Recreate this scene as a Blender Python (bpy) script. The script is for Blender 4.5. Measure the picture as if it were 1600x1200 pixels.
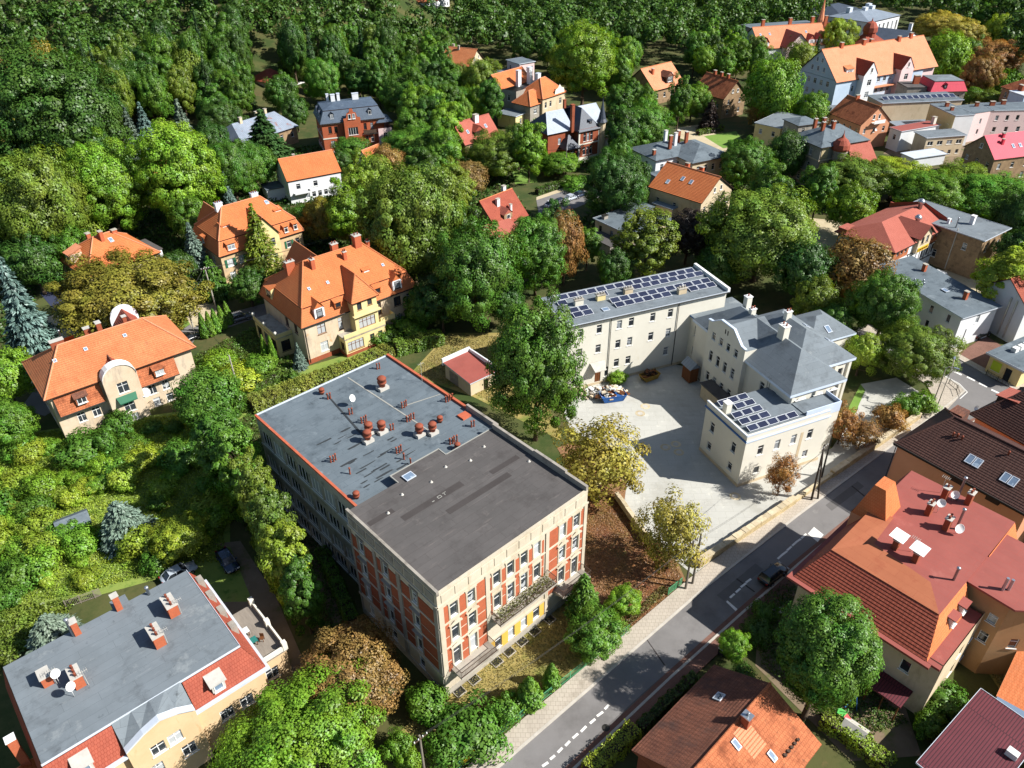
import bpy, math, random
import numpy as np
from mathutils import Vector, Matrix

for _o in list(bpy.data.objects):
    bpy.data.objects.remove(_o)
scene = bpy.context.scene
COL = scene.collection
PI = math.pi

# ------------------------------------------------------------------ camera, sky, sun, exposure
cam_data = bpy.data.cameras.new('camera')
cam = bpy.data.objects.new('camera', cam_data)
COL.objects.link(cam)
scene.camera = cam
cam_data.sensor_fit = 'HORIZONTAL'
cam_data.sensor_width = 36.0
cam_data.lens = 36.0 * 1215.8 / 1600.0
cam_data.clip_start = 1.0
cam_data.clip_end = 6000.0
cam.matrix_world = (Matrix.Translation((0, 0, 75.0)) @ Matrix.Rotation(math.radians(90 - 34.85), 4, 'X')
                    @ Matrix.Rotation(math.radians(-0.6), 4, 'Z'))

SUN_AZ, SUN_EL = math.radians(-12.5), math.radians(40.5)     # direction towards the sun
world = bpy.data.worlds.new('World')
scene.world = world
world.use_nodes = True
_nt = world.node_tree
_bg = _nt.nodes['Background']
_sky = _nt.nodes.new('ShaderNodeTexSky')
_sky.sky_type = 'NISHITA'
_sky.sun_disc = False
_sky.sun_elevation = SUN_EL
_sky.sun_rotation = PI / 2 - SUN_AZ
_sky.air_density = 1.0
_sky.dust_density = 0.6
_nt.links.new(_sky.outputs[0], _bg.inputs[0])
_bg.inputs[1].default_value = 0.068
sun_data = bpy.data.lights.new('sun', 'SUN')
sun_data.energy = 5.0
sun_data.angle = math.radians(0.5)
sun_data.color = (1.0, 0.965, 0.91)
sun = bpy.data.objects.new('sun', sun_data)
COL.objects.link(sun)
_sd = Vector((math.cos(SUN_AZ) * math.cos(SUN_EL), math.sin(SUN_AZ) * math.cos(SUN_EL), math.sin(SUN_EL)))
sun.rotation_euler = _sd.to_track_quat('Z', 'Y').to_euler()
sun.location = (60, 0, 160)
scene.view_settings.view_transform = 'Standard'
scene.view_settings.look = 'None'
scene.view_settings.exposure = 0.82
scene.view_settings.gamma = 1.0
scene.view_settings.use_curve_mapping = False
scene.render.engine = 'CYCLES'
scene.cycles.max_bounces = 6
scene.cycles.diffuse_bounces = 3
scene.cycles.glossy_bounces = 2
scene.cycles.transmission_bounces = 3
scene.cycles.transparent_max_bounces = 6
scene.cycles.caustics_reflective = False
scene.cycles.caustics_refractive = False


# ------------------------------------------------------------------ materials
def S(hx, k=0.85):
    v = [int(hx[i:i + 2], 16) / 255 for i in (0, 2, 4)]
    return tuple(k * (c / 12.92 if c <= .04045 else ((c + .055) / 1.055) ** 2.4) for c in v)


MATS = {}


class NT:
    def __init__(self, name):
        self.m = bpy.data.materials.new(name)
        self.m.use_nodes = True
        self.t = self.m.node_tree
        self.p = self.t.nodes['Principled BSDF']
        MATS[name] = self.m

    def n(self, typ, **kw):
        o = self.t.nodes.new(typ)
        for k, v in kw.items():
            setattr(o, k, v)
        return o

    def l(self, a, b):
        self.t.links.new(a, b)

    def mix(self, a, b, f, blend='MIX'):
        o = self.n('ShaderNodeMix', data_type='RGBA', blend_type=blend)
        for s, v in ((o.inputs[0], f), (o.inputs[6], a), (o.inputs[7], b)):
            if hasattr(v, 'is_output'):
                self.l(v, s)
            elif isinstance(v, tuple):
                s.default_value = (*v, 1)
            else:
                s.default_value = v
        return o.outputs[2]

    def noise(self, vec, scale, detail=4.0, rough=.6):
        o = self.n('ShaderNodeTexNoise')
        o.inputs['Scale'].default_value = scale
        o.inputs['Detail'].default_value = detail
        o.inputs['Roughness'].default_value = rough
        if vec is not None:
            self.l(vec, o.inputs['Vector'])
        return o.outputs[0]

    def ramp(self, f, lo, hi):
        o = self.n('ShaderNodeMapRange')
        o.inputs[1].default_value = lo
        o.inputs[2].default_value = hi
        o.clamp = True
        self.l(f, o.inputs[0])
        return o.outputs[0]

    def mapping(self, vec, sc):
        o = self.n('ShaderNodeMapping')
        o.inputs['Scale'].default_value = sc
        self.l(vec, o.inputs['Vector'])
        return o.outputs[0]


def M(name, c1, c2=None, sc=.8, rough=.85, bump=0.0, bsc=14.0, stains=(), brick=None, wave=None, metal=0.0,
      stretch=None, coord='Object', vary=0.0, spec=.3):
    """base colour drifting between c1 and c2; stains=(colour, scale, lo, hi, stretch); brick=(w, h, gap, colour, amount)"""
    k = NT(name)
    tc = k.n('ShaderNodeTexCoord')
    vec = tc.outputs[coord]
    oi = k.n('ShaderNodeObjectInfo')
    off = k.n('ShaderNodeVectorMath', operation='MULTIPLY_ADD')
    k.l(vec, off.inputs[0])
    off.inputs[1].default_value = (1, 1, 1)
    k.l(oi.outputs['Location'], off.inputs[2])
    v3 = off.outputs[0]
    if stretch:
        v3 = k.mapping(v3, stretch)
    if c2 is None:
        c2 = tuple(c * .8 for c in c1)
    f = k.ramp(k.noise(v3, sc, 6.0, .65), .3, .7)
    col = k.mix(c1, c2, f)
    h = None
    if brick:
        w, hh, gap, gc, amt = brick
        bt = k.n('ShaderNodeTexBrick')
        k.l(tc.outputs['UV'], bt.inputs['Vector'])
        bt.inputs['Scale'].default_value = 1.0
        bt.inputs['Mortar Size'].default_value = gap
        bt.inputs['Brick Width'].default_value = w
        bt.inputs['Row Height'].default_value = hh
        bt.inputs['Bias'].default_value = 0.0
        bt.inputs['Color1'].default_value = (1, 1, 1, 1)
        bt.inputs['Color2'].default_value = (.55, .55, .55, 1)
        bt.inputs['Mortar'].default_value = (.8, .8, .8, 1)
        col = k.mix(col, bt.outputs[0], amt, 'MULTIPLY')
        col = k.mix(col, gc, bt.outputs[1])
        h = bt.outputs[1]
    for st in stains:
        c, s, lo, hi = st[:4]
        vv = tc.outputs[coord]
        vv = k.mapping(v3, st[4]) if len(st) > 4 else v3
        amt = k.ramp(k.noise(vv, s, 7.0, .7), lo, hi)
        col = k.mix(col, c, amt)
    if vary:
        o = k.n('ShaderNodeMapRange')
        o.inputs[3].default_value = 1 - vary
        o.inputs[4].default_value = 1 + vary
        k.l(oi.outputs['Random'], o.inputs[0])
        hs = k.n('ShaderNodeHueSaturation')
        k.l(o.outputs[0], hs.inputs['Value'])
        k.l(col, hs.inputs['Color'])
        col = hs.outputs[0]
    k.l(col, k.p.inputs['Base Color'])
    k.p.inputs['Roughness'].default_value = rough
    k.p.inputs['Metallic'].default_value = metal
    k.p.inputs['Specular IOR Level'].default_value = spec
    if bump or wave or brick:
        bm = k.n('ShaderNodeBump')
        bm.inputs['Strength'].default_value = .6
        bm.inputs['Distance'].default_value = bump if bump else .02
        hn = k.noise(v3, bsc, 5.0, .7)
        if wave:
            wt = k.n('ShaderNodeTexWave', wave_type='BANDS', bands_direction='X', wave_profile='SIN')
            wt.inputs['Scale'].default_value = wave
            k.l(tc.outputs['UV'], wt.inputs['Vector'])
            ad = k.n('ShaderNodeMath', operation='MULTIPLY_ADD')
            k.l(wt.outputs[1], ad.inputs[0])
            ad.inputs[1].default_value = 1.6
            k.l(hn, ad.inputs[2])
            hn = ad.outputs[0]
        if h is not None:
            ad = k.n('ShaderNodeMath', operation='SUBTRACT')
            k.l(hn, ad.inputs[0])
            k.l(h, ad.inputs[1])
            hn = ad.outputs[0]
        k.l(hn, bm.inputs['Height'])
        k.l(bm.outputs[0], k.p.inputs['Normal'])
    return k.m


def leaf_material(name, trans=.22, spread=.42):
    """leaf colour comes from the plant's own object colour, each leaf a little different"""
    k = NT(name)
    oi = k.n('ShaderNodeObjectInfo')
    ge = k.n('ShaderNodeNewGeometry')
    hs = k.n('ShaderNodeHueSaturation')
    k.l(oi.outputs['Color'], hs.inputs['Color'])
    mr = k.n('ShaderNodeMapRange')
    mr.inputs[3].default_value = 1 - spread
    mr.inputs[4].default_value = 1 + spread
    k.l(ge.outputs['Random Per Island'], mr.inputs[0])
    tc = k.n('ShaderNodeTexCoord')
    big = k.n('ShaderNodeMapRange')
    big.inputs[1].default_value = .32
    big.inputs[2].default_value = .68
    big.inputs[3].default_value = .72
    big.inputs[4].default_value = 1.28
    k.l(k.noise(tc.outputs['Object'], .13, 2.0), big.inputs[0])
    vm = k.n('ShaderNodeMath', operation='MULTIPLY')
    k.l(mr.outputs[0], vm.inputs[0])
    k.l(big.outputs[0], vm.inputs[1])
    k.l(vm.outputs[0], hs.inputs['Value'])
    nz = k.noise(tc.outputs['Object'], .35, 3.0)
    mh = k.n('ShaderNodeMapRange')
    mh.inputs[1].default_value = .3
    mh.inputs[2].default_value = .7
    mh.inputs[3].default_value = .475
    mh.inputs[4].default_value = .52
    k.l(nz, mh.inputs[0])
    k.l(mh.outputs[0], hs.inputs['Hue'])
    k.t.nodes.remove(k.p)
    df = k.n('ShaderNodeBsdfDiffuse')
    tr = k.n('ShaderNodeBsdfTranslucent')
    gl = k.n('ShaderNodeBsdfGlossy')
    gl.inputs['Roughness'].default_value = .45
    gl.inputs['Color'].default_value = (.5, .5, .5, 1)
    k.l(hs.outputs[0], df.inputs['Color'])
    h2 = k.n('ShaderNodeHueSaturation')
    h2.inputs['Hue'].default_value = .485
    h2.inputs['Saturation'].default_value = 1.1
    h2.inputs['Value'].default_value = 1.5
    k.l(hs.outputs[0], h2.inputs['Color'])
    k.l(h2.outputs[0], tr.inputs['Color'])
    m1 = k.n('ShaderNodeMixShader')
    m1.inputs[0].default_value = trans
    k.l(df.outputs[0], m1.inputs[1])
    k.l(tr.outputs[0], m1.inputs[2])
    m2 = k.n('ShaderNodeMixShader')
    m2.inputs[0].default_value = .045
    k.l(m1.outputs[0], m2.inputs[1])
    k.l(gl.outputs[0], m2.inputs[2])
    k.l(m2.outputs[0], k.t.nodes['Material Output'].inputs[0])
    return k.m


def glass_material(name, dark, curtain, share):
    k = NT(name)
    oi = k.n('ShaderNodeObjectInfo')
    tc = k.n('ShaderNodeTexCoord')
    nz = k.noise(tc.outputs['Object'], 1.3, 2.0)
    ad = k.n('ShaderNodeMath', operation='ADD')
    k.l(nz, ad.inputs[0])
    k.l(oi.outputs['Random'], ad.inputs[1])
    f = k.ramp(ad.outputs[0], 1.5 - share, 1.55 - share)
    col = k.mix(dark, curtain, f)
    k.l(col, k.p.inputs['Base Color'])
    k.p.inputs['Roughness'].default_value = .06
    k.p.inputs['Specular IOR Level'].default_value = .6
    return k.m


DIRT = S('3a342c')
# walls
M('plaster_cream', S('e6e2d4'), S('dcd7c8'), .25, .9, .004, 30, stains=[(S('d3c8ac'), .7, .6, .9, (1, 1, .25))])
M('plaster_sand', S('d8bf98'), S('c6a880'), .3, .92, .006, 22, stains=[(S('a58c6c'), .9, .52, .75, (1, 1, .3)), (S('8d8078'), .4, .6, .8)])
M('plaster_pale', S('dccbb2'), S('cdb79a'), .4, .92, .006, 22, stains=[(S('a8998a'), .8, .5, .72, (1, 1, .3)), (S('c79a66'), .5, .62, .75)])
M('plaster_yellow', S('ead9a2'), S('dcc68a'), .3, .9, .005, 22, stains=[(S('b59a66'), .8, .56, .8, (1, 1, .3))])
M('plaster_white', S('eceef0'), S('dcdee0'), .25, .9, .004, 30, stains=[(S('b9b8b4'), .8, .6, .9, (1, 1, .25))])
M('plaster_ochre', S('dfc29a'), S('d2b288'), .3, .9, .005, 22, stains=[(S('b08c58'), .8, .55, .8, (1, 1, .3))])
M('plaster_peach', S('d99c78'), S('cc8f6c'), .2, .9, .004, 22, stains=[(S('bf7a52'), .8, .58, .85, (1, 1, .3))])
M('plaster_brown', S('a88d6c'), S('8f755a'), .6, .95, .01, 16, stains=[(S('6d5a48'), .8, .5, .7), (S('c9b08a'), .5, .58, .7)])
M('plaster_gold', S('c2966a'), S('b2885e'), .3, .9, .005, 22, stains=[(S('8f6638'), .8, .58, .8, (1, 1, .3))])
M('plaster_pink', S('ecd3cf'), S('e3c5c4'), .2, .9, .004, 22, stains=[(S('c5aeb0'), .7, .58, .85, (1, 1, .3))])
M('plaster_blue', S('c5d6e6'), S('b2c6da'), .2, .9, .004, 22, stains=[(S('95a8ba'), .7, .58, .85, (1, 1, .3))])
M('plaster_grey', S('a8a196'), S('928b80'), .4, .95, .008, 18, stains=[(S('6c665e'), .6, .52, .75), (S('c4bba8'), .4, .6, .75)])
M('plaster_beige', S('d5c4a6'), S('c6b394'), .3, .9, .005, 22, stains=[(S('a49475'), .8, .55, .8, (1, 1, .3))])
M('stucco_front', S('d2c7b2'), S('c0b49e'), .35, .92, .006, 22, stains=[(S('a8997c'), .8, .52, .75, (1, 1, .22)), (S('7f7666'), .5, .66, .85)])
M('concrete', S('bdb6a8'), S('a39c8f'), .4, .95, .01, 18, stains=[(S('5d574e'), .6, .5, .75), (S('3f3b35'), 1.2, .62, .8, (1, 1, .2))])
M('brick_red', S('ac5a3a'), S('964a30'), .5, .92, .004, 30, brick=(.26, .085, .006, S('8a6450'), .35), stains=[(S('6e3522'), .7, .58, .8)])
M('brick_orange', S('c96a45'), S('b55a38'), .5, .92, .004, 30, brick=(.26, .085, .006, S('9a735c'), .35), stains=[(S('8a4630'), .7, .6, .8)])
M('stone_wall', S('d9c69c'), S('b9a479'), .9, .95, .03, 6, brick=(.7, .33, .02, S('8d7c5c'), .4), stains=[(S('8f7f63'), .9, .5, .75)])
M('coping_stone', S('d3c6a8'), S('bba98a'), .9, .95, .02, 8, stains=[(S('8c7b5a'), 1.2, .55, .75)], vary=.14)
# roofs
TL = (.25, .36, .012)
M('tile_orange', S('d48a5c'), S('c2754a'), .35, .82, .012, 24, brick=(*TL, S('b0603a'), .28), wave=.65, stains=[(S('b0603a'), .5, .55, .8), (S('a06a48'), .9, .55, .75, (1, 1, .3)), (S('7d5a42'), 1.8, .64, .8)])
M('tile_vivid', S('d88450'), S('ca7444'), .3, .75, .01, 24, brick=(*TL, S('c25522'), .2), wave=.65, stains=[(S('c06a40'), .5, .55, .85), (S('b87048'), .8, .55, .75, (1, 1, .3)), (S('8d5a40'), 2.2, .68, .82)])
M('tile_old', S('cf7f55'), S('ad6442'), .6, .9, .015, 20, brick=(*TL, S('7c3d22'), .4), wave=.65, stains=[(S('7a4228'), .6, .52, .72), (S('5b4536'), 1.4, .58, .75)])
M('tile_weathered', S('94604a'), S('6c4638'), .7, .92, .02, 18, brick=(*TL, S('4a3028'), .4), wave=.65, stains=[(S('55413a'), .5, .5, .7), (S('9a8a70'), 2.2, .68, .8)])
M('tile_red', S('ac5a44'), S('984c3a'), .4, .8, .012, 24, brick=(*TL, S('7c2b1c'), .25), wave=.65, stains=[(S('83301f'), .6, .6, .85)])
M('tile_pinkred', S('b76a5a'), S('aa5f50'), .3, .85, .01, 24, brick=(*TL, S('a04c38'), .2), wave=.65, stains=[(S('9c4c38'), .6, .62, .85)])
M('tile_brown', S('5a3a30'), S('4b2f28'), .4, .7, .012, 24, brick=(.3, .34, .02, S('2c1c18'), .3), wave=.55, stains=[(S('6d4a3c'), .6, .6, .8)])
M('tile_salmon', S('e59c76'), S('da8e68'), .3, .8, .01, 24, brick=(*TL, S('c87650'), .2), wave=.65, stains=[(S('cc7a52'), .4, .6, .85)])
M('sheet_red', S('a0584e'), S('934f46'), .3, .7, .006, 20, stains=[(S('964c45'), .5, .55, .8), (S('b06c60'), .25, .6, .8)], brick=(5.0, 1.05, .012, S('a84a3e'), .12))
M('sheet_ochre', S('b06a48'), S('a45f40'), .3, .75, .006, 20, stains=[(S('94482f'), .5, .55, .8)], brick=(5.0, 1.05, .012, S('9a5034'), .12))
M('sheet_carmine', S('d8465a'), S('cb3d52'), .3, .6, .004, 20, brick=(.5, 9.0, .03, S('b03346'), .1), stains=[(S('b83a4c'), .5, .6, .85)])
M('sheet_purple', S('6e3038'), S('5f2830'), .3, .6, .004, 20, brick=(.28, 9.0, .05, S('421a22'), .1))
M('bitumen_grey', S('7d868c'), S('6e767b'), .22, .9, .008, 26, brick=(6.0, 1.0, .012, S('5d6468'), .16), stains=[(S('5a6064'), .35, .52, .72), (S('9da3a4'), .22, .58, .75), (S('474c4f'), .8, .62, .76), (S('8a9094'), 2.5, .6, .75, (.15, 1, 1))])
M('bitumen_slate', S('6f7a81'), S('616c73'), .22, .88, .008, 26, brick=(6.0, 1.0, .012, S('4a565f'), .2), stains=[(S('4c565d'), .35, .5, .7), (S('8a949a'), .22, .58, .75), (S('363d42'), .7, .6, .74), (S('7d878d'), 2.5, .6, .75, (.15, 1, 1))])
M('bitumen_dark', S('625e5c'), S('555250'), .25, .92, .008, 26, brick=(5.0, 1.0, .014, S('4c4643'), .22), stains=[(S('494543'), .3, .52, .72), (S('7d7672'), .25, .6, .8), (S('6f6864'), 2.0, .58, .74, (.15, 1, 1))])
M('bitumen_patch', S('4b4644'), S('423d3b'), .4, .92, .006, 26)
M('tar_stain', S('2c3033'), S('3a3f42'), .8, .85, .004, 20)
M('tar_pale', S('a6a49c'), S('989890'), .8, .9, .004, 20)
M('slate_blue', S('5c6b7c'), S('4d5a6a'), .4, .55, .008, 26, brick=(.4, .3, .012, S('3a4450'), .25), stains=[(S('77838f'), .5, .6, .8)])
M('slate_dark', S('4d5663'), S('414955'), .4, .5, .008, 26, brick=(.4, .3, .012, S('2c333c'), .25))
M('slate_bright', S('b9c2cf'), S('a4aebb'), .4, .35, .006, 26, brick=(.4, .3, .012, S('7e8894'), .2), spec=.6)
M('zinc_grey', S('8f9aa6'), S('7e8995'), .3, .55, .004, 26, brick=(.6, 12.0, .03, S('68727d'), .08), stains=[(S('6a5a50'), .5, .62, .75)])
M('zinc_rusty', S('9aa4b2'), S('7d8794'), .3, .5, .006, 26, brick=(.6, 12.0, .03, S('68727d'), .08), stains=[(S('8c5136'), .35, .56, .66), (S('6a4434'), .9, .62, .7)])
# trim and small things
M('plaster_sunny', S('e6bc58'), S('d8ac4a'), .4, .9, .004, 22)
M('white_paint', S('f2f2ee'), S('e6e6e2'), .6, .6, 0)
M('pale_blue_paint', S('d6e2f2'), S('c8d6ea'), .5, .6, 0)
M('blue_paint', S('3d6fb0'), S('345f98'), .5, .5, 0)
M('wood_brown', S('7a4a28'), S('623a1e'), 2.0, .7, .004, 20, stretch=(1, 1, .2))
M('wood_dark', S('3c281e'), S('2e1e17'), 2.0, .75, .004, 20)
M('wood_grey', S('9a9084'), S('7d746a'), 2.0, .85, .006, 20, stretch=(1, .2, 1))
M('pole_wood', S('8d8478'), S('6a6259'), 2.0, .9, .006, 20, stretch=(1, 1, .15))
M('pole_concrete', S('bcb6aa'), S('a09a8f'), 1.2, .9, .006, 20)
M('green_paint', S('2f6e4f'), S('28604a'), .6, .6, 0)
M('fence_green', S('62ad7e'), S('529a6c'), .6, .55, 0)
M('dark_metal', S('33322f'), S('26251f'), 1.2, .6, .003, 20)
M('rust_metal', S('5d4a3d'), S('46362c'), 1.4, .8, .006, 20)
M('steel', S('c6ccd2'), S('b4bac0'), 1.0, .3, 0, metal=.75, spec=.5)
M('vent_orange', S('9c543c'), S('834432'), 1.4, .8, .005, 20, stains=[(S('6c3426'), 1.2, .6, .8)])
M('vent_grey', S('c9c5bc'), S('b3afa6'), 1.4, .85, .005, 20)
M('coping_orange', S('c86a4a'), S('b05a40'), .9, .85, .006, 20, stains=[(S('8f5848'), .8, .55, .75), (S('d8a48c'), 1.3, .62, .8)])
M('coping_metal', S('d4dbe4'), S('c2cad4'), .6, .5, .002, 20, spec=.5)
M('panel_frame', S('e4e8ec'), S('d8dce0'), 1, .4, 0, spec=.5)
glass_material('solar_cell', (.022, .026, .05), (.03, .036, .066), .5)
glass_material('pane_dark', (.02, .024, .03), (.24, .26, .28), .32)
glass_material('pane_curtain', (.035, .042, .05), (.42, .44, .45), .45)
glass_material('pane_sky', (.16, .22, .3), (.3, .38, .46), .3)
# ground
M('ground_soil', S('4f5a2c'), S('5d5234'), .06, 1, .05, 2, stains=[(S('3a4a20'), .09, .45, .6), (S('71623f'), .2, .6, .72), (S('2f3c1a'), .6, .55, .75)])
M('lawn', S('8c9c4a'), S('74883c'), .12, 1, .04, 6, stains=[(S('8f8f4c'), .2, .55, .7), (S('466a24'), .7, .52, .7)])
M('lawn_bright', S('7f9c46'), S('6a8a3a'), .12, 1, .03, 6, stains=[(S('5c8a2c'), .7, .52, .7)])
M('dry_grass', S('a8955a'), S('8c8148'), .15, 1, .04, 5, stains=[(S('6f7a36'), .16, .5, .62), (S('c2ad78'), .5, .58, .72), (S('5f5a30'), 1.4, .6, .75)])
M('leaf_litter', S('957050'), S('7c5c42'), .2, 1, .05, 5, stains=[(S('c08c5a'), 1.6, .54, .7), (S('6c4a30'), .7, .55, .7), (S('7f7a44'), .16, .52, .66), (S('d0a070'), 4.5, .66, .74)])
M('dirt', S('8c7a66'), S('75654f'), .3, 1, .03, 6, stains=[(S('5b6634'), .3, .55, .68), (S('a3937c'), .8, .6, .75)])
M('sand_path', S('cbbd9f'), S('b8a887'), .3, 1, .02, 8, stains=[(S('968a6b'), .5, .56, .75)])
M('asphalt', S('84817f'), S('777472'), .2, .92, .006, 40, stains=[(S('6a6765'), .12, .5, .7, (1, 1, 1)), (S('95918d'), .5, .62, .8), (S('55524f'), 1.5, .7, .82)])
M('asphalt_patch', S('6d6a68'), S('625f5d'), .3, .92, .006, 40)
M('pavement', S('c4b9a9'), S('b5aa9b'), .3, .95, .006, 30, brick=(.5, .5, .015, S('8c8276'), .18), stains=[(S('8d8374'), .4, .55, .78)])
M('pavement_red', S('8f6a5c'), S('7c5a4e'), .4, .95, .006, 30, brick=(.2, .1, .01, S('664a40'), .2), stains=[(S('5f4a40'), .5, .55, .78)])
M('kerb_stone', S('c9c2b6'), S('b3aca0'), .8, .9, .008, 20, stains=[(S('8f887c'), 1.0, .58, .8)])
M('yard_gravel', S('c4c3bb'), S('b6b5ad'), .1, .97, .012, 24, brick=(2.4, 1.2, .02, S('aeaca2'), .1), stains=[(S('a5a399'), .16, .5, .72), (S('dad8cc'), .5, .58, .75), (S('94938b'), 2.4, .6, .8)])
M('road_paint', S('f2f0ea'), S('dedbd3'), 1.5, .8, .002, 30, stains=[(S('8a8783'), 2.2, .62, .74)])
M('tennis_blue', S('39405a'), S('333a52'), .3, .9, .004, 20)
M('bark', S('6b5a48'), S('4d4034'), 1.5, .95, .02, 10)
M('bark_dark', S('4a3f35'), S('352c25'), 1.5, .95, .02, 10)
M('rubble', S('d8cbb4'), S('b39c7c'), 1.0, .95, .01, 10, vary=.2)
leaf_material('leaves')
leaf_material('leaves_dry', .2, .45)
leaf_material('needles', .1, .34)
M('rubber', S('26262a'), S('1e1e22'), 1, .8, 0)
for _n, _c in (('car_black', '16181c'), ('car_navy', '20304a'), ('car_silver', 'b8c2cc'), ('car_white', 'eceef0'), ('car_blue', '4a6c94'), ('car_red', 'a02a2a'), ('car_grey', '5a6068')):
    _m = M(_n, S(_c), S(_c), 1, .25, 0, spec=.6)
    _m.node_tree.nodes['Principled BSDF'].inputs['Coat Weight'].default_value = .6
M('lamp_glass', S('e8e6e0'), S('d8d6d0'), 1, .2, 0)
M('lamp_red', S('a02018'), S('8a1a14'), 1, .3, 0)
for _n, _c in (('skip_blue', '2c5fa4'), ('sign_yellow', 'f0c419'), ('sign_lime', 'c8e03a'), ('cloth_green', '2f7a72'), ('cloth_white', 'e8e8e4'), ('cloth_magenta', 'a02868'), ('slide_red', 'd8323a'), ('slide_green', '5fc05a'), ('awning_blue', '36507a'), ('skip_yellow', 'a8863a'), ('tarp_green', '3c7f5a')):
    M(_n, S(_c), None, 1.2, .6, .004, 12)


# ------------------------------------------------------------------ mesh helpers
def auto_uv(me):
    """metre-scaled UVs: u runs level along each face, v up its slope"""
    uv = me.uv_layers.new(name='UVMap').data
    vs = me.vertices
    for p in me.polygons:
        n = p.normal
        if abs(n.z) > .996:
            u, v = Vector((1, 0, 0)), Vector((0, 1, 0))
        else:
            u = Vector((-n.y, n.x, 0)).normalized()
            v = n.cross(u)
        for li in p.loop_indices:
            co = vs[me.loops[li].vertex_index].co
            uv[li].uv = (co.dot(u), co.dot(v))


class MB:
    def __init__(self):
        self.v, self.f = [], []

    def poly(self, pts):
        i = len(self.v)
        self.v += [tuple(p) for p in pts]
        self.f.append(tuple(range(i, i + len(pts))))
        return self

    def box(self, x0, x1, y0, y1, z0, z1):
        i = len(self.v)
        self.v += [(x0, y0, z0), (x1, y0, z0), (x1, y1, z0), (x0, y1, z0), (x0, y0, z1), (x1, y0, z1), (x1, y1, z1), (x0, y1, z1)]
        for q in ((0, 3, 2, 1), (4, 5, 6, 7), (0, 1, 5, 4), (1, 2, 6, 5), (2, 3, 7, 6), (3, 0, 4, 7)):
            self.f.append(tuple(i + k for k in q))
        return self

    def prism(self, pts, z0, z1, top=True, bottom=True):
        n = len(pts)
        i = len(self.v)
        self.v += [(x, y, z0) for x, y in pts] + [(x, y, z1) for x, y in pts]
        for k in range(n):
            j = (k + 1) % n
            self.f.append((i + k, i + j, i + n + j, i + n + k))
        if top:
            self.f.append(tuple(i + n + k for k in range(n)))
        if bottom:
            self.f.append(tuple(i + k for k in reversed(range(n))))
        return self

    def tube(self, pts, radii, n=6, caps=True):
        pts = [Vector(p) for p in pts]
        rings = []
        for k, p in enumerate(pts):
            d = (pts[min(k + 1, len(pts) - 1)] - pts[max(k - 1, 0)])
            d = d.normalized() if d.length > 1e-6 else Vector((0, 0, 1))
            a = d.cross(Vector((0, 0, 1)))
            a = a.normalized() if a.length > 1e-3 else Vector((1, 0, 0))
            b = d.cross(a)
            r = radii[k] if isinstance(radii, (list, tuple)) else radii
            i = len(self.v)
            self.v += [tuple(p + (a * math.cos(2 * PI * q / n) + b * math.sin(2 * PI * q / n)) * r) for q in range(n)]
            rings.append(i)
        for i, j in zip(rings, rings[1:]):
            for q in range(n):
                w = (q + 1) % n
                self.f.append((i + q, j + q, j + w, i + w))
        if caps:
            self.f.append(tuple(rings[0] + q for q in range(n)))
            self.f.append(tuple(rings[-1] + q for q in reversed(range(n))))
        return self

    def lathe(self, prof, x=0, y=0, n=12):
        rings = []
        for r, z in prof:
            rings.append(len(self.v))
            self.v += [(x + r * math.cos(2 * PI * q / n), y + r * math.sin(2 * PI * q / n), z) for q in range(n)]
        for i, j in zip(rings, rings[1:]):
            for q in range(n):
                w = (q + 1) % n
                self.f.append((i + q, i + w, j + w, j + q))
        self.f.append(tuple(rings[0] + q for q in reversed(range(n))))
        self.f.append(tuple(rings[-1] + q for q in range(n)))
        return self

    def xf(self, start, mat):
        for k in range(start, len(self.v)):
            self.v[k] = tuple(mat @ Vector(self.v[k]))
        return self

    def mesh(self, name, mat, smooth=False, uv=True):
        me = bpy.data.meshes.new(name)
        me.from_pydata(self.v, [], self.f)
        me.update()
        if uv:
            auto_uv(me)
        if mat:
            me.materials.append(MATS[mat])
        if smooth:
            me.polygons.foreach_set('use_smooth', [True] * len(me.polygons))
        return me

    def build(self, name, mat, parent=None, smooth=False, uv=True):
        return obj(name, self.mesh(name, mat, smooth, uv), parent)


def obj(name, data, parent=None, loc=None, rz=0.0):
    o = bpy.data.objects.new(name, data)
    COL.objects.link(o)
    if parent is not None:
        o.parent = parent
    if loc is not None:
        o.location = loc
    if rz:
        o.rotation_euler = (0, 0, rz)
    return o


def tag(o, label, cat, group=None):
    o['label'] = label
    o['category'] = cat
    if group:
        o['group'] = group
    return o


def thing(name, label, cat, x, y, deg=0.0, z=0.0, group=None):
    o = obj(name, None, None, (x, y, z), math.radians(deg))
    return tag(o, label, cat, group)


def structure(name, mb, mat, parent=None):
    o = mb.build(name, mat, parent)
    if parent is None:
        o['kind'] = 'structure'
    return o


CACHE = {}


def cached(key, fn):
    if key not in CACHE:
        CACHE[key] = fn()
    return CACHE[key]


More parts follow.
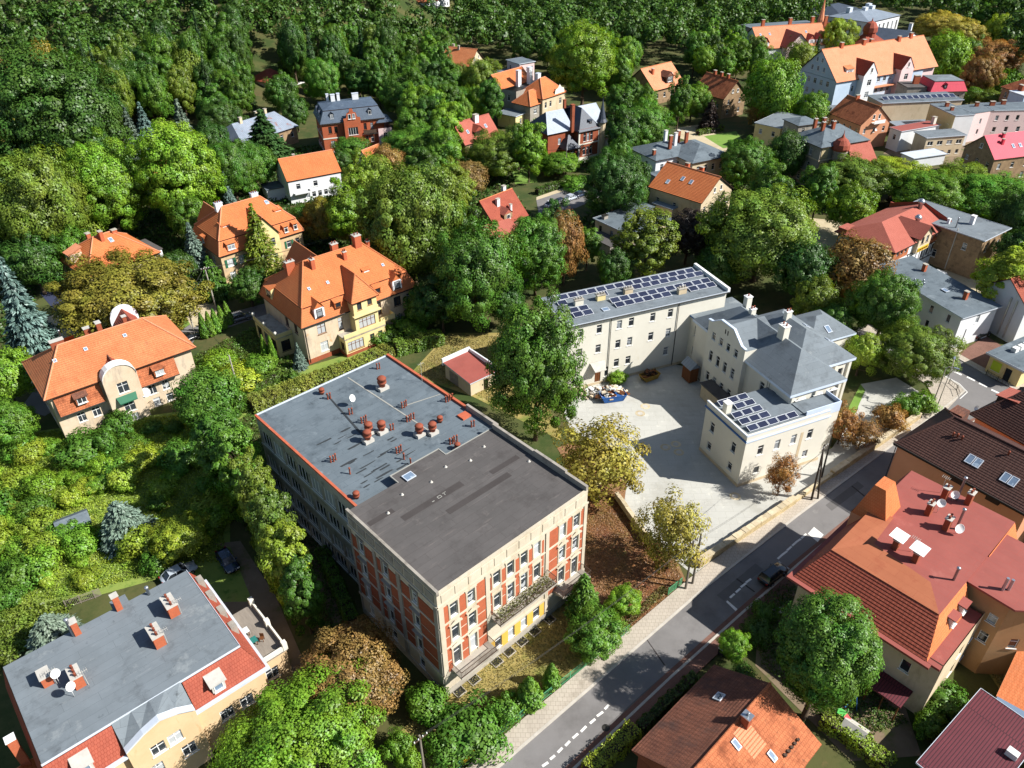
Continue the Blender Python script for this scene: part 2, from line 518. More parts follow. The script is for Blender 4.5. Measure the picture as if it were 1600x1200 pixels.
# ------------------------------------------------------------------ building kit (all in the building's own metres)
def win_mesh(w, h, st):
    d = .13
    m = MB()
    t = .07 if st != 'far' else .09
    m.box(-w / 2, -w / 2 + t, d - .04, d + .04, 0, h)
    m.box(w / 2 - t, w / 2, d - .04, d + .04, 0, h)
    m.box(-w / 2 + t, w / 2 - t, d - .04, d + .04, 0, t)
    m.box(-w / 2 + t, w / 2 - t, d - .04, d + .04, h - t, h)
    n = max(1, round(w / .75))
    for k in range(1, n):
        x = -w / 2 + w * k / n
        m.box(x - t * .55, x + t * .55, d - .03, d + .03, t, h - t)
    if h > 1.25 and st not in ('far', 'plain'):
        z = h * .68
        for k in range(n):
            xa, xb = -w / 2 + w * k / n + t * .6, -w / 2 + w * (k + 1) / n - t * .6
            m.box(xa, xb, d - .025, d + .025, z - .035, z + .035)
    m.box(-w / 2 - .1, w / 2 + .1, -.09, d - .05, -.07, -.004)
    return m


def window(b, x, y, z, ang, w, h, st='white', pane='pane_dark'):
    fm = {'white': 'white_paint', 'brown': 'wood_brown', 'far': 'white_paint', 'plain': 'white_paint', 'dark': 'wood_dark', 'blue': 'pale_blue_paint'}.get(st, 'white_paint')
    key = (round(w, 2), round(h, 2), st)
    me = cached(('win',) + key, lambda: win_mesh(w, h, st).mesh('window', fm))
    o = obj('window', me, b, (x, y, z), ang)
    pm = cached(('pane', key[0], key[1], pane), lambda: MB().poly([(-w / 2 + .04, .14, .04), (w / 2 - .04, .14, .04), (w / 2 - .04, .14, h - .04), (-w / 2 + .04, .14, h - .04)]).mesh('pane', pane))
    obj('pane', pm, o)
    return o


def door(b, x, y, z, ang, w, h, mat='wood_brown'):
    def mk():
        m = MB()
        m.box(-w / 2, w / 2, .08, .14, 0, h)
        m.box(-w / 2 + .12, -.06, .05, .08, .15, h * .45)
        m.box(.06, w / 2 - .12, .05, .08, .15, h * .45)
        m.box(-w / 2 + .12, -.06, .05, .08, h * .52, h - .15)
        m.box(.06, w / 2 - .12, .05, .08, h * .52, h - .15)
        return m.mesh('door', mat)
    return obj('door', cached(('door', w, h, mat), mk), b, (x, y, z), ang)


def row(n, L, z, w, h, st='white', m=1.2, skip=(), off=0.0):
    if n == 1:
        us = [L / 2]
    else:
        us = [m + (L - 2 * m) * k / (n - 1) for k in range(n)]
    return [(u + off, z, w, h, st) for k, u in enumerate(us) if k not in skip]


def walls(b, pts, z0, z1, mat, wins=None, name='wall', depth=.18, pane='pane_dark', plinth=None):
    """closed ring of walls with real window openings"""
    wins = wins or {}
    m = MB()
    n = len(pts)
    for e in range(n):
        p, q = Vector((*pts[e], 0)), Vector((*pts[(e + 1) % n], 0))
        d = q - p
        L = d.length
        d.normalize()
        inn = Vector((-d.y, d.x, 0))
        ang = math.atan2(d.y, d.x)
        hs = [(u - w / 2, u + w / 2, z, z + h) for u, z, w, h, *_ in wins.get(e, [])]
        xs = sorted({0.0, L, *[c for t in hs for c in t[:2]]})
        zs = sorted({z0, z1, *[c for t in hs for c in t[2:]]})
        for xa, xb in zip(xs, xs[1:]):
            for za, zb in zip(zs, zs[1:]):
                cx, cz = (xa + xb) / 2, (za + zb) / 2
                if any(t[0] < cx < t[1] and t[2] < cz < t[3] for t in hs):
                    continue
                a, c = p + d * xa, p + d * xb
                m.poly([(a.x, a.y, za), (c.x, c.y, za), (c.x, c.y, zb), (a.x, a.y, zb)])
        for u0, u1, za, zb in hs:
            a, c = p + d * u0, p + d * u1
            ai, ci = a + inn * depth, c + inn * depth
            m.poly([(a.x, a.y, za), (c.x, c.y, za), (ci.x, ci.y, za), (ai.x, ai.y, za)])
            m.poly([(a.x, a.y, zb), (ai.x, ai.y, zb), (ci.x, ci.y, zb), (c.x, c.y, zb)])
            m.poly([(a.x, a.y, za), (ai.x, ai.y, za), (ai.x, ai.y, zb), (a.x, a.y, zb)])
            m.poly([(c.x, c.y, za), (c.x, c.y, zb), (ci.x, ci.y, zb), (ci.x, ci.y, za)])
        for wn in wins.get(e, []):
            u, z, w, h = wn[:4]
            st = wn[4] if len(wn) > 4 else 'white'
            c = p + d * u
            if st == 'door':
                door(b, c.x, c.y, z, ang, w, h)
            else:
                window(b, c.x, c.y, z, ang, w, h, st, pane)
    o = m.build(name, mat, b)
    if plinth:
        pm, ph = plinth
        k = MB()
        for e in range(n):
            p, q = Vector((*pts[e], 0)), Vector((*pts[(e + 1) % n], 0))
            d = (q - p).normalized()
            nn = Vector((d.y, -d.x, 0)) * .05
            a, c = p + nn - d * .05, q + nn + d * .05
            k.poly([(a.x, a.y, z0), (c.x, c.y, z0), (c.x, c.y, z0 + ph), (a.x, a.y, z0 + ph)])
            k.poly([(a.x, a.y, z0 + ph), (c.x, c.y, z0 + ph), (q.x, q.y, z0 + ph), (p.x, p.y, z0 + ph)])
        k.build('plinth', pm, b)
    return o


def rect(x0, x1, y0, y1):
    return [(x0, y0), (x1, y0), (x1, y1), (x0, y1)]


def band(b, pts, z0, z1, out, mat, name='cornice', edges=None):
    """string course or cornice running round the walls, proud by out"""
    m = MB()
    n = len(pts)
    for e in range(n):
        if edges and e not in edges:
            continue
        p, q = Vector((*pts[e], 0)), Vector((*pts[(e + 1) % n], 0))
        d = (q - p).normalized()
        nn = Vector((d.y, -d.x, 0)) * out
        a, c = p - d * out, q + d * (out - .003)
        A, Cc = a + nn, c + nn
        m.poly([(A.x, A.y, z0), (Cc.x, Cc.y, z0), (Cc.x, Cc.y, z1), (A.x, A.y, z1)])
        m.poly([(A.x, A.y, z1), (Cc.x, Cc.y, z1), (c.x, c.y, z1), (a.x, a.y, z1)])
        m.poly([(a.x, a.y, z0), (c.x, c.y, z0), (Cc.x, Cc.y, z0), (A.x, A.y, z0)])
    return m.build(name, mat, b)


def slope(m, a, b, c, d, course=.36, lift=.045):
    """one roof slope as real overlapping courses; a-b eave, d-c top"""
    a, b, c, d = Vector(a), Vector(b), Vector(c), Vector(d)
    n = (b - a).cross((c + d) / 2 - a).normalized()
    ln = ((c + d) / 2 - (a + b) / 2).length
    k = max(1, round(ln / course)) if course else 1
    lf = n * (lift if course else 0)
    for i in range(k):
        t0, t1 = i / k, (i + 1) / k
        l0, r0 = a.lerp(d, t0), b.lerp(c, t0)
        l1, r1 = a.lerp(d, t1), b.lerp(c, t1)
        if (l1 - r1).length < 1e-4:
            m.poly([l0 + lf, r0 + lf, l1])
        elif (l0 - r0).length < 1e-4:
            m.poly([l0 + lf, r1, l1])
        else:
            m.poly([l0 + lf, r0 + lf, r1, l1])
        if course and i and (l0 - r0).length > 1e-4:
            m.poly([l0, r0, r0 + lf, l0 + lf])


def roof_hip(b, x0, x1, y0, y1, z, h, mat, ov=.45, hip=None, axis=None, course=.36, cap=None, name='roof', fascia='wood_dark', under=.16, hip2=None):
    """hipped (or, with hip=0, gabled) roof over a rectangle; returns height(x, y)"""
    W, L = y1 - y0, x1 - x0
    if axis is None:
        axis = 'x' if L >= W else 'y'
    sw = axis == 'y'
    if sw:
        L, W = W, L
    hp = W / 2 if hip is None else hip
    hq = hp if hip2 is None else hip2
    k = h / (W / 2)
    zE = z - ov * k

    def T(u, v, zz):       # u along ridge 0..L, v across 0..W
        return (x0 + v, y1 - u, zz) if sw else (x0 + u, y0 + v, zz)
    ea = ov if hp == 0 else ov * hp / (W / 2)
    eb = ov if hq == 0 else ov * hq / (W / 2)
    if hp:
        ea = ov
    if hq:
        eb = ov
    A, B_, C_, D = T(-ea, -ov, zE), T(L + eb, -ov, zE), T(L + eb, W + ov, zE), T(-ea, W + ov, zE)
    r0 = T(hp if hp else -ea, W / 2, z + h)
    r1 = T(L - hq if hq else L + eb, W / 2, z + h)
    m = MB()
    slope(m, A, B_, r1, r0, course)
    slope(m, C_, D, r0, r1, course)
    if hp:
        slope(m, D, A, r0, r0, course)
    if hq:
        slope(m, B_, C_, r1, r1, course)
    lo = [(p[0], p[1], p[2] - under) for p in (A, B_, C_, D)]
    roof = m.build(name, mat, b)
    f = MB()
    up = [A, B_, C_, D]
    for i in range(4):
        j = (i + 1) % 4
        if (i == 3 and not hp) or (i == 1 and not hq):
            rr = r0 if i == 3 else r1
            rl_ = (rr[0], rr[1], rr[2] - under)
            f.poly([lo[i], rl_, rr, up[i]]).poly([rl_, lo[j], up[j], rr])
        else:
            f.poly([lo[i], lo[j], up[j], up[i]])
    if hp and hq:
        f.poly([lo[3], lo[2], lo[1], lo[0]])
    else:
        d0, d1 = (r0[0], r0[1], r0[2] - under), (r1[0], r1[1], r1[2] - under)
        f.poly([d0, d1, lo[1], lo[0]]).poly([d1, d0, lo[3], lo[2]])
    f.build('eaves', fascia, b)
    if cap:
        c = MB()
        cz = .05
        segs = [(r0, r1)]
        if hp:
            segs += [(A, r0), (D, r0)]
        if hq:
            segs += [(B_, r1), (C_, r1)]
        for p, q in segs:
            p, q = Vector(p) + Vector((0, 0, cz)), Vector(q) + Vector((0, 0, cz))
            if (p - q).length > .3:
                c.tube([p, q], .13, 6)
        c.build('ridge_cap', cap, roof)

    def H(x, y):
        u, v = (y1 - y, x - x0) if sw else (x - x0, y - y0)
        zz = min(v, W - v) * k
        if hp:
            zz = min(zz, u * h / hp)
        if hq:
            zz = min(zz, (L - u) * h / hq)
        return z + max(zz, -ov * k)
    return H


def gable_wall(b, x0, x1, y0, y1, z, h, mat, side, wins=(), name='gable', eps=0.0):
    """triangular wall under a gabled roof; side 0..3 like the wall edges"""
    if side in (0, 2):
        y = y0 if side == 0 else y1
        pts = [(x0, y, z), (x1, y, z), ((x0 + x1) / 2, y, z + h)]
        if side == 2:
            pts = [pts[1], pts[0], pts[2]]
    else:
        x = x1 if side == 1 else x0
        pts = [(x, y0, z), (x, y1, z), (x, (y0 + y1) / 2, z + h)]
        if side == 3:
            pts = [pts[1], pts[0], pts[2]]
    MB().poly(pts).build(name, mat, b)
    a, c = Vector(pts[0]), Vector(pts[1])
    d = (c - a).normalized()
    out = Vector((d.y, -d.x, 0))
    for u, zz, w, hh, *st in wins:
        p = a + d * u + out * .14
        window(b, p.x, p.y, zz, math.atan2(d.y, d.x), w, hh, st[0] if st else 'far')


def roof_mansard(b, x0, x1, y0, y1, z, h1, ins, h2, mat, ov=.35, cap=None, top=None, hip=None, course=.36, topov=.18, axis=None):
    A = [(x0 - ov, y0 - ov, z), (x1 + ov, y0 - ov, z), (x1 + ov, y1 + ov, z), (x0 - ov, y1 + ov, z)]
    T = [(x0 + ins, y0 + ins, z + h1), (x1 - ins, y0 + ins, z + h1), (x1 - ins, y1 - ins, z + h1), (x0 + ins, y1 - ins, z + h1)]
    m = MB()
    for i in range(4):
        j = (i + 1) % 4
        slope(m, A[i], A[j], T[j], T[i], course)
    lower = m.build('mansard', mat, b)
    f = MB().prism([p[:2] for p in A], z - .2, z - .004)
    f.build('eaves', 'wood_dark', b)
    if cap:
        c = MB()
        for i in range(4):
            c.tube([Vector(A[i]) + Vector((0, 0, .04)), Vector(T[i]) + Vector((0, 0, .04))], .11, 6)
        c.build('ridge_cap', cap, lower)
    return roof_hip(b, x0 + ins, x1 - ins, y0 + ins, y1 - ins, z + h1, h2, top or mat, topov, hip, axis, course, cap)


def roof_flat(b, pts, z, mat, thick=.25, name='roof', coping=None, ch=.3, cw=.3, edges=None):
    MB().prism(pts, z - thick, z).build(name, mat, b)
    if coping:
        parapet(b, pts, z - .004, z + ch, cw, coping, edges)


def parapet(b, pts, z0, z1, w, mat, edges=None, name='parapet', out=.0):
    n = len(pts)
    for e in range(n):
        if edges is not None and e not in edges:
            continue
        p, q = Vector((*pts[e], 0)), Vector((*pts[(e + 1) % n], 0))
        d = (q - p).normalized()
        inn = Vector((-d.y, d.x, 0))
        a, c = p - inn * out + d * (w - .003), q - inn * out + d * 0.0
        ai, ci = a + inn * w, c + inn * w
        if edges is not None and (e - 1) % n not in edges:
            a, ai = a - d * w, ai - d * w
        MB().prism([(a.x, a.y), (c.x, c.y), (ci.x, ci.y), (ai.x, ai.y)], z0, z1).build(name, mat, b)


def chimney(b, x, y, z0, z1, sx=.6, sy=.6, mat='brick_red', cap='concrete', pots=0, ang=0.0, potmat='vent_orange'):
    o = MB().box(-sx / 2, sx / 2, -sy / 2, sy / 2, 0, z1 - z0).mesh('chimney', mat)
    o = obj('chimney', o, b, (x, y, z0), ang)
    H = z1 - z0
    MB().box(-sx / 2 - .08, sx / 2 + .08, -sy / 2 - .08, sy / 2 + .08, H - .003, H + .12).build('chimney_cap', cap, o)
    for k in range(pots):
        t = (k + .5) / pots - .5
        px, py = (t * sx, 0) if sx >= sy else (0, t * sy)
        me = cached(('pot', potmat), lambda: MB().lathe([(.13, 0), (.11, .35), (.14, .4), (.1, .4)], 0, 0, 8).mesh('chimney_pot', potmat, True))
        obj('chimney_pot', me, o, (px, py, H + .118))
    return o


def dormer(b, x, y, z, ang, w, h, d, wall, roof, kind='gable', win=(.9, 1.1, 'white'), pane='pane_dark', rise=None):
    """dormer whose front stands at x, y, z facing local -y after turning by ang"""
    o = obj('dormer', MB().box(-w / 2, w / 2, 0, d, 0, h).mesh('dormer', wall), b, (x, y, z), ang)
    m = MB()
    ov = .18
    if kind == 'gable':
        r = rise or w * .45
        slope(m, (-w / 2 - ov, -ov, h - .1), (-w / 2 - ov, d + .6, h - .1), (0, d + .6, h + r), (0, -ov, h + r), 0)
        m.f[-1] = tuple(reversed(m.f[-1]))
        slope(m, (w / 2 + ov, d + .6, h - .1), (w / 2 + ov, -ov, h - .1), (0, -ov, h + r), (0, d + .6, h + r), 0)
        m.f[-1] = tuple(reversed(m.f[-1]))
        m.poly([(-w / 2, 0, h - .004), (w / 2, 0, h - .004), (0, 0, h + r - .1)])
    elif kind == 'shed':
        r = rise if rise is not None else .5
        m.poly([(-w / 2 - ov, -ov * 1.5, h), (w / 2 + ov, -ov * 1.5, h), (w / 2 + ov, d + .3, h + r), (-w / 2 - ov, d + .3, h + r)])
        m.poly([(-w / 2 - ov, d + .3, h + r - .12), (w / 2 + ov, d + .3, h + r - .12), (w / 2 + ov, -ov * 1.5, h - .12), (-w / 2 - ov, -ov * 1.5, h - .12)])
        m.poly([(-w / 2 - ov, -ov * 1.5, h - .12), (w / 2 + ov, -ov * 1.5, h - .12), (w / 2 + ov, -ov * 1.5, h), (-w / 2 - ov, -ov * 1.5, h)])
        m.poly([(-w / 2, 0, h - .003), (-w / 2, d, h - .003), (-w / 2, d, h + r * .8)])
        m.poly([(w / 2, d, h - .003), (w / 2, 0, h - .003), (w / 2, d, h + r * .8)])
    m.build('dormer_roof', roof, o)
    ca, sa = math.cos(ang), math.sin(ang)
    if win:
        ww, wh, st = win
        n = 1
        dx, dy = 0, -.15
        window(b, x + dx * ca - dy * sa, y + dx * sa + dy * ca, z + (h - wh) * .55, ang, ww, wh, st, pane)
    return o


def skylight(b, x, y, z, ang, tilt, w=.8, l=1.2, pane='pane_sky'):
    """roof window lying on a slope that rises towards local +y after turning by ang"""
    me = cached(('sky', w, l), lambda: MB().box(-w / 2, w / 2, -l / 2, -l / 2 + .09, 0, .11).box(-w / 2, w / 2, l / 2 - .09, l / 2, 0, .11).box(-w / 2, -w / 2 + .09, -l / 2 + .09, l / 2 - .09, 0, .11).box(w / 2 - .09, w / 2, -l / 2 + .09, l / 2 - .09, 0, .11).mesh('skylight', 'coping_metal'))
    o = obj('skylight', me, b, (x, y, z))
    o.rotation_euler = (Matrix.Rotation(ang, 3, 'Z') @ Matrix.Rotation(tilt, 3, 'X')).to_euler()
    pm = cached(('skyp', w, l, pane), lambda: MB().poly([(-w / 2 + .05, -l / 2 + .05, .08), (w / 2 - .05, -l / 2 + .05, .08), (w / 2 - .05, l / 2 - .05, .08), (-w / 2 + .05, l / 2 - .05, .08)]).mesh('pane', pane))
    obj('pane', pm, o)
    return o


def dish(b, x, y, z, ang, r=.4, pole=.9):
    m = MB().tube([(0, 0, 0), (0, 0, pole)], .03, 6)
    s = len(m.v)
    m.lathe([(.04, 0), (r * .5, .05), (r * .85, .14), (r, .22), (r * .96, .2), (r * .5, .08), (.03, .04)], 0, 0, 14)
    m.xf(s, Matrix.Translation((0, -.05, pole)) @ Matrix.Rotation(math.radians(62), 4, 'X'))
    return obj('satellite_dish', cached(('dish', r, pole), lambda: m.mesh('satellite_dish', 'white_paint', True)), b, (x, y, z), ang)


def antenna(b, x, y, z, h=1.8, ang=0.0):
    def mk():
        m = MB().tube([(0, 0, 0), (0, 0, h)], .025, 5).tube([(-.45, 0, h * .92), (.45, 0, h * .92)], .018, 4)
        for k in range(5):
            m.tube([(-.4 + .2 * k, -.3, h * .92), (-.4 + .2 * k, .3, h * .92)], .014, 4)
        return m.mesh('antenna', 'vent_grey')
    return obj('antenna', cached(('ant', h), mk), b, (x, y, z), ang)


def flue(b, x, y, z, h, r=.12, mat='steel'):
    me = cached(('flue', h, r, mat), lambda: MB().lathe([(r, 0), (r, h - .2), (r * 1.5, h - .18), (r * 1.5, h - .02), (r * .6, h + .06), (.01, h + .06)], 0, 0, 10).mesh('flue_pipe', mat, True))
    return obj('flue_pipe', me, b, (x, y, z))


def gutter(b, p, q, z, mat='dark_metal', down=None, r=.09):
    m = MB().tube([(*p, z), (*q, z)], r, 6)
    o = m.build('gutter', mat, b)
    for x, y, z1 in (down or []):
        MB().tube([(x, y, z), (x, y, z1)], .06, 6).build('downpipe', mat, b)
    return o


def solar(b, x, y, z, ang, tilt, w=1.62, l=1.0):
    def mk():
        m = MB()
        t = .06
        m.box(-w / 2, w / 2, -l / 2, -l / 2 + t, 0, .05).box(-w / 2, w / 2, l / 2 - t, l / 2, 0, .05)
        m.box(-w / 2, -w / 2 + t, -l / 2 + t, l / 2 - t, 0, .05).box(w / 2 - t, w / 2, -l / 2 + t, l / 2 - t, 0, .05)
        return m.mesh('solar_panel', 'panel_frame')
    o = obj('solar_panel', cached(('sol', w, l), mk), b, (x, y, z))
    o.rotation_euler = (Matrix.Rotation(ang, 3, 'Z') @ Matrix.Rotation(tilt, 3, 'X')).to_euler()
    pm = cached(('solp', w, l), lambda: MB().poly([(-w / 2 + .04, -l / 2 + .04, .035), (w / 2 - .04, -l / 2 + .04, .035), (w / 2 - .04, l / 2 - .04, .035), (-w / 2 + .04, l / 2 - .04, .035)]).mesh('cell_sheet', 'solar_cell'))
    obj('cell_sheet', pm, o)


def house(name, label, x, y, deg, L, W, z, wall, roof, kind='gable', h=3.0, axis=None, hip=None, ov=.45, rows0=(), rows3=(), rows1=(), rows2=(), chim=(), cat='house',
          cap=None, course=.36, gw=None, sky=(), mans=(2.6, 1.0), top=None, plinth=None, pane='pane_dark', coping='coping_metal', z0=0.0, base=0.0):
    """an ordinary house: walls with openings, roof, chimneys; rows=(n, sill, w, h[, style[, margin]])"""
    b = thing(name, label, cat, x, y, deg, base)
    P = rect(0, L, 0, W)
    w = {}
    for e, rr, ln in ((0, rows0, L), (1, rows1, W), (2, rows2, L), (3, rows3, W)):
        lst = []
        for r in rr:
            n, sz, ww, wh = r[:4]
            lst += row(n, ln, sz, ww, wh, r[4] if len(r) > 4 else 'white', r[5] if len(r) > 5 else ln / (n * 2.0))
        if lst:
            w[e] = lst
    walls(b, P, z0, z, wall, w, pane=pane, plinth=plinth)
    H = lambda a, c: z
    if kind == 'gable':
        ax = axis or ('x' if L >= W else 'y')
        H = roof_hip(b, 0, L, 0, W, z, h, roof, ov, 0, ax, course, cap)
        for s in ((3, 1) if ax == 'x' else (0, 2)):
            gable_wall(b, 0, L, 0, W, z, h, wall, s, (gw or {}).get(s, ()))
    elif kind == 'hip':
        H = roof_hip(b, 0, L, 0, W, z, h, roof, ov, hip, axis, course, cap)
        if hip is not None and hip < .01:
            pass
    elif kind == 'mansard':
        H = roof_mansard(b, 0, L, 0, W, z, mans[0], mans[1], h, roof, ov, cap, top, hip, course)
    elif kind == 'flat':
        roof_flat(b, rect(-ov, L + ov, -ov, W + ov), z + .2, roof, .22)
        if coping:
            band(b, rect(-ov, L + ov, -ov, W + ov), z + .06, z + .26, .05, coping, 'fascia')
        H = lambda a, c: z + .2
    elif kind == 'mono':
        m = MB()
        k = h / W
        A = [(-ov, -ov, z - ov * k), (L + ov, -ov, z - ov * k), (L + ov, W + ov, z + h + ov * k), (-ov, W + ov, z + h + ov * k)]
        m.poly(A)
        lo = [(p[0], p[1], p[2] - .2) for p in A]
        m.build('roof', roof, b)
        f = MB().poly(lo[::-1])
        for i in range(4):
            j = (i + 1) % 4
            f.poly([lo[i], lo[j], A[j], A[i]])
        f.build('eaves', coping or 'coping_metal', b)
        g = MB()
        g.poly([(0, W, z), (0, 0, z), (0, W, z + h)]).poly([(L, 0, z), (L, W, z), (L, W, z + h)]).poly([(L, W, z), (0, W, z), (0, W, z + h), (L, W, z + h)])
        g.build('gable', wall, b)
        H = lambda a, c: z + k * c
    for c in chim:
        cx, cy, ch, sx, sy = c[:5]
        zz = H(cx, cy)
        chimney(b, cx, cy, zz - .5, zz + ch, sx, sy, c[5] if len(c) > 5 else 'brick_red', 'concrete', c[6] if len(c) > 6 else 0)
    for s in sky:
        sx, sy, ang, tilt = s[:4]
        skylight(b, sx, sy, H(sx, sy) + .02, math.radians(ang), math.radians(tilt))
    return b, H


# ------------------------------------------------------------------ plants
def unit(rng, n):
    v = rng.normal(size=(n, 3))
    return v / np.linalg.norm(v, axis=1, keepdims=True)


def cards(name, pos, nrm, size, mat, rng, aspect=.62, along=None):
    """leaf-sized faces: one kite per leaf"""
    n = len(pos)
    t = unit(rng, n) if along is None else along + .25 * unit(rng, n)
    a = t - nrm * np.sum(t * nrm, axis=1, keepdims=True)
    a /= np.linalg.norm(a, axis=1, keepdims=True) + 1e-9
    b = np.cross(nrm, a)
    sz = (size * rng.uniform(.7, 1.35, n))[:, None]
    fold = nrm * sz * .16
    co = np.empty((n, 4, 3))
    co[:, 0] = pos - a * sz * .5
    co[:, 1] = pos + b * sz * .5 * aspect + fold
    co[:, 2] = pos + a * sz * .5
    co[:, 3] = pos - b * sz * .5 * aspect + fold
    me = bpy.data.meshes.new(name)
    me.vertices.add(n * 4)
    me.vertices.foreach_set('co', co.ravel())
    me.loops.add(n * 4)
    me.loops.foreach_set('vertex_index', np.arange(n * 4, dtype=np.int32))
    me.polygons.add(n)
    me.polygons.foreach_set('loop_start', np.arange(0, n * 4, 4, dtype=np.int32))
    me.polygons.foreach_set('loop_total', np.full(n, 4, dtype=np.int32))
    me.update()
    me.validate()
    me.materials.append(MATS[mat])
    return me


def limb_mesh(name, tips, h0, rad, seed, mat, lean=0.0, sway=.25):
    rnd = random.Random(seed)
    m = MB()
    top = max(t[2] for t in tips) * .8
    trunk = [Vector((0, 0, -.4))]
    k = 6
    for i in range(1, k + 1):
        z = top * i / k
        trunk.append(Vector((rnd.uniform(-sway, sway) * i / k + lean * i / k, rnd.uniform(-sway, sway) * i / k, z)))
    rr = [rad * (1.25 if i == 0 else 1) * (1 - .8 * i / k) for i in range(k + 1)]
    m.tube(trunk, rr, 7, False)
    for t in tips:
        t = Vector(t)
        zi = max(h0 * .8, min(top * .85, t.z - (t.xy.length) * .7))
        f = zi / top * k
        i = min(k - 1, int(f))
        s = trunk[i].lerp(trunk[i + 1], f - i)
        mid = s.lerp(t, .5) + Vector((0, 0, -.06 * (t - s).length)) + Vector((rnd.uniform(-.3, .3), rnd.uniform(-.3, .3), 0))
        r0 = rad * .34 * (1 - .5 * zi / top)
        m.tube([s, mid, t], [r0, r0 * .6, r0 * .2], 5, False)
    return m.mesh(name, mat, True, False)


def broad(seed, R, H, h0, nc, nl, ls, mat='leaves', flat=1.0, dens=1.0, rough=.32, cs=.3, lo=1.0):
    """broadleaf crown of leaf clumps on limbs; R crown radius, H height, h0 underside"""
    rng = np.random.default_rng(seed)
    cz, rz = (H + h0) / 2, (H - h0) / 2
    g = (np.arange(nc) + .5) / nc
    ph = np.arccos(1 - 2 * g * .93)
    th = np.arange(nc) * 2.399963 + rng.uniform(0, 6)
    d = np.stack([np.cos(th) * np.sin(ph), np.sin(th) * np.sin(ph), np.cos(ph)], 1)
    lob = 1 + rough * (np.sin(3 * th + seed) * np.sin(2 * ph + seed) * .5 + rng.uniform(-.5, .5, nc) * .9)
    dep = np.where(rng.random(nc) < .76, rng.uniform(.74, .95, nc), rng.uniform(.25, .7, nc))
    r = lob * dep
    c = d * r[:, None] * np.array([R, R, rz]) + np.array([0, 0, cz])
    c[:, 2] = np.maximum(c[:, 2], h0 * .9)
    per = max(8, nl // nc)
    cr = R * cs * rng.uniform(.65, 1.3, nc)
    u = unit(rng, nc * per)
    rad = rng.uniform(.25, 1, nc * per) ** .5
    ci = np.repeat(np.arange(nc), per)
    p = c[ci] + u * (rad * cr[ci])[:, None] * np.array([1, 1, .88 * flat])
    out = (p - np.array([0, 0, cz * .85]))
    out /= np.linalg.norm(out, axis=1, keepdims=True) + 1e-6
    nrm = .4 * unit(rng, len(p)) + .75 * u + .85 * out + np.array([0, 0, .15])
    nrm /= np.linalg.norm(nrm, axis=1, keepdims=True)
    keep = rng.random(len(p)) < dens
    cm = cards('crown', p[keep], nrm[keep], ls, mat, rng)
    tips = [tuple(q) for q in c[rng.choice(nc, min(nc, 16), replace=False)]]
    tm = limb_mesh('trunk', tips, h0, R * .055 + .06, seed, 'bark')
    return cm, tm


def conifer(seed, R, H, nl, ls, mat='needles', droop=.25, tiers=16, base=.6, sharp=1.0):
    rng = np.random.default_rng(seed)
    P, N, A = [], [], []
    per = nl // (tiers * 9)
    for t in range(tiers):
        f = t / (tiers - 1)
        z = base + (H - base) * f ** .95
        r = R * (1 - f) ** sharp + .12
        nb = 10 if f < .75 else 7
        for k in range(nb):
            a = 2 * PI * (k + rng.random() * .7) / nb + t * 1.1
            rr = r * rng.uniform(.75, 1.12)
            n = max(4, int(per * (rr / R + .25)))
            s = rng.uniform(.1, 1, n) ** .7
            wv = rng.normal(0, .15 * rr * (.35 + .5 * s) + .02, n)
            x = np.cos(a) * s * rr - np.sin(a) * wv
            y = np.sin(a) * s * rr + np.cos(a) * wv
            zz = z - droop * rr * s ** 1.5 + rng.normal(0, .07 * R * .6, n)
            P.append(np.stack([x, y, zz], 1))
            nn = np.stack([np.cos(a) * np.full(n, .45), np.sin(a) * np.full(n, .45), np.full(n, .8)], 1) + .6 * unit(rng, n)
            N.append(nn / np.linalg.norm(nn, axis=1, keepdims=True))
            A.append(np.stack([np.full(n, np.cos(a)), np.full(n, np.sin(a)), np.full(n, -droop)], 1))
    P, N, A = np.concatenate(P), np.concatenate(N), np.concatenate(A)
    cm = cards('crown', P, N, ls, mat, rng, .38, A)
    tm = MB().tube([(0, 0, -.3), (0, 0, H * .5), (0, 0, H * .96)], [R * .06 + .05, R * .04 + .03, .03], 7, False).mesh('trunk', 'bark_dark', True, False)
    return cm, tm


def column(seed, R, H, nl, ls, mat='needles', tip=.75):
    """dense clipped-looking column or cone, thuja or cypress"""
    rng = np.random.default_rng(seed)
    f = rng.random(nl) ** .85
    th = rng.uniform(0, 2 * PI, nl)
    prof = R * np.minimum(1, (1 - f) / tip + .04) ** .75 * np.minimum(1, .55 + f * 4)
    lump = 1 + .13 * np.sin(th * 5 + f * 17 + seed) + .09 * np.sin(th * 3 - f * 31)
    r = prof * lump * rng.uniform(.72, 1.03, nl)
    p = np.stack([np.cos(th) * r, np.sin(th) * r, .1 + f * H], 1)
    n = np.stack([np.cos(th), np.sin(th), np.full(nl, .35)], 1) + .7 * unit(rng, nl)
    n /= np.linalg.norm(n, axis=1, keepdims=True)
    al = np.tile(np.array([[0, 0, 1.0]]), (nl, 1))
    cm = cards('crown', p, n, ls, mat, rng, .5, al)
    tm = MB().tube([(0, 0, -.2), (0, 0, H * .9)], [R * .12 + .03, .02], 6, False).mesh('trunk', 'bark_dark', True, False)
    return cm, tm


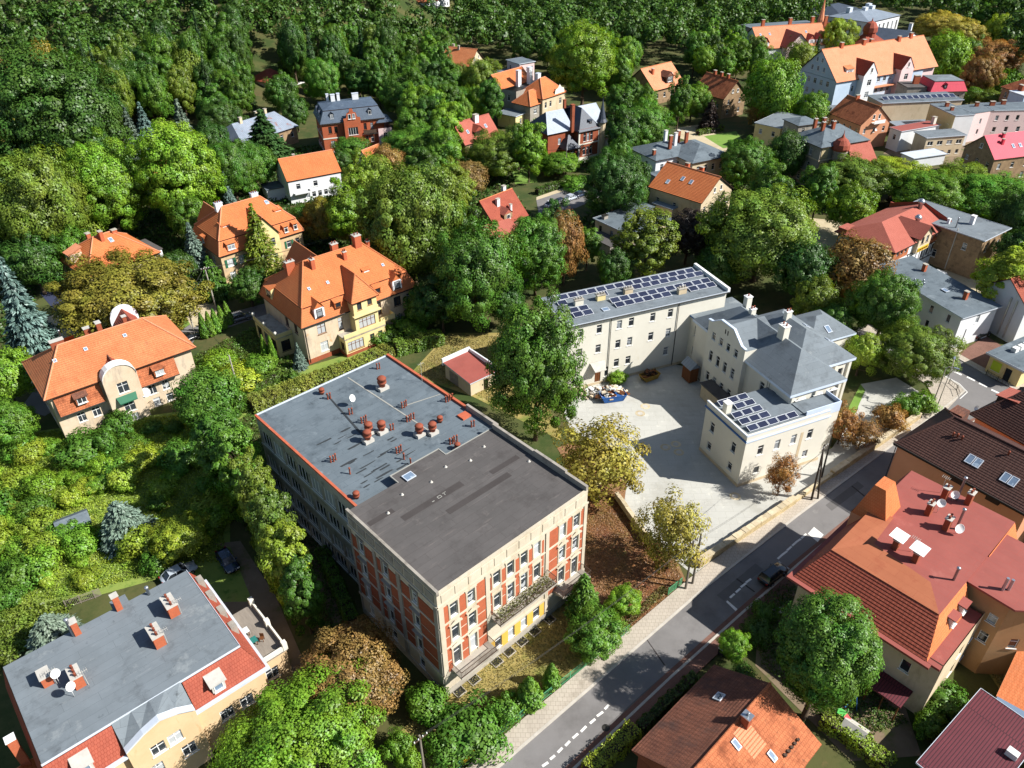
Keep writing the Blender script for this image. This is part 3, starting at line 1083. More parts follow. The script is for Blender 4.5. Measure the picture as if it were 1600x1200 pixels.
def willow(seed, R, H, nl, ls):
    rng = np.random.default_rng(seed)
    ns = 150
    per = nl // ns
    P = []
    for k in range(ns):
        a, q = rng.uniform(0, 2 * PI), rng.random() ** .6
        x, y = np.cos(a) * q * R, np.sin(a) * q * R
        zt = H * (1 - .42 * q * q) * rng.uniform(.9, 1)
        ln = zt * rng.uniform(.45, .8)
        s = rng.random(per)
        P.append(np.stack([x * (1 + .12 * s) + rng.normal(0, .14, per), y * (1 + .12 * s) + rng.normal(0, .14, per), zt - s * ln], 1))
    P = np.concatenate(P)
    o = P * np.array([1, 1, 0])
    o /= np.linalg.norm(o, axis=1, keepdims=True) + 1e-6
    n = o + .7 * unit(rng, len(P)) + np.array([0, 0, .3])
    n /= np.linalg.norm(n, axis=1, keepdims=True)
    al = np.tile(np.array([[0, 0, 1.0]]), (len(P), 1))
    cm = cards('crown', P, n, ls, 'leaves', rng, .4, al)
    return cm, limb_mesh('trunk', [(R * .5 * math.cos(t), R * .5 * math.sin(t), H * .8) for t in range(6)], 2, .3, seed, 'bark')


# kinds: (list of prototypes, natural radius, natural height)
KIND = {}


def kind(name, R, H, makers):
    KIND[name] = ([f() for f in makers], R, H)


kind('broad', 5.0, 11.0, [lambda s=s: broad(s, 5.0, 11.0, 2.2, 84, 22000, .32, cs=.23) for s in (3, 7, 12, 19, 23)])
kind('grand', 8.5, 17.0, [lambda s=s: broad(s, 8.5, 17.0, 2.6, 200, 66000, .33, cs=.165, rough=.36) for s in (4, 9, 17)])
kind('grandtall', 7.0, 19.0, [lambda s=s: broad(s, 7.0, 19.0, 3.0, 180, 56000, .32, cs=.18, rough=.42) for s in (33, 47)])
kind('tall', 4.0, 14.0, [lambda s=s: broad(s, 4.0, 14.0, 2.6, 90, 21000, .32, rough=.46, cs=.24) for s in (31, 38, 44)])
kind('round', 4.0, 8.0, [lambda s=s: broad(s, 4.0, 8.0, 1.2, 100, 22000, .25, rough=.14, cs=.25) for s in (51, 57)])
kind('egg', 4.7, 18.0, [lambda: broad(54, 4.7, 18.0, 4.2, 200, 60000, .22, rough=.08, cs=.19)])
kind('near', 5.5, 9.5, [lambda s=s: broad(s, 5.5, 9.5, 1.6, 150, 64000, .2, rough=.38, cs=.17) for s in (14,)])
kind('neardry', 4.5, 9.0, [lambda: broad(83, 4.5, 9.0, 1.4, 110, 40000, .2, 'leaves_dry', rough=.42, cs=.22)])
kind('hornbeam', 2.7, 12.0, [lambda s=s: broad(s, 2.7, 12.0, .5, 95, 20000, .25, rough=.4, cs=.25) for s in (151, 156)])
kind('sparse', 3.5, 8.0, [lambda s=s: broad(s, 3.5, 8.0, 1.0, 62, 12000, .25, 'leaves_dry', dens=.78, rough=.45, cs=.27) for s in (61, 67, 72)])
kind('autumn', 4.5, 10.0, [lambda s=s: broad(s, 4.5, 10.0, 1.8, 76, 18000, .32, 'leaves_dry', rough=.44) for s in (81, 86)])
kind('bush', 1.6, 2.4, [lambda s=s: broad(s, 1.6, 2.4, .12, 32, 4600, .2, rough=.38, cs=.35) for s in (91, 95, 99)])
kind('spruce', 3.2, 14.0, [lambda s=s: conifer(s, 3.2, 14.0, 9000, .62) for s in (101, 107)])
kind('yew', 2.6, 7.0, [lambda s=s: conifer(s, 2.6, 7.0, 6500, .42, droop=.12, tiers=12, base=.2, sharp=.7) for s in (111,)])
kind('larch', 3.0, 15.0, [lambda s=s: conifer(s, 3.0, 15.0, 4200, .5, 'leaves', droop=.35, tiers=20, base=1.5) for s in (121,)])
kind('column', 1.0, 5.0, [lambda s=s: column(s, 1.0, 5.0, 3600, .3) for s in (131, 135)])
kind('willow', 3.6, 8.0, [lambda: willow(141, 3.6, 8.0, 9000, .42)])
_pick = random.Random(5)


def plant(k, x, y, r, h, colour, label, z=0.0, name=None, cat=None, group=None, v=None):
    if k in ('broad', 'tall', 'autumn') and r > 5.7:
        k = 'grand' if h < 2.5 * r else 'grandtall'
    protos, R, H = KIND[k]
    cm, tm = protos[_pick.randrange(len(protos)) if v is None else v % len(protos)]
    nm = name or {'bush': 'bush', 'column': 'thuja', 'spruce': 'spruce_tree', 'yew': 'yew_tree', 'larch': 'larch_tree', 'willow': 'willow_tree'}.get(k, 'broadleaf_tree')
    t = thing(nm, label, cat or ('bush' if k == 'bush' else 'tree'), x, y, _pick.uniform(0, 360), z, group)
    s = (r / R, r / R * _pick.uniform(.92, 1.08), h / H)
    c = obj('crown', cm, t)
    c.scale = s
    c.color = (*colour, 1)
    w = obj('trunk', tm, t)
    w.scale = s
    return t


def hedge(name, label, pts, w, h, colour, dens=70, ls=.26, group=None, cat='hedge', z=0.0):
    """clipped hedge along a line of ground points: solid dark core painting the shade inside, and a coat of leaves"""
    rng = np.random.default_rng(abs(hash((round(pts[0][0], 1), round(pts[0][1], 1)))) % 9999)
    t = thing(name, label, cat, pts[0][0], pts[0][1], 0, z, group)
    o = np.array(pts[0])
    P, N = [], []
    core = MB()
    for a, b in zip(pts, pts[1:]):
        a, b = np.array(a) - o, np.array(b) - o
        d = b - a
        L = np.hypot(*d)
        d = d / L
        nn = np.array([-d[1], d[0]])
        n = int(dens * L * (w + 2 * h))
        u = rng.uniform(-.2, L + .2, n)
        q = rng.uniform(0, w + 2 * h, n)
        bump_ = .12 * np.sin(u * 2.1) + .1 * np.sin(u * 5.3 + 1) + rng.normal(0, .07, n)
        side = np.where(q < h, -1.0, np.where(q > h + w, 1.0, 0.0))
        v = np.where(side == 0, q - h - w / 2, side * (w / 2 + bump_))
        zz = np.where(side == 0, h + bump_, np.where(side < 0, q, w + 2 * h - q))
        p2 = a + d * u[:, None] + nn * v[:, None]
        P.append(np.column_stack([p2, zz]))
        nr = np.column_stack([nn * side[:, None], np.where(side == 0, 1.0, .25)]) + .6 * unit(rng, n)
        N.append(nr / np.linalg.norm(nr, axis=1, keepdims=True))
        k = .78
        c = [a + nn * w / 2 * k, a - nn * w / 2 * k, b - nn * w / 2 * k, b + nn * w / 2 * k]
        core.prism([tuple(x) for x in c], -.05, h * .86)
    me = cards('foliage', np.concatenate(P), np.concatenate(N), ls, 'leaves', rng)
    f = obj('foliage', me, t)
    f.color = (*colour, 1)
    core.build('shade_core', 'bark_dark', t)  # solid dark box, its colour stands in for shade between the leaves
    return t


def cover(name, label, poly, n, ls, colour, seed, mat='leaves', hmax=.35, cat='grass', up=.5, z=0.0, holes=()):
    """loose ground cover that nobody could count: small blades and leaves over a patch of ground"""
    rng = np.random.default_rng(seed)
    p = np.array(poly)
    q = rng.uniform(p.min(0), p.max(0), (n * 3, 2))

    def within(p):
        ins = np.zeros(len(q), bool)
        j = len(p) - 1
        for i in range(len(p)):
            ins ^= ((p[i, 1] > q[:, 1]) != (p[j, 1] > q[:, 1])) & (q[:, 0] < (p[j, 0] - p[i, 0]) * (q[:, 1] - p[i, 1]) / (p[j, 1] - p[i, 1] + 1e-9) + p[i, 0])
            j = i
        return ins
    ok = within(p)
    for hl in holes:
        ok &= ~within(np.array(hl))
    q = q[ok][:n]
    m = len(q)
    lump = .5 + .5 * np.sin(q[:, 0] * 1.3 + 2 * np.sin(q[:, 1] * .9)) * np.sin(q[:, 1] * 1.7 + seed)
    zz = z + .03 + rng.random(m) * hmax * (.25 + lump)
    nr = np.array([0, 0, up]) + .8 * unit(rng, m)
    nr /= np.linalg.norm(nr, axis=1, keepdims=True)
    me = cards(name, np.column_stack([q, zz]), nr, ls, mat, rng, .55)
    o = obj(name, me)
    o.color = (*colour, 1)
    o['kind'] = 'stuff'
    return tag(o, label, cat)


# ------------------------------------------------------------------ vehicles, poles, fences
def car(label, x, y, deg, paint, z=0.0, suv=False, group=None, name='parked_car'):
    t = thing(name, label, 'car', x, y, deg, z, group)

    def body():
        m = MB()
        hb = .98 if suv else .86
        prof = [(-2.2, .62, .34, hb - .04), (-2.1, .82, .28, hb), (-1.3, .88, .26, hb + .03), (0, .9, .26, hb + .02), (1.0, .89, .26, hb - .03), (1.75, .85, .27, hb - .12), (2.1, .74, .32, hb - .25), (2.2, .58, .38, hb - .36)]
        n = 10
        rings = []
        for px, hw, zl, zh in prof:
            rings.append(len(m.v))
            ring = [(-hw * .86, zl), (hw * .86, zl), (hw, zl + .16), (hw * 1.0, (zl + zh) / 2), (hw * .97, zh - .1), (hw * .86, zh), (-hw * .86, zh), (-hw * .97, zh - .1), (-hw, (zl + zh) / 2), (-hw, zl + .16)]
            m.v += [(px, a, b_) for a, b_ in ring]
        for i, j in zip(rings, rings[1:]):
            for q in range(n):
                w = (q + 1) % n
                m.f.append((i + q, j + q, j + w, i + w))
        m.f.append(tuple(rings[0] + q for q in range(n)))
        m.f.append(tuple(rings[-1] + q for q in reversed(range(n))))
        return m.mesh('body', paint, True)

    def cabin(k, dz, rear):
        m = MB()
        zb, zt = (.97 if suv else .85), (1.68 if suv else 1.42)
        xa, xb = (-2.02 if suv else rear), 1.02
        ta, tb = (-1.72 if suv else rear + .72), .28
        lo = [(xa, -.76 * k, zb), (xb, -.76 * k, zb), (xb, .76 * k, zb), (xa, .76 * k, zb)]
        hi = [(ta, -.6 * k, zt + dz), (tb, -.6 * k, zt + dz), (tb, .6 * k, zt + dz), (ta, .6 * k, zt + dz)]
        return m, lo, hi
    obj('body', cached(('carb', paint, suv), body), t)
    m, lo, hi = cabin(1.0, 0, -1.85)
    for i in range(4):
        j = (i + 1) % 4
        m.poly([lo[i], lo[j], hi[j], hi[i]])
    obj('window', cached(('carw', suv), lambda: m.mesh('window', 'pane_dark')), t)

    def top():
        r = MB()
        zt = hi[0][2]
        r.prism([(hi[0][0] - .04, -.62), (hi[1][0] + .04, -.62), (hi[1][0] + .04, .62), (hi[0][0] - .04, .62)], zt - .004, zt + .05)
        for i in range(4):
            r.tube([lo[i], hi[i]], .05, 5)
        for s in (-1, 1):
            r.tube([(-.35, s * .765, lo[0][2]), (-.4, s * .61, zt)], .045, 5)
            if suv:
                r.tube([(hi[0][0] + .1, s * .52, zt + .1), (hi[1][0] - .05, s * .52, zt + .1)], .03, 5)
        return r.mesh('roof', paint)
    obj('roof', cached(('carr', paint, suv), top), t)
    for sx in (-1.32, 1.32):
        for sy in (-.83, .83):
            def wh():
                m = MB()
                m.lathe([(.2, -.09), (.32, -.1), (.34, -.05), (.34, .05), (.32, .1), (.2, .09)], 0, 0, 14)
                return m.xf(0, Matrix.Rotation(PI / 2, 4, 'X')).mesh('wheel', 'rubber', True)
            w = obj('wheel', cached('carwheel', wh), t, (sx, sy, .34))
            obj('rim', cached('carrim', lambda: MB().lathe([(.02, -.105), (.2, -.1), (.2, .1), (.02, .105)], 0, 0, 10).xf(0, Matrix.Rotation(PI / 2, 4, 'X')).mesh('rim', 'steel')), w)
    for sy in (-.6, .6):
        obj('headlight', cached('carhl', lambda: MB().box(-.06, .06, -.17, .17, -.06, .07).mesh('headlight', 'lamp_glass')), t, (2.12, sy, .66))
        obj('taillight', cached('cartl', lambda: MB().box(-.05, .05, -.14, .14, -.12, .12).mesh('taillight', 'lamp_red')), t, (-2.17, sy, .78))
        obj('mirror', cached(('carm', paint), lambda: MB().box(-.07, .07, -.1, .1, -.06, .08).mesh('mirror', paint)), t, (.72, sy * 1.58, .98))
    return t


def utility_pole(label, x, y, h, deg=0.0, mat='pole_wood', lean=(0, 0), arm=True, z=0.0, strut=None, group='utility poles'):
    t = thing('utility_pole', label, 'utility pole', x, y, deg, z, group)
    MB().tube([(0, 0, -.4), (lean[0], lean[1], h)], [.16, .1], 8).build('pole', mat, t)
    if strut:
        MB().tube([(strut[0], strut[1], -.4), (lean[0] * .9, lean[1] * .9, h * .9)], [.14, .1], 8).build('strut', mat, t)
    if arm:
        MB().box(lean[0] - .8, lean[0] + .8, lean[1] - .16, lean[1] - .1, h - .45, h - .33).build('crossarm', 'rust_metal', t)
        for k in (-.7, -.25, .25, .7):
            obj('insulator', cached('insul', lambda: MB().lathe([(.05, 0), (.07, .08), (.04, .14), (.06, .2), (.02, .24)], 0, 0, 8).mesh('insulator', 'white_paint', True)), t, (lean[0] + k, lean[1] - .13, h - .335))
    return t


def wire(label, a, b, sag=.8, r=.022, group='overhead wires'):
    a, b = Vector(a), Vector(b)
    pts = []
    for k in range(13):
        f = k / 12
        p = a.lerp(b, f)
        p.z -= sag * 4 * f * (1 - f)
        pts.append(p - a)
    o = MB().tube(pts, r, 4, False).build('overhead_wire', 'dark_metal')
    o.location = a
    return tag(o, label, 'wire', group)


def street_lamp(label, x, y, h, deg):
    t = thing('street_lamp', label, 'street lamp', x, y, deg)
    MB().tube([(0, 0, 0), (0, 0, h - .6), (.3, 0, h - .1), (1.2, 0, h)], [.1, .07, .06, .05], 8).build('pole', 'pole_concrete', t)
    MB().box(1.0, 1.75, -.14, .14, h - .04, h + .1).build('lamp_head', 'steel', t)
    return t


def fence(label, pts, h, mat, step=2.5, bars=14, z=0.0, name='metal_fence', group=None):
    t = thing(name, label, 'fence', pts[0][0], pts[0][1], 0, z, group)
    o = Vector(pts[0])
    for a, b in zip(pts, pts[1:]):
        a, b = Vector(a) - o, Vector(b) - o
        L = (b - a).length
        n = max(1, round(L / step))
        ang = math.atan2(b.y - a.y, b.x - a.x)
        s = L / n

        def pan():
            m = MB().box(.05, s - .05, -.02, .02, .12, .17).box(.05, s - .05, -.02, .02, h - .12, h - .07)
            for k in range(bars):
                u = s * (k + .5) / bars
                m.box(u - .02, u + .02, -.011, .011, .06, h)
            return m.mesh('fence_panel', mat)
        pm = cached(('pan', round(s, 2), h, mat, bars), pan)
        for k in range(n):
            p = a.lerp(b, k / n)
            obj('post', cached(('post', h, mat), lambda: MB().box(-.04, .04, -.04, .04, -.2, h + .08).mesh('post', mat)), t, (p.x, p.y, 0), ang)
            obj('fence_panel', pm, t, (p.x, p.y, 0), ang)
    return t


def sheet(name, pts, z, mat, thick=0.0):
    """level piece of ground: road, path, lawn"""
    m = MB()
    if thick:
        m.prism(pts, z - thick, z)
    else:
        m.poly([(x, y, z) for x, y in pts])
    return structure(name, m, mat)


def strip(pl, w0, w1):
    """polygon between two offsets of a polyline"""
    A, B_ = [], []
    n = len(pl)
    for i in range(n):
        a, c = Vector(pl[max(0, i - 1)]), Vector(pl[min(n - 1, i + 1)])
        d = (c - a).normalized()
        nn = Vector((-d.y, d.x))
        A.append(tuple(Vector(pl[i]) + nn * w0))
        B_.append(tuple(Vector(pl[i]) + nn * w1))
    return B_ + A[::-1]


# ------------------------------------------------------------------ ground, roads, yards
def sm(t):
    t = max(0.0, min(1.0, t))
    return t * t * (3 - 2 * t)


def terrain(x, y):
    """level town, wooded hillside behind it (steeper and nearer on the left)"""
    k = sm((40 - x) / 140)
    y0 = 420 * (1 - k) + 255 * k
    return 42 * sm((y - y0) / 190) * (.55 + .45 * k) - .02


g = MB()
NX, NY = 70, 80
for j in range(NY + 1):
    for i in range(NX + 1):
        x = -900 + 1800 * i / NX
        y = -60 + 1500 * (j / NY) ** 1.5
        g.v.append((x, y, terrain(x, y)))
for j in range(NY):
    for i in range(NX):
        a = j * (NX + 1) + i
        g.f.append((a, a + 1, a + NX + 2, a + NX + 1))
structure('ground', g, 'ground_soil')

KL = [(-6.4, 36.8), (-1.6, 41.4), (9.4, 51.1), (23.1, 63.3), (38.4, 75.7), (58.5, 91.4), (68.9, 99.3), (72.7, 102.4)]
KR = [(0.3, 36.2), (5.6, 41.3), (16.9, 51.4), (26.8, 59.9), (35.8, 67.4), (45.3, 75.0), (57.2, 84.8), (69.3, 94.6), (77.6, 99.1)]
JN = [(72.7, 102.4), (74.7, 104.1), (74.5, 106.3), (73.2, 108.6), (69.1, 112.9), (62.4, 118.7)]
JF = [(64.3, 124.0), (72.1, 119.8), (77.8, 114.8), (80.5, 108.9), (82.6, 105.3), (86.3, 96.5), (89.7, 86.4)]
JR = [(82.4, 83.7), (79.2, 91.0), (77.6, 99.1)]
sheet('road', KL + JN[1:] + JF + JR[:-1] + KR[::-1], .02, 'asphalt')
sheet('road_patch', [(6.4, 43.1), (14.1, 49.8), (21.6, 56.1), (22.7, 55.1), (15.3, 48.9), (7.9, 42.3)], .026, 'asphalt_patch')
sheet('road_patch', [(24.5, 62.5), (30.5, 67.5), (31.2, 66.5), (25.2, 61.6)], .026, 'asphalt_patch')


def kerb(pl, side, name='kerb'):
    q = strip(pl, 0, .28 * side)
    m = MB().prism(q if side > 0 else q[::-1], -.05, .15)
    return structure(name, m, 'kerb_stone')


kerb(KL, 1)
kerb(JN, 1)
kerb(KR, -1)
kerb(JF, 1)
sheet('pavement', strip(KL, .29, 2.3), .13, 'pavement', .2)
sheet('pavement', strip(KR, -.29, -1.7), .13, 'pavement_red', .2)
sheet('pavement', strip(JF, .29, 3.0), .13, 'pavement', .2)
sheet('pavement', JN + [(63.3, 121.3), (66.3, 111.3), (69.2, 106.4), (68.6, 101.4), (69.5, 99.3)], .125, 'pavement', .2)
sheet('brick_forecourt', [(79.0, 115.6), (86.8, 121.3), (88.3, 116.5), (82.3, 109.1), (80.8, 111.7)], .14, 'pavement_red', .2)
# painted bay markings of the parking lane
for px0, py0, px1, py1 in [(2.6, 41.5, 3.2, 41.9), (3.4, 42.2, 3.9, 42.6), (4.2, 42.9, 4.7, 43.4), (5.0, 43.6, 5.5, 44.1), (5.8, 44.4, 6.4, 44.9), (6.7, 45.1, 7.3, 45.7), (7.7, 46.0, 8.3, 46.5), (8.5, 46.8, 9.2, 47.3), (9.4, 47.6, 9.9, 48.1), (26.0, 62.1, 26.7, 62.7), (26.9, 62.9, 27.6, 63.5), (27.7, 63.7, 28.5, 64.3), (28.5, 64.4, 29.3, 65.0), (33.5, 68.2, 34.3, 68.9), (34.3, 68.9, 35.1, 69.5), (35.1, 69.6, 35.9, 70.3), (36.0, 70.4, 36.8, 71.1), (36.8, 71.1, 37.5, 71.6), (37.6, 71.7, 38.5, 72.5)]:
    a, b_ = Vector((px0, py0)), Vector((px1, py1))
    d = (b_ - a).normalized()
    n_ = Vector((-d.y, d.x)) * .13
    sheet('road_marking', [tuple(a - n_), tuple(b_ - n_), tuple(b_ + n_), tuple(a + n_)], .032, 'road_paint')
sheet('road_marking', [(25.4, 61.5), (25.6, 61.7), (26.5, 60.4), (26.2, 60.1)], .032, 'road_paint')
sheet('road_marking', [(38.7, 72.5), (39.9, 73.7), (40.7, 72.3), (39.5, 71.0)], .032, 'road_paint')
for q in [[(75.7, 110.4), (76.6, 109.2), (76.3, 108.8), (75.4, 110.0)], [(77.2, 108.6), (78.0, 107.4), (77.7, 107.0), (76.9, 108.2)], [(78.3, 106.7), (79.1, 105.5), (78.8, 105.2), (78.0, 106.3)], [(79.4, 104.8), (80.2, 103.7), (79.9, 103.3), (79.1, 104.4)], [(74.3, 112.0), (75.2, 110.8), (74.9, 110.4), (74.0, 111.6)]]:
    sheet('road_marking', q, .032, 'road_paint')
sheet('road_marking', strip(JN, -.25, -.4), .031, 'road_paint')
for q in [[(14.7, 57.1), (14.8, 57.1), (16.7, 52.8), (16.5, 52.8)], [(27.4, 65.0), (27.6, 65.1), (29.3, 63.0), (29.1, 62.9)], [(47.7, 81.6), (47.9, 81.7), (48.9, 79.6), (48.7, 79.4)]]:
    sheet('road_crack', q, .0285, 'bitumen_patch')
sheet('road_patch', [(42.8, 77.8), (49.0, 82.6), (49.5, 81.5), (43.3, 76.7)], .0265, 'asphalt_patch')
sheet('gutter_strip', strip(KR, .0, .55), .03, 'pavement_red')

sheet('school_yard', [(8.2, 100.4), (13.5, 107.5), (20.6, 112.2), (23.8, 115.2), (31.1, 112.0), (32.8, 99.9), (28.8, 90.3), (32.7, 82.9), (47.9, 90.0), (55.3, 99.5), (58.4, 106.6), (65.1, 108.4), (68.6, 101.4), (59.3, 94.8), (38.4, 77.8), (22.4, 65.6), (20.8, 67.7), (17.6, 73.3), (15.2, 78.2), (17.3, 87.6), (8.9, 95.3)], .012, 'yard_gravel')
sheet('leaf_litter_ground', [(8.9, 65.7), (9.4, 82.1), (6.7, 90.7), (9.2, 92.2), (17.0, 84.7), (15.2, 78.2), (20.8, 67.7), (21.3, 64.1), (12.6, 56.7), (9.3, 57.2)], .008, 'leaf_litter')
sheet('garden_lawn', [(-7.2, 49.5), (8.9, 65.2), (11.6, 57.6), (13.5, 58.4), (-3.0, 43.7), (-10.2, 38.4), (-15.6, 41.5), (-11.0, 46.3)], .006, 'dry_grass')
sheet('back_lawn', [(-17.6, 110.9), (-11.8, 124.6), (0.1, 124.4), (6.1, 100.4), (7.7, 92.2), (-0.1, 98.8), (-6.4, 104.1)], .007, 'dry_grass')
sheet('meadow', [(-84.8, 93.7), (-51.9, 101.4), (-42.8, 91.5), (-35.5, 66.3), (-40.6, 67.5), (-53.0, 62.6), (-64.8, 59.0)], .005, 'lawn')
sheet('garden_lawn', [(-48.8, 101.3), (-41.7, 110.4), (-22.2, 121.5), (-17.3, 119.2), (-22.4, 114.0), (-41.5, 101.2), (-45.2, 96.3)], .006, 'lawn')
sheet('dirt_track', [(-39.6, 71.8), (-35.9, 72.3), (-29.1, 63.2), (-20.9, 49.3), (-23.5, 48.6), (-28.0, 55.9), (-34.8, 61.4), (-36.6, 62.4)], .009, 'dirt')
sheet('dirt_track', [(-30.0, 77.6), (-28.2, 77.6), (-19.6, 60.2), (-17.8, 55.7), (-19.6, 55.8), (-25.0, 66.2)], .01, 'dirt')
sheet('drive_lawn', [(-39.6, 71.8), (-36.9, 71.2), (-31.6, 62.3), (-35.8, 62.3), (-40.3, 66.4)], .0105, 'lawn')
sheet('villa_street', [(-78.6, 113.1), (-80.6, 109.2), (-80.1, 101.9), (-75.1, 100.1), (-73.0, 104.4), (-58.5, 117.8), (-58.6, 123.3), (-47.3, 132.6), (-47.3, 137.8), (-61.1, 129.2), (-63.1, 124.5)], .011, 'asphalt')
sheet('sand_drive', [(-64.7, 134.2), (-60.2, 138.0), (-55.3, 130.3), (-60.5, 127.5)], .015, 'sand_path')
sheet('lawn_corner', [(-67.3, 129.3), (-64.7, 134.2), (-61.1, 129.2), (-63.7, 124.5)], .014, 'lawn_bright')
sheet('sports_pad', [(-96.6, 142.1), (-94.9, 147.7), (-87.7, 138.6), (-86.6, 133.4), (-90.1, 134.8)], .015, 'tennis_blue')
sheet('yard_path', [(-91.4, 131.0), (-88.8, 133.5), (-78.9, 123.7), (-80.0, 117.2), (-87.9, 123.9)], .012, 'sand_path')
sheet('hill_street', [(6.7, 190.0), (20.3, 201.4), (26.1, 200.3), (27.3, 195.6), (16.4, 184.2), (7.0, 180.4)], .02, 'asphalt')
sheet('sand_path', [(6.8, 191.7), (20.5, 203.8), (24.0, 204.7), (20.2, 200.9), (6.7, 189.6)], .025, 'sand_path')
sheet('villa_lawn', [(0.6, 212.4), (6.9, 213.8), (7.4, 202.3), (1.4, 201.0)], .015, 'lawn_bright')
sheet('lane', [(52.7, 249.1), (60.5, 252.3), (68.1, 232.7), (74.1, 226.6), (80.9, 217.9), (79.0, 211.6), (63.4, 221.2), (52.0, 239.4)], .012, 'sand_path')
sheet('lane_lawn', [(60.0, 240.4), (71.1, 245.2), (70.9, 232.6), (63.3, 228.7)], .014, 'lawn_bright')
sheet('inn_drive', [(71.5, 176.7), (78.5, 174.6), (77.0, 162.0), (68.3, 149.3), (66.2, 155.6)], .012, 'sand_path')
sheet('inn_yard', [(86.5, 147.4), (95.2, 148.7), (100.4, 145.6), (98.1, 138.6), (92.3, 134.7), (88.5, 143.0)], .012, 'sand_path')
sheet('lane_lawn', [(88.3, 180.2), (94.6, 182.1), (92.9, 176.1), (86.1, 172.5)], .012, 'lawn_bright')
sheet('school_garden', [(53.7, 99.6), (58.4, 106.6), (58.5, 104.8), (54.3, 98.2)], .016, 'lawn_bright')
sheet('town_yard', [(108.3, 222.6), (132.8, 253.2), (169.0, 259.0), (155.7, 221.1), (132.3, 191.7), (121.6, 211.3)], .01, 'dirt')
sheet('town_yard', [(103.9, 293.9), (120.8, 302.4), (119.3, 284.5), (103.2, 276.9)], .012, 'sand_path')
sheet('gravel_yard', [(51.6, 53.2), (60.4, 60.1), (63.7, 55.6), (56.3, 47.7), (51.9, 49.6)], .01, 'dry_grass')
sheet('side_garden', [(30.7, 65.4), (35.1, 65.4), (41.4, 50.9), (40.4, 42.2), (33.2, 41.7), (26.6, 52.7)], .006, 'dirt')

# ------------------------------------------------------------------ the empty brick house with the dark flat roof
b = thing('brick_tenement', 'tall red brick and stucco house with dark flat roof and front balconies', 'building', -7.41, 49.28, 42.68)
FX, FY, FZ = 21.3, 15.4, 16.2
front = []
for u in (1.9, 4.15, 17.4, 19.6):
    front += [(u, 11.75, .95, 1.95), (u, 8.15, .95, 2.15), (u, 4.4 if u > 4 and u < 18 else 4.05, .95, 2.35 if u > 4 and u < 18 else 2.9)]
for u in (7.6, 9.55, 11.5, 13.45):
    front += [(u, 11.75, .95, 1.95), (u, 7.85 if u in (9.55, 11.5) else 8.15, .95, 2.5 if u in (9.55, 11.5) else 2.15), (u, 1.35, .95, 1.75)]
side = []
for v in (13.4, 8.95, 3.9):
    side += [(FY - v, 11.7, .95, 1.9), (FY - v, 8.1, .95, 2.1), (FY - v, 4.2, .95, 2.4), (FY - v, 1.2, .95, 1.7)]
MP = rect(0, FX, 0, FY)
walls(b, MP, 0, 16.0, 'stucco_front', {0: front, 3: side}, depth=.24, pane='pane_curtain')
roof_flat(b, [(.3, .1), (FX - .3, .1), (FX - .3, 15.6), (13.8, 15.6), (13.8, 17), (6.9, 17), (6.9, 15.6), (.3, 15.6)], FZ, 'bitumen_dark', .3)
# red brick panels between the stucco pilasters, one mesh each
FR0 = [(.65, 6.0), (6.55, 14.7), (15.3, 20.75)]


def brick_fields(cols, ww, x0, x1, zs):
    """brick field cut round the window surrounds"""
    xs = [x0] + [c for w in cols for c in (w - ww, w + ww)] + [x1]
    out = []
    for i in range(0, len(xs), 2):
        for za, zb in zs:
            out.append((xs[i], xs[i + 1], za, zb))
    return out


ZB = ((3.7, 5.2), (5.45, 7.4), (7.75, 9.1), (9.3, 11.15), (11.5, 13.9))
for cols, (x0, x1) in (((1.9, 4.15), FR0[0]), ((17.4, 19.6), FR0[2])):
    for xa, xb, za, zb in brick_fields(cols, .72, x0, x1, ZB):
        MB().box(xa, xb, -.05, .02, za, zb).build('brick_panel', 'brick_orange', b)
for xa, xb, za, zb in brick_fields((7.6, 9.55, 11.5, 13.45), .7, 6.75, 14.5, ((7.7, 9.2), (9.4, 11.2), (11.5, 13.4))):
    MB().box(xa, xb, -.05, .02, za, zb).build('brick_panel', 'brick_orange', b)
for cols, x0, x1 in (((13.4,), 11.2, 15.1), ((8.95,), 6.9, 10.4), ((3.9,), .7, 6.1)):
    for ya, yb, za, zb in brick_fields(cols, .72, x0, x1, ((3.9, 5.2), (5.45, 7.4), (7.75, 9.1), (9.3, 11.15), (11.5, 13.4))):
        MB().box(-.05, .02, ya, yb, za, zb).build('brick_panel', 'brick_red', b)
for xa, xb in ((6.5, 15.2),):
    for za, zb in ((1.25, 3.3),):
        for c0, c1 in zip((6.55, 8.1, 10.05, 12.0, 13.95), (7.1, 9.05, 11.0, 12.95, 14.7)):
            MB().box(c0, c1, -.05, .02, za - .25, zb).build('yellow_panel', 'plaster_sunny', b)
for xa, xb in ((0, .6), (6.05, 6.5), (14.75, 15.25), (20.8, 21.3)):
    MB().box(xa, xb, -.12, .015, 1.0, 14.3).build('pilaster', 'stucco_front', b)
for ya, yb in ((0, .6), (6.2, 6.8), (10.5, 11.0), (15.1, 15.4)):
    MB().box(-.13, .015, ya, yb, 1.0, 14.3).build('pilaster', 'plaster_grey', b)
band(b, MP, 3.35, 3.65, .16, 'stucco_front', edges=(0, 3))
band(b, MP, 7.5, 7.68, .1, 'stucco_front', edges=(0, 3))
band(b, MP, 11.2, 11.36, .09, 'stucco_front', edges=(0, 3))
band(b, MP, 14.3, 14.5, .14, 'stucco_front', edges=(0, 3))
band(b, MP, 0, .95, .1, 'concrete', 'plinth', edges=(0, 3))
for k in range(12):                                  # frieze panels under the roof edge
    u = .5 + k * 1.72
    MB().box(u, u + 1.45, -.06, .015, 14.75, 15.85).build('frieze_panel', 'stucco_front', b)
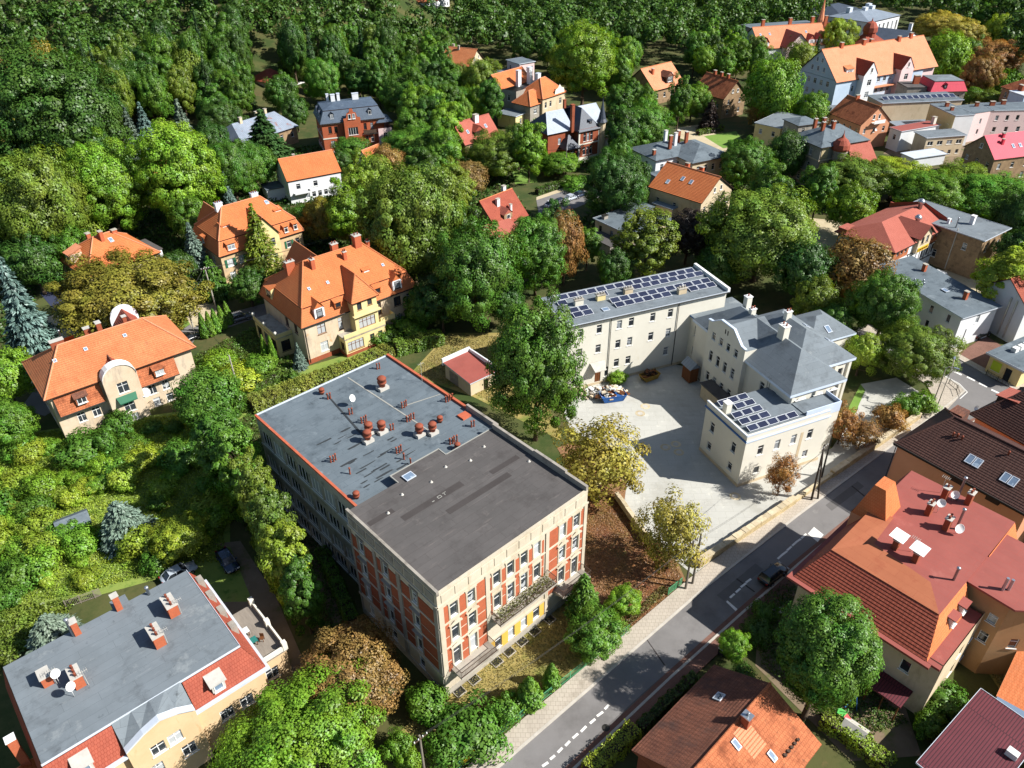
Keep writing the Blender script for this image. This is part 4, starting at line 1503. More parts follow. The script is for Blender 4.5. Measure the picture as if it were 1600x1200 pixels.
for k in range(9):
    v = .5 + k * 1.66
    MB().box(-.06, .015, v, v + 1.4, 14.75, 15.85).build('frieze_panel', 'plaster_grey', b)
for u in (1.9, 4.15, 17.4, 19.6, 7.6, 9.55, 11.5, 13.45):      # stucco window surrounds with hoods
    for z0, h in ((11.75, 1.95), (8.15, 2.2), (4.1, 2.8)):
        if 7 < u < 14 and z0 < 5:
            continue
        m = MB().box(u - .68, u - .49, -.09, .02, z0 - .2, z0 + h + .15).box(u + .49, u + .68, -.09, .02, z0 - .2, z0 + h + .15)
        m.box(u - .75, u + .75, -.12, .02, z0 + h + .155, z0 + h + .34)
        if z0 < 11 and not 7 < u < 14:
            m.box(u - .82, u + .82, -.3, .02, z0 + h + .345, z0 + h + .45)
            m.poly([(u - .7, -.16, z0 + h + .46), (u + .7, -.16, z0 + h + .46), (u, -.16, z0 + h + .8)])
        m.build('window_surround', 'stucco_front', b)
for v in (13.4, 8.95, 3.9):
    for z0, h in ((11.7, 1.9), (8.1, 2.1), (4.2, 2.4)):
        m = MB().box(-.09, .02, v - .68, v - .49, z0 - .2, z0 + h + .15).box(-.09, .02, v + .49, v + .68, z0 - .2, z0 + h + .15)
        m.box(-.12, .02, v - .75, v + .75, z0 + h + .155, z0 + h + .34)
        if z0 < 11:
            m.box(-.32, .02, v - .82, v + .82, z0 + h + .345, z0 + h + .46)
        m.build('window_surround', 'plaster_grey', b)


def balcony(u0, u1, z, d, plants=False):
    o = MB().box(u0, u1, -d, 0, z - .22, z).build('balcony', 'concrete', b)
    r = MB()
    n = int((u1 - u0) / .16)
    for k in range(n + 1):
        x = u0 + (u1 - u0) * k / n
        r.box(x - .012, x + .012, -d + .02, -d + .045, z, z + .95)
    for y in np.arange(.15, d, .16):
        for x in (u0 + .03, u1 - .03):
            r.box(x - .012, x + .012, -y, -y + .025, z, z + .95)
    r.box(u0, u1, -d, -d + .06, z + .95, z + 1.0).box(u0, u0 + .06, -d + .06, -.06, z + .95, z + 1.0).box(u1 - .06, u1, -d + .06, -.06, z + .95, z + 1.0)
    r.box(u0, u1, -d + .005, -d + .05, z + .1, z + .14)
    r.build('railing', 'rust_metal', o)
    for x in (u0 + .4, u1 - .4):
        MB().poly([(x - .12, -.02, z - .23), (x - .12, -d * .8, z - .23), (x - .12, -.02, z - 1.2)]).poly([(x + .12, -.02, z - .23), (x + .12, -.02, z - 1.2), (x + .12, -d * .8, z - .23)]).poly([(x - .12, -d * .8, z - .23), (x + .12, -d * .8, z - .23), (x + .12, -.02, z - 1.2), (x - .12, -.02, z - 1.2)]).build('bracket', 'stucco_front', o)
    if plants:
        rng = np.random.default_rng(4)
        n = 900
        p = np.column_stack([rng.uniform(u0 + .2, u1 - .3, n), -rng.uniform(.3, d - .05, n), z + rng.random(n) ** 2 * 1.1])
        f = obj('weeds', cards('weeds', p, unit(rng, n), .2, 'leaves_dry', rng), o)
        f.color = (.14, .15, .04, 1)
        f['kind'] = 'stuff'


balcony(1.0, 6.1, 3.95, 1.75)
balcony(6.6, 15.0, 7.45, 1.7, True)
balcony(16.2, 20.9, 3.95, 1.6)
for k, u in enumerate((1.4, 3.5, 6.8, 8.7, 10.7, 12.7, 15.2)):       # cellar light wells
    o = MB().box(u - .62, u + .62, -1.1, -1.0, .0, .12).box(u - .62, u - .54, -1.0, -.12, 0, .12).box(u + .54, u + .62, -1.0, -.12, 0, .12).build('light_well', 'concrete', b)
    MB().box(u - .53, u + .53, -.99, -.12, .0, .03).build('well_grating', 'dark_metal', o)
parapet(b, [(0, FY + .2), (0, 0), (FX, 0), (FX, FY)], 15.98, 16.62, .3, 'plaster_grey', edges=(0,))
parapet(b, [(0, 0), (FX, 0), (FX, 1), (0, 1)], 15.98, 16.32, .25, 'stucco_front', edges=(0,))
for k, (ya, yb, zt) in enumerate(((.0, 3.2, 16.9), (3.2, 8.2, 17.15), (8.2, 15.5, 16.95))):
    MB().box(FX - .3, FX + .05 + k * .001, ya + .003, yb, 15.98, zt).build('parapet', 'plaster_grey', b)
for xa, xb, ya, yb in ((3.8, 12.0, 10.1, 10.95), (7.9, 16.9, 7.6, 8.4), (15.5, 19.7, 9.2, 9.9), (.7, 3.9, 12.0, 12.7)):
    MB().poly([(xa, ya, FZ + .012), (xb, ya - .05, FZ + .012), (xb, yb, FZ + .012), (xa, yb, FZ + .012)]).build('roofing_patch', 'bitumen_patch', b)
for xa, xb, ya, yb in ((6.8, 13.9, 16.94, 17.06), (13.75, 13.87, 15.6, 16.94), (6.8, 6.92, 15.5, 16.94), (13.87, 21, 15.55, 15.65)):
    MB().box(xa, xb, ya, yb, FZ - .1, FZ + .07).build('flashing', 'tar_pale', b)
for q in ([(7.7, 10.35), (8.0, 10.35), (8.0, 10.45), (7.7, 10.45)], [(8.5, 10.3), (8.58, 10.3), (8.62, 10.7), (8.54, 10.7)], [(8.6, 10.62), (9.0, 10.62), (9.0, 10.7), (8.6, 10.7)], [(8.95, 10.3), (9.03, 10.3), (9.03, 10.64), (8.95, 10.64)], [(8.56, 10.3), (8.97, 10.3), (8.97, 10.37), (8.56, 10.37)], [(9.4, 10.3), (9.48, 10.3), (9.52, 10.7), (9.44, 10.7)], [(9.3, 10.65), (9.8, 10.65), (9.8, 10.72), (9.3, 10.72)]):
    MB().poly([(*p, FZ + .02) for p in q]).build('painted_mark', 'tar_pale', b)
skylight(b, 8.3, 15.4, FZ + .1, 0, 0, 1.3, 1.1)
for x, y in ((3.2, 12.3), (6.0, 13.6), (9.6, 13.0), (12.4, 13.9), (15.2, 12.8), (18.0, 13.6), (20.0, 8.0)):
    obj('roof_vent_cap', cached('rvc', lambda: MB().lathe([(.22, 0), (.16, .05), (.09, .06), (.09, .2), (.02, .22)], 0, 0, 10).mesh('roof_vent_cap', 'vent_grey', True)), b, (x, y, FZ))
# lower rear wing with the grey roof
X0, X1, Y0, Y1, RZ = 1.8, 22.4, 15.45, 39.4, 15.2
rw = []
for k in range(8):
    v = Y1 - 1.9 - k * 2.95
    for z in (11.0, 7.3, 3.6, .6):
        rw.append((Y1 - v, z, 2.4, 2.3 if z > 10 else 2.0, 'far'))
walls(b, rect(X0, X1, Y0, Y1), 0, RZ - .1, 'concrete', {3: rw}, pane='pane_curtain')
for z in (10.6, 6.9, 3.2):
    MB().box(X0 - .1, X0 + .01, Y0, Y1, z, z + .3).build('string_course', 'vent_grey', b)
roof_flat(b, rect(X0 + .01, X1 - .01, Y0 + .2, Y1 - .01), RZ, 'bitumen_slate', .2)
for k in range(20):
    y = Y0 + .5 + k * 1.17
    MB().box(X0 - .18, X0 + .12, y, y + 1.15, RZ - .08, RZ + .2).build('coping_tile', 'coping_orange', b)
    MB().box(X1 - .3, X1 + .05, y, y + 1.15, RZ - .08, RZ + (.75 if k < 5 else .3)).build('coping_tile', 'coping_orange' if k >= 5 else 'plaster_grey', b)
MB().box(X0, X1 - .31, Y1 - .15, Y1 + .08, RZ - .06, RZ + .1).build('roof_edge', 'coping_metal', b)


def cowl(x, y, s=1.0, base=True):
    o = obj('roof_ventilator', cached(('cowl', s), lambda: MB().lathe([(.42 * s, 0), (.42 * s, .5 * s), (.62 * s, .52 * s), (.66 * s, .8 * s), (.55 * s, .86 * s), (.6 * s, .9 * s), (.6 * s, 1.25 * s), (.68 * s, 1.3 * s), (.5 * s, 1.52 * s), (.05, 1.62 * s)], 0, 0, 16).mesh('roof_ventilator', 'vent_orange', True)), b, (x, y, RZ + (.45 if base else 0)))
    if base:
        obj('base_block', cached(('cowlb', s), lambda: MB().box(-.75 * s, .75 * s, -.6 * s, .6 * s, -.46, .0).mesh('base_block', 'vent_grey')), o)


for x, y, s in ((17.0, 33.0, .95), (10.2, 26.2, .82), (11.5, 25.3, .82), (9.2, 25.0, .82), (14.5, 21.6, .82), (15.9, 20.8, .82)):
    cowl(x, y, s)
for x, y in ((10.5, 37.6), (18.0, 22.0), (16.2, 16.4), (2.6, 17.6)):
    cowl(x, y, .6, False)
for x, y, n in ((19.2, 37.4, 2), (10.4, 36.0, 2), (16.3, 27.7, 3), (10.6, 31.2, 2), (10.7, 28.6, 3), (15.0, 24.9, 4), (12.5, 24.9, 2), (21.2, 24.8, 4), (20.2, 18.5, 2), (16.1, 17.7, 4), (10.4, 20.8, 3), (10.4, 19.3, 1), (10.4, 18.0, 1), (3.8, 24.8, 3), (4.3, 21.5, 1)):
    for k in range(n):
        me = cached('stub', lambda: MB().lathe([(.12, 0), (.1, .08), (.09, .85), (.13, .87), (.13, .95), (.05, .98)], 0, 0, 8).mesh('vent_pipe', 'vent_orange', True))
        obj('vent_pipe', me, b, (x + .34 * k, y - .1 * (k % 2), RZ))
MB().box(20.3, 21.6, 20.2, 21.4, RZ, RZ + .25).build('roof_hatch', 'coping_orange', b)
antenna(b, 21.8, 30.6, RZ, 3.2)
dish(b, 11.9, 32.6, RZ, .4, .5, 1.2)
rnd = random.Random(8)
for q in range(30):                                   # torch-laid tar smears running down the felt
    x, y = rnd.uniform(3.6, 11.5), rnd.uniform(18.2, 29)
    lx, ly = rnd.uniform(.7, 2.4), rnd.uniform(.1, .26)
    pts = [(x, y), (x + lx * .4, y - rnd.uniform(0, .06)), (x + lx, y + rnd.uniform(-.05, .1)), (x + lx - rnd.uniform(0, .2), y + ly), (x + lx * .5, y + ly * rnd.uniform(.8, 1.3)), (x - rnd.uniform(0, .2), y + ly)]
    MB().poly([(*p, RZ + .006 + q * .0012) for p in pts]).build('tar_smear', 'tar_stain', b)
for pts in ([(15.8, 21.5), (16.0, 21.5), (15.2, 38.5), (15.0, 38.5)], [(16.2, 27.9), (21.8, 26.6), (21.8, 26.75), (16.2, 28.1)], [(10.8, 37.2), (11.0, 37.2), (9.3, 24.5), (9.0, 24.6)]):
    MB().poly([(*p, RZ + .035) for p in pts]).build('roof_seam', 'tar_pale' if pts[0][0] > 12 else 'tar_stain', b)

# ------------------------------------------------------------------ the cream school round its yard
b = thing('school_building', 'cream rendered school with grey roofs and rows of solar panels', 'school', 31.59, 81.63, 23.45)
SA = rect(0, 14.4, 0, 9.1)
f0 = [(u, 4.95, .95, 1.7) for u in (2.85, 5.75, 8.6, 11.5)] + [(u, 1.55, .95, 1.25) for u in (2.9, 8.6, 11.5)]
f3 = [(9.1 - v, 4.75, .95, 1.7) for v in (2.25, 7.15)] + [(9.1 - v, 1.55, .95, 1.3) for v in (2.25, 7.15)]
walls(b, SA, 0, 8.2, 'plaster_cream', {0: f0, 3: f3}, depth=.3, plinth=('plaster_beige', .55))
MB().box(9.75, 10.25, -.02, .04, 2.2, 6.6).build('blind_niche', 'plaster_beige', b)
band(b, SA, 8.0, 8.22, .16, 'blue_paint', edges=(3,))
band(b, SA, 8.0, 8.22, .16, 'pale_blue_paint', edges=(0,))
roof_flat(b, rect(.31, 14.1, .31, 9.1), 8.3, 'bitumen_grey', .25)
parapet(b, SA, 8.2, 9.15, .3, 'plaster_cream', edges=(3, 0))
band(b, rect(.003, 14.397, .003, 9.097), 9.0, 9.2, .05, 'pale_blue_paint', 'coping', edges=(0, 3))
for y0, xs in ((8.3, (2.3, 4.0, 5.7)), (6.75, (4.0, 5.7)), (5.1, (2.3, 4.0, 5.7)), (3.5, (2.3, 4.0, 5.7)), (1.85, (2.4, 4.1, 5.8, 7.5, 9.2))):
    for x in xs:
        solar(b, x, y0, 8.62, 0, math.radians(14), 1.6, 1.05)
chimney(b, 1.6, 6.6, 8.3, 9.9, .9, .9, 'plaster_cream', 'white_paint')
walls(b, rect(14.4, 17.5, 1.2, 4.6), 0, 7.4, 'plaster_cream')
roof_flat(b, rect(11.2, 17.4, 1.3, 4.2), 8.42, 'bitumen_grey', .1)
MB().box(11.2, 17.5, 1.15, 1.3, 7.3, 9.0).box(17.36, 17.5, 1.3, 4.2, 7.3, 9.0).build('parapet', 'pale_blue_paint', b)
# hipped main body
hw0 = [(1.9, 6.2, 1.1, 2.2, 'plain'), (5.2, 6.2, 1.1, 2.2, 'plain'), (8.0, 6.2, 1.1, 2.2, 'plain')]
walls(b, rect(10.9, 20.3, 4.5, 27.5), 0, 10.4, 'plaster_cream', {0: hw0, 3: [(17.2, 6.4, .95, 2.0), (19.8, 6.4, .95, 2.0)]}, depth=.25)
HS = roof_hip(b, 10.9, 20.3, 4.5, 27.5, 10.5, 3.3, 'bitumen_grey', .5, 4.4, 'y', 0, None, fascia='pale_blue_paint', under=.45)
walls(b, rect(20.3, 25.8, 8.4, 24.0), 0, 10.3, 'plaster_cream', {0: [(1.4, 6.2, 1.0, 2.2, 'plain'), (3.9, 6.2, 1.0, 2.2, 'plain'), (1.4, 2.0, 1.0, 2.2, 'plain'), (3.9, 2.0, 1.0, 2.2, 'plain')]}, depth=.25)
HT = roof_hip(b, 15.2, 25.8, 8.4, 24.0, 10.4, 3.2, 'bitumen_grey', .5, 5.0, 'y', 0, None, fascia='pale_blue_paint', under=.45)
for x in (20.25, 22.9, 25.6):
    MB().box(x - .25, x + .25, 8.12, 8.41, .4, 9.9).build('pilaster', 'plaster_cream', b)
for x in (11.3, 15.6, 19.9):
    MB().box(x - .25, x + .25, 4.22, 4.51, 8.6 if x < 18 else .4, 9.9).build('pilaster', 'plaster_cream', b)
for x in (12.8, 16.1, 18.9):
    MB().poly([(x - .9, 4.25, 8.6), (x + .9, 4.25, 8.6), (x, 4.25, 9.1)]).box(x - .95, x + .95, 4.2, 4.5, 8.5, 8.6).build('window_hood', 'white_paint', b)
walls(b, rect(25.8, 34.5, 16.6, 24.4), 0, 7.9, 'plaster_cream')
HA = roof_hip(b, 25.8, 34.5, 16.6, 24.4, 8.0, 2.0, 'bitumen_grey', .45, 3.9, 'x', 0, None, fascia='pale_blue_paint', under=.35, hip2=3.5)
chimney(b, 15.6, 13.0, HS(15.6, 13.0) - .4, HS(15.6, 13.0) + 1.8, 1.1, 1.3, 'plaster_cream', 'white_paint', 2)
chimney(b, 18.6, 25.0, HS(18.6, 25) - .4, HS(18.6, 25.0) + 2.2, 1.0, .9, 'plaster_cream', 'white_paint', 1)
chimney(b, 20.3, 17.5, HS(15.6, 17) - .6, HS(15.6, 17) + .8, 1.0, .7, 'plaster_cream', 'white_paint', 2)
chimney(b, 15.9, 20.6, HS(15.6, 20.6) - .3, HS(15.6, 20.6) + .7, .9, .7, 'plaster_cream', 'white_paint', 2)
skylight(b, 30.2, 17.9, HA(30.2, 17.9) + .03, 0, math.radians(27), .9, 1.4)
skylight(b, 24.3, 12.0, HT(24.3, 12) + .03, math.radians(90), math.radians(31), .9, 1.5)
skylight(b, 23.6, 16.5, HT(23.6, 16.5) + .03, math.radians(90), math.radians(31), .9, 1.2)
MB().tube([(10.55, 8.5, 8.3), (10.55, 8.5, 10.4)], .03, 5).tube([(10.55, 8.95, 8.3), (10.55, 8.95, 10.4)], .03, 5).build('ladder', 'dark_metal', b)
# projecting gabled stair front
GX, GA, GB = 10.1, 14.3, 23.5
gws = [(GB - v, z, .85, hh) for z, hh in ((9.6, 1.35), (5.6, 1.9), (1.8, 1.7)) for v in (21.85, 19.96, 18.14, 16.2)]
walls(b, rect(GX, 11.2, GA, GB), 0, 11.6, 'plaster_cream', {3: gws}, depth=.25)
cp = [(GA - .1, 12.1), (15.2, 12.2), (17.4, 14.0), (20.6, 14.0), (22.6, 12.7), (GB + .1, 12.6)]
MB().poly([(GX, GB, 11.6), (GX, GA, 11.6)] + [(GX, y, z) for y, z in cp]).build('gable', 'plaster_cream', b)
for (ya, za), (yb, zb) in zip(cp, cp[1:]):
    MB().poly([(GX - .12, ya, za), (GX - .12, yb, zb), (GX + .3, yb, zb), (GX + .3, ya, za)]).poly([(GX - .12, ya, za - .2), (GX - .12, yb, zb - .2), (GX - .12, yb, zb), (GX - .12, ya, za)]).build('coping', 'pale_blue_paint', b)
for y in (18.7, 19.3):
    MB().box(GX - .01, GX + .05, y - .12, y + .12, 12.1, 12.9).build('vent_slot', 'wood_dark', b)
m = MB()
slope(m, (GX + .25, GB, 11.7), (17, GB, 11.7), (17, 19, 13.8), (GX + .25, 19, 13.8), 0)
slope(m, (17, GA, 11.6), (GX + .25, GA, 11.6), (GX + .25, 19, 13.8), (17, 19, 13.8), 0)
m.build('roof', 'bitumen_grey', b)
MB().box(GX + .01, 16, GA + .01, GA + .2, 9.9, 11.6).box(GX + .01, 16, GB - .2, GB - .01, 9.9, 11.65).build('gable_side', 'plaster_cream', b)
# connecting range and low lean-to roof, wooden porch
cw = [(v, z, .9, h) for z, h in ((6.3, 1.9), (2.4, 1.7)) for v in (1.4, 4.0, 6.6)]
walls(b, rect(11.6, 20.3, 23.3, 32.2), 0, 9.4, 'plaster_cream', {3: cw}, depth=.25)
roof_flat(b, [(11.3, 23.3), (20.3, 27.6), (21.5, 27.6), (21.5, 32.2), (11.3, 32.2)], 9.65, 'bitumen_grey', .2)
band(b, rect(11.3, 20.3, 23.3, 32.2), 9.4, 9.6, .04, 'blue_paint', 'fascia', edges=(3,))
walls(b, rect(8.0, 9.98, 9.15, 20.4), 0, 2.6, 'plaster_beige')
roof_flat(b, rect(7.7, 9.97, 9.15, 20.6), 2.8, 'bitumen_dark', .2)
o = MB().box(8.3, 9.95, 24.0, 26.2, .3, 3.0).build('porch', 'wood_brown', b)
m = MB()
slope(m, (8.0, 26.5, 3.0), (8.0, 23.7, 3.0), (9.2, 23.7, 4.1), (9.2, 26.5, 4.1), 0)
slope(m, (10.3, 23.7, 3.0), (10.3, 26.5, 3.0), (9.2, 26.5, 4.1), (9.2, 23.7, 4.1), 0)
m.poly([(8.2, 23.9, 3), (10.2, 23.9, 3), (9.2, 23.9, 4)])
m.build('porch_roof', 'zinc_grey', o)

b = thing('school_wing', 'long cream three storey wing with solar panels on its flat roof', 'school', 9.86, 105.64, 21.77)
ww = []
for u in (1.2, 4.55, 8.2, 10.4, 14.4, 17.75):
    for z in (10.0, 6.3, 2.6):
        if (u, z) in ((1.2, 2.6), (4.55, 2.6), (14.4, 2.6)):
            continue
        ww.append((u, z, .95, 1.6))
walls(b, rect(-1, 28.5, 0, 9.6), 0, 12.5, 'plaster_cream', {0: [(u + 1, z, w, h) for u, z, w, h in ww] + [(5.8, .5, 1.1, 2.3, 'door'), (7.4, 1.2, .7, 1.9)]}, depth=.28, plinth=('plaster_beige', .5))
roof_flat(b, rect(-1.3, 28.8, -.35, 10.0), 12.75, 'bitumen_grey', .22)
band(b, rect(-1.3, 28.8, -.35, 10.0), 12.5, 12.8, .05, 'coping_metal', 'fascia', edges=(0, 3))
MB().box(28.4, 28.9, -.35, 10.0, 12.6, 13.35).build('fire_wall', 'white_paint', b)
gutter(b, (-1.3, -.45), (28.8, -.45), 12.6, 'dark_metal', [(19.2, -.12, .3), (6.6, -.12, .3)])
for x0, x1, y in ((1.2, 28.0, 8.4), (12.5, 28.0, 6.8), (8.6, 28.2, 4.1), (8.6, 18.4, 2.5), (22.6, 28.2, 2.5), (.9, 4.6, 3.7), (.9, 4.6, 2.2), (7.8, 9.6, 6.8), (.2, 1.9, 6.6)):
    n = max(1, round((x1 - x0) / 1.75))
    for k in range(n):
        solar(b, x0 + .85 + k * 1.75, y, 13.0, 0, math.radians(13), 1.65, 1.25)
for x, y, m_ in ((3.4, 5.4, 'sand_path'), (7.5, 5.5, 'sign_yellow' if 0 else 'plaster_yellow'), (12.7, 5.6, 'plaster_beige'), (21.0, 2.2, 'plaster_beige')):
    chimney(b, x, y, 12.7, 13.7, 1.5, .7, m_ if m_ != 'sand_path' else 'plaster_cream', 'concrete', 3, 0, 'vent_grey')
skylight(b, 6.7, 2.2, 12.8, 0, 0, 1.2, 1.0)
MB().poly([(3.2, -.05, 4.6), (6.0, -.05, 4.6), (5.6, -1.3, 3.5), (3.6, -1.3, 3.5)]).poly([(3.2, -.05, 4.5), (3.6, -1.3, 3.4), (5.6, -1.3, 3.4), (6.0, -.05, 4.5)]).build('door_canopy', 'vent_grey', b)

# ------------------------------------------------------------------ orange mansard villa
b = thing('mansard_villa', 'large cream villa with vivid orange mansard roof behind the grey flat roof', 'house', -35.51, 114.41, 39.57)
VL, VW = 22.6, 15.5
v0 = [(3.3, 5.0, 1.6, 1.9, 'brown'), (3.35, 1.5, 1.5, 1.9, 'white'), (7.0, 4.4, .9, 2.4, 'brown'), (15.0, 4.5, .9, 2.5, 'brown'), (18.9, 4.9, 1.5, 1.9, 'dark'), (18.9, 1.2, 1.5, 1.8, 'dark'), (15.3, 1.0, 1.0, 2.4, 'brown'), (21.3, 4.9, .8, 1.7, 'white')]
walls(b, rect(0, VL, 0, VW), 0, 7.6, 'plaster_pale', {0: v0, 3: [(12.4, 4.9, 1.2, 1.8, 'brown'), (9.0, 4.9, 1.2, 1.8, 'brown')]}, plinth=('brick_red', .9), pane='pane_curtain')
HV = roof_mansard(b, 0, VL, 0, VW, 7.6, 3.1, .85, 4.6, 'tile_vivid', .45, 'tile_orange', hip=4.6)
gutter(b, (-.5, -.55), (VL + .5, -.55), 7.62, 'dark_metal', [(.25, -.12, .3), (VL - .2, -.12, .3)])
# projecting centre with its own steep hip
pw = [(1.2, 8.0, .9, 2.2, 'brown'), (3.3, 8.3, .9, 1.6, 'brown')]
walls(b, rect(8.9, 13.6, -1.9, 1.2), 3.6, 10.4, 'plaster_yellow', {0: [(2.35, 4.3, 3.3, 1.9, 'brown')] + pw}, pane='pane_curtain')
roof_hip(b, 8.9, 13.6, -1.9, 7.2, 10.4, 3.3, 'tile_vivid', .4, 2.3, 'y', .36, 'tile_orange', hip2=2.3)
dormer(b, 11.25, -.4, 11.0, 0, 1.1, 1.0, 1.6, 'wood_dark', 'tile_old', 'gable', (.7, .8, 'dark'))
walls(b, rect(6.2, 14.4, -2.4, 0), 0, 3.5, 'plaster_yellow', {0: [(2.0, .95, 3.2, 1.9, 'brown'), (5.4, 1.0, .9, 1.8, 'brown'), (7.1, 1.0, .9, 1.8, 'brown')], 3: [(1.2, .9, 1.2, 1.7, 'brown')]}, plinth=('brick_red', .6), pane='pane_curtain')
roof_flat(b, rect(6.1, 14.5, -2.5, -.02), 3.75, 'concrete', .25)
parapet(b, rect(6.1, 14.5, -2.5, 0), 3.7, 4.5, .2, 'plaster_yellow', edges=(0,))
MB().box(8.8, 13.7, -2.1, -1.9, 7.25, 7.9).box(8.5, 14.0, -2.6, -1.9, 7.05, 7.25).build('balcony', 'plaster_yellow', b)
walls(b, rect(14.5, 17.6, -1.6, 0), 0, .6, 'brick_red')
MB().box(14.2, 17.2, -1.5, 0, 3.6, 3.8).box(14.2, 17.2, -1.5, -1.38, 3.8, 4.6).box(17.08, 17.2, -1.38, 0, 3.8, 4.6).build('balcony', 'plaster_yellow', b)
for u, k in ((3.3, 'gable'), (19.0, 'gable')):
    dormer(b, u, -.35, 8.35, 0, 1.9, 1.9, 2.2, 'plaster_white', 'tile_vivid', 'gable', (1.1, 1.4, 'dark'), rise=1.3)
for u in (7.0, 15.0):
    dormer(b, u, -.2, 8.9, 0, 1.3, 1.25, 1.8, 'tile_vivid', 'tile_vivid', 'shed', (1.0, 1.0, 'brown'), rise=.7)
dormer(b, -.2, 12.0, 8.4, -PI / 2, 2.3, 2.0, 2.2, 'plaster_yellow', 'tile_vivid', 'shed', (1.2, 1.4, 'brown'), rise=1.1)
# left loggia with terrace
walls(b, rect(-3.0, 0, 5.2, 14.2), 0, 3.9, 'plaster_yellow', {3: [(1.6, 1.0, 1.9, 2.2, 'dark'), (4.5, 1.0, 1.9, 2.2, 'dark'), (7.4, 1.0, 1.9, 2.2, 'dark')], 0: [(1.5, 1.0, 1.7, 2.2, 'dark')]})
roof_flat(b, rect(-3.15, -.02, 5.05, 14.3), 4.1, 'concrete', .2)
parapet(b, rect(-3.15, 0, 5.05, 14.3), 4.1, 4.8, .2, 'plaster_yellow', edges=(3, 0))
for y in (5.15, 9.6, 14.1):
    MB().lathe([(.2, 4.75), (.2, 4.9), (.32, 5.2), (.28, 5.4), (.05, 5.5)], -3.05, y, 10).build('urn', 'plaster_cream', b, True)
walls(b, rect(6.5, 12, VW, VW + 3.0), 0, 10.6, 'plaster_pale')
roof_hip(b, 6.5, 12, 8, VW + 3.0, 10.6, 3.6, 'tile_vivid', .5, 0, 'y', .36, 'tile_orange')
gable_wall(b, 6.5, 12, 8, VW + 3, 10.6, 3.6, 'plaster_white', 2)
for x, y, dz, sx, sy in ((6.4, 6.3, 1.6, .7, .9), (3.6, 9.4, 1.8, 1.6, .8), (12.1, 8.6, 1.6, 1.2, .9), (16.2, 7.6, 1.9, 1.3, 1.2), (12.6, 6.0, 1.4, .6, .6), (18.8, 8.5, 1.2, .6, .6)):
    z = HV(x, y)
    chimney(b, x, y, z - .6, z + dz, sx, sy, 'brick_orange', 'vent_grey', 2)
for x, y in ((3.7, 3.2), (7.3, 3.2), (18.4, 3.0)):
    skylight(b, x, y, HV(x, y) + .06, 0, math.radians(33), .5, .6)
dormer(b, 14.9, 3.0, HV(14.9, 3.0) - .1, 0, 1.3, .45, 1.2, 'tile_vivid', 'tile_vivid', 'shed', (.9, .3, 'plain'), rise=.3)
dish(b, 21.9, -.25, 4.5, 0, .5, .1)

# ------------------------------------------------------------------ long villa with round gable, left
b = thing('gabled_villa', 'pale weathered villa with orange tiled roof and round topped centre gable', 'house', -68.05, 93.08, 39.49)
HL_, HW_ = 21.2, 12.6
l0 = [(3.1, 2.3, 1.15, 1.7), (5.25, 2.3, 1.15, 1.7), (13.9, 2.5, 1.15, 1.7), (16.0, 2.5, 1.15, 1.7), (14.0, .2, 1.1, 1.5), (16.1, .2, 1.1, 1.5)]
walls(b, rect(0, HL_, .6, HW_), 0, 8.9, 'plaster_pale', {0: l0, 3: [(3, 5.0, 1.0, 1.6), (7, 5.0, 1.0, 1.6), (3, 1.5, 1.0, 1.6), (7, 1.5, 1.0, 1.6)]}, pane='pane_curtain')
HG = roof_hip(b, 0, HL_, .6, HW_, 8.9, 3.9, 'tile_orange', .75, 4.2, 'x', .36, 'tile_salmon', hip2=4.4)
for x0, x1 in ((.4, 6.9), (12.3, 18.3)):
    m = MB()
    slope(m, (x0, -.35, 4.9), (x1, -.35, 4.9), (x1, .5, 8.3), (x0, .5, 8.3), .36)
    o = m.build('tile_apron', 'tile_old', b)
    MB().poly([(x0, -.35, 4.9), (x0, .5, 8.3), (x0, .58, 4.9)]).poly([(x1, .5, 8.3), (x1, -.35, 4.9), (x1, .58, 4.9)]).poly([(x0, -.35, 4.89), (x0, .58, 4.89), (x1, .58, 4.89), (x1, -.35, 4.89)]).build('apron_side', 'wood_dark', o)
    dormer(b, (x0 + x1) / 2 + .2, -.45, 6.0, 0, 1.7, 1.3, 1.2, 'tile_old', 'tile_weathered' if x0 < 5 else 'tile_old', 'shed', (1.3, 1.1, 'white'), rise=.7, pane='pane_curtain')
    gutter(b, (x0, -.42), (x1, -.42), 4.92)
arc = [(7.2 + 2.5 - 2.5 * math.cos(PI * k / 12), 8.3 + 2.4 * math.sin(PI * k / 12)) for k in range(13)]
walls(b, rect(7.2, 12.2, -1.0, .7), 0, 8.3, 'plaster_pale', {0: [(2.5, 5.6, 1.6, 1.9), (2.5, 2.0, 1.6, 1.7), (2.5, -.3 + .5, 1.6, 1.3)]}, pane='pane_curtain')
MB().poly([(x, -1.0, z) for x, z in arc]).poly([(x, .3, z) for x, z in arc[::-1]]).build('round_gable', 'plaster_pale', b)
m = MB()
for (xa, za), (xb, zb) in zip(arc, arc[1:]):
    m.poly([(xa, -1.15, za + .1), (xb, -1.15, zb + .1), (xb, .4, zb + .1), (xa, .4, za + .1)]).poly([(xa, -1.15, za - .12), (xb, -1.15, zb - .12), (xb, -1.15, zb + .1), (xa, -1.15, za + .1)])
m.build('gable_coping', 'white_paint', b)
roof_hip(b, 7.5, 11.9, .3, 6.5, 8.7, 1.7, 'tile_red', .2, 0, 'y', .36, 'tile_weathered')
MB().poly([(8.2, -1.05, 5.2), (11.2, -1.05, 5.2), (11.0, -1.9, 4.4), (8.4, -1.9, 4.4)]).poly([(8.4, -1.9, 4.4), (11.0, -1.9, 4.4), (11.0, -1.9, 4.25), (8.4, -1.9, 4.25)]).build('window_canopy', 'green_paint', b)
dish(b, 12.5, -.6, 3.9, 0, .75, .2)
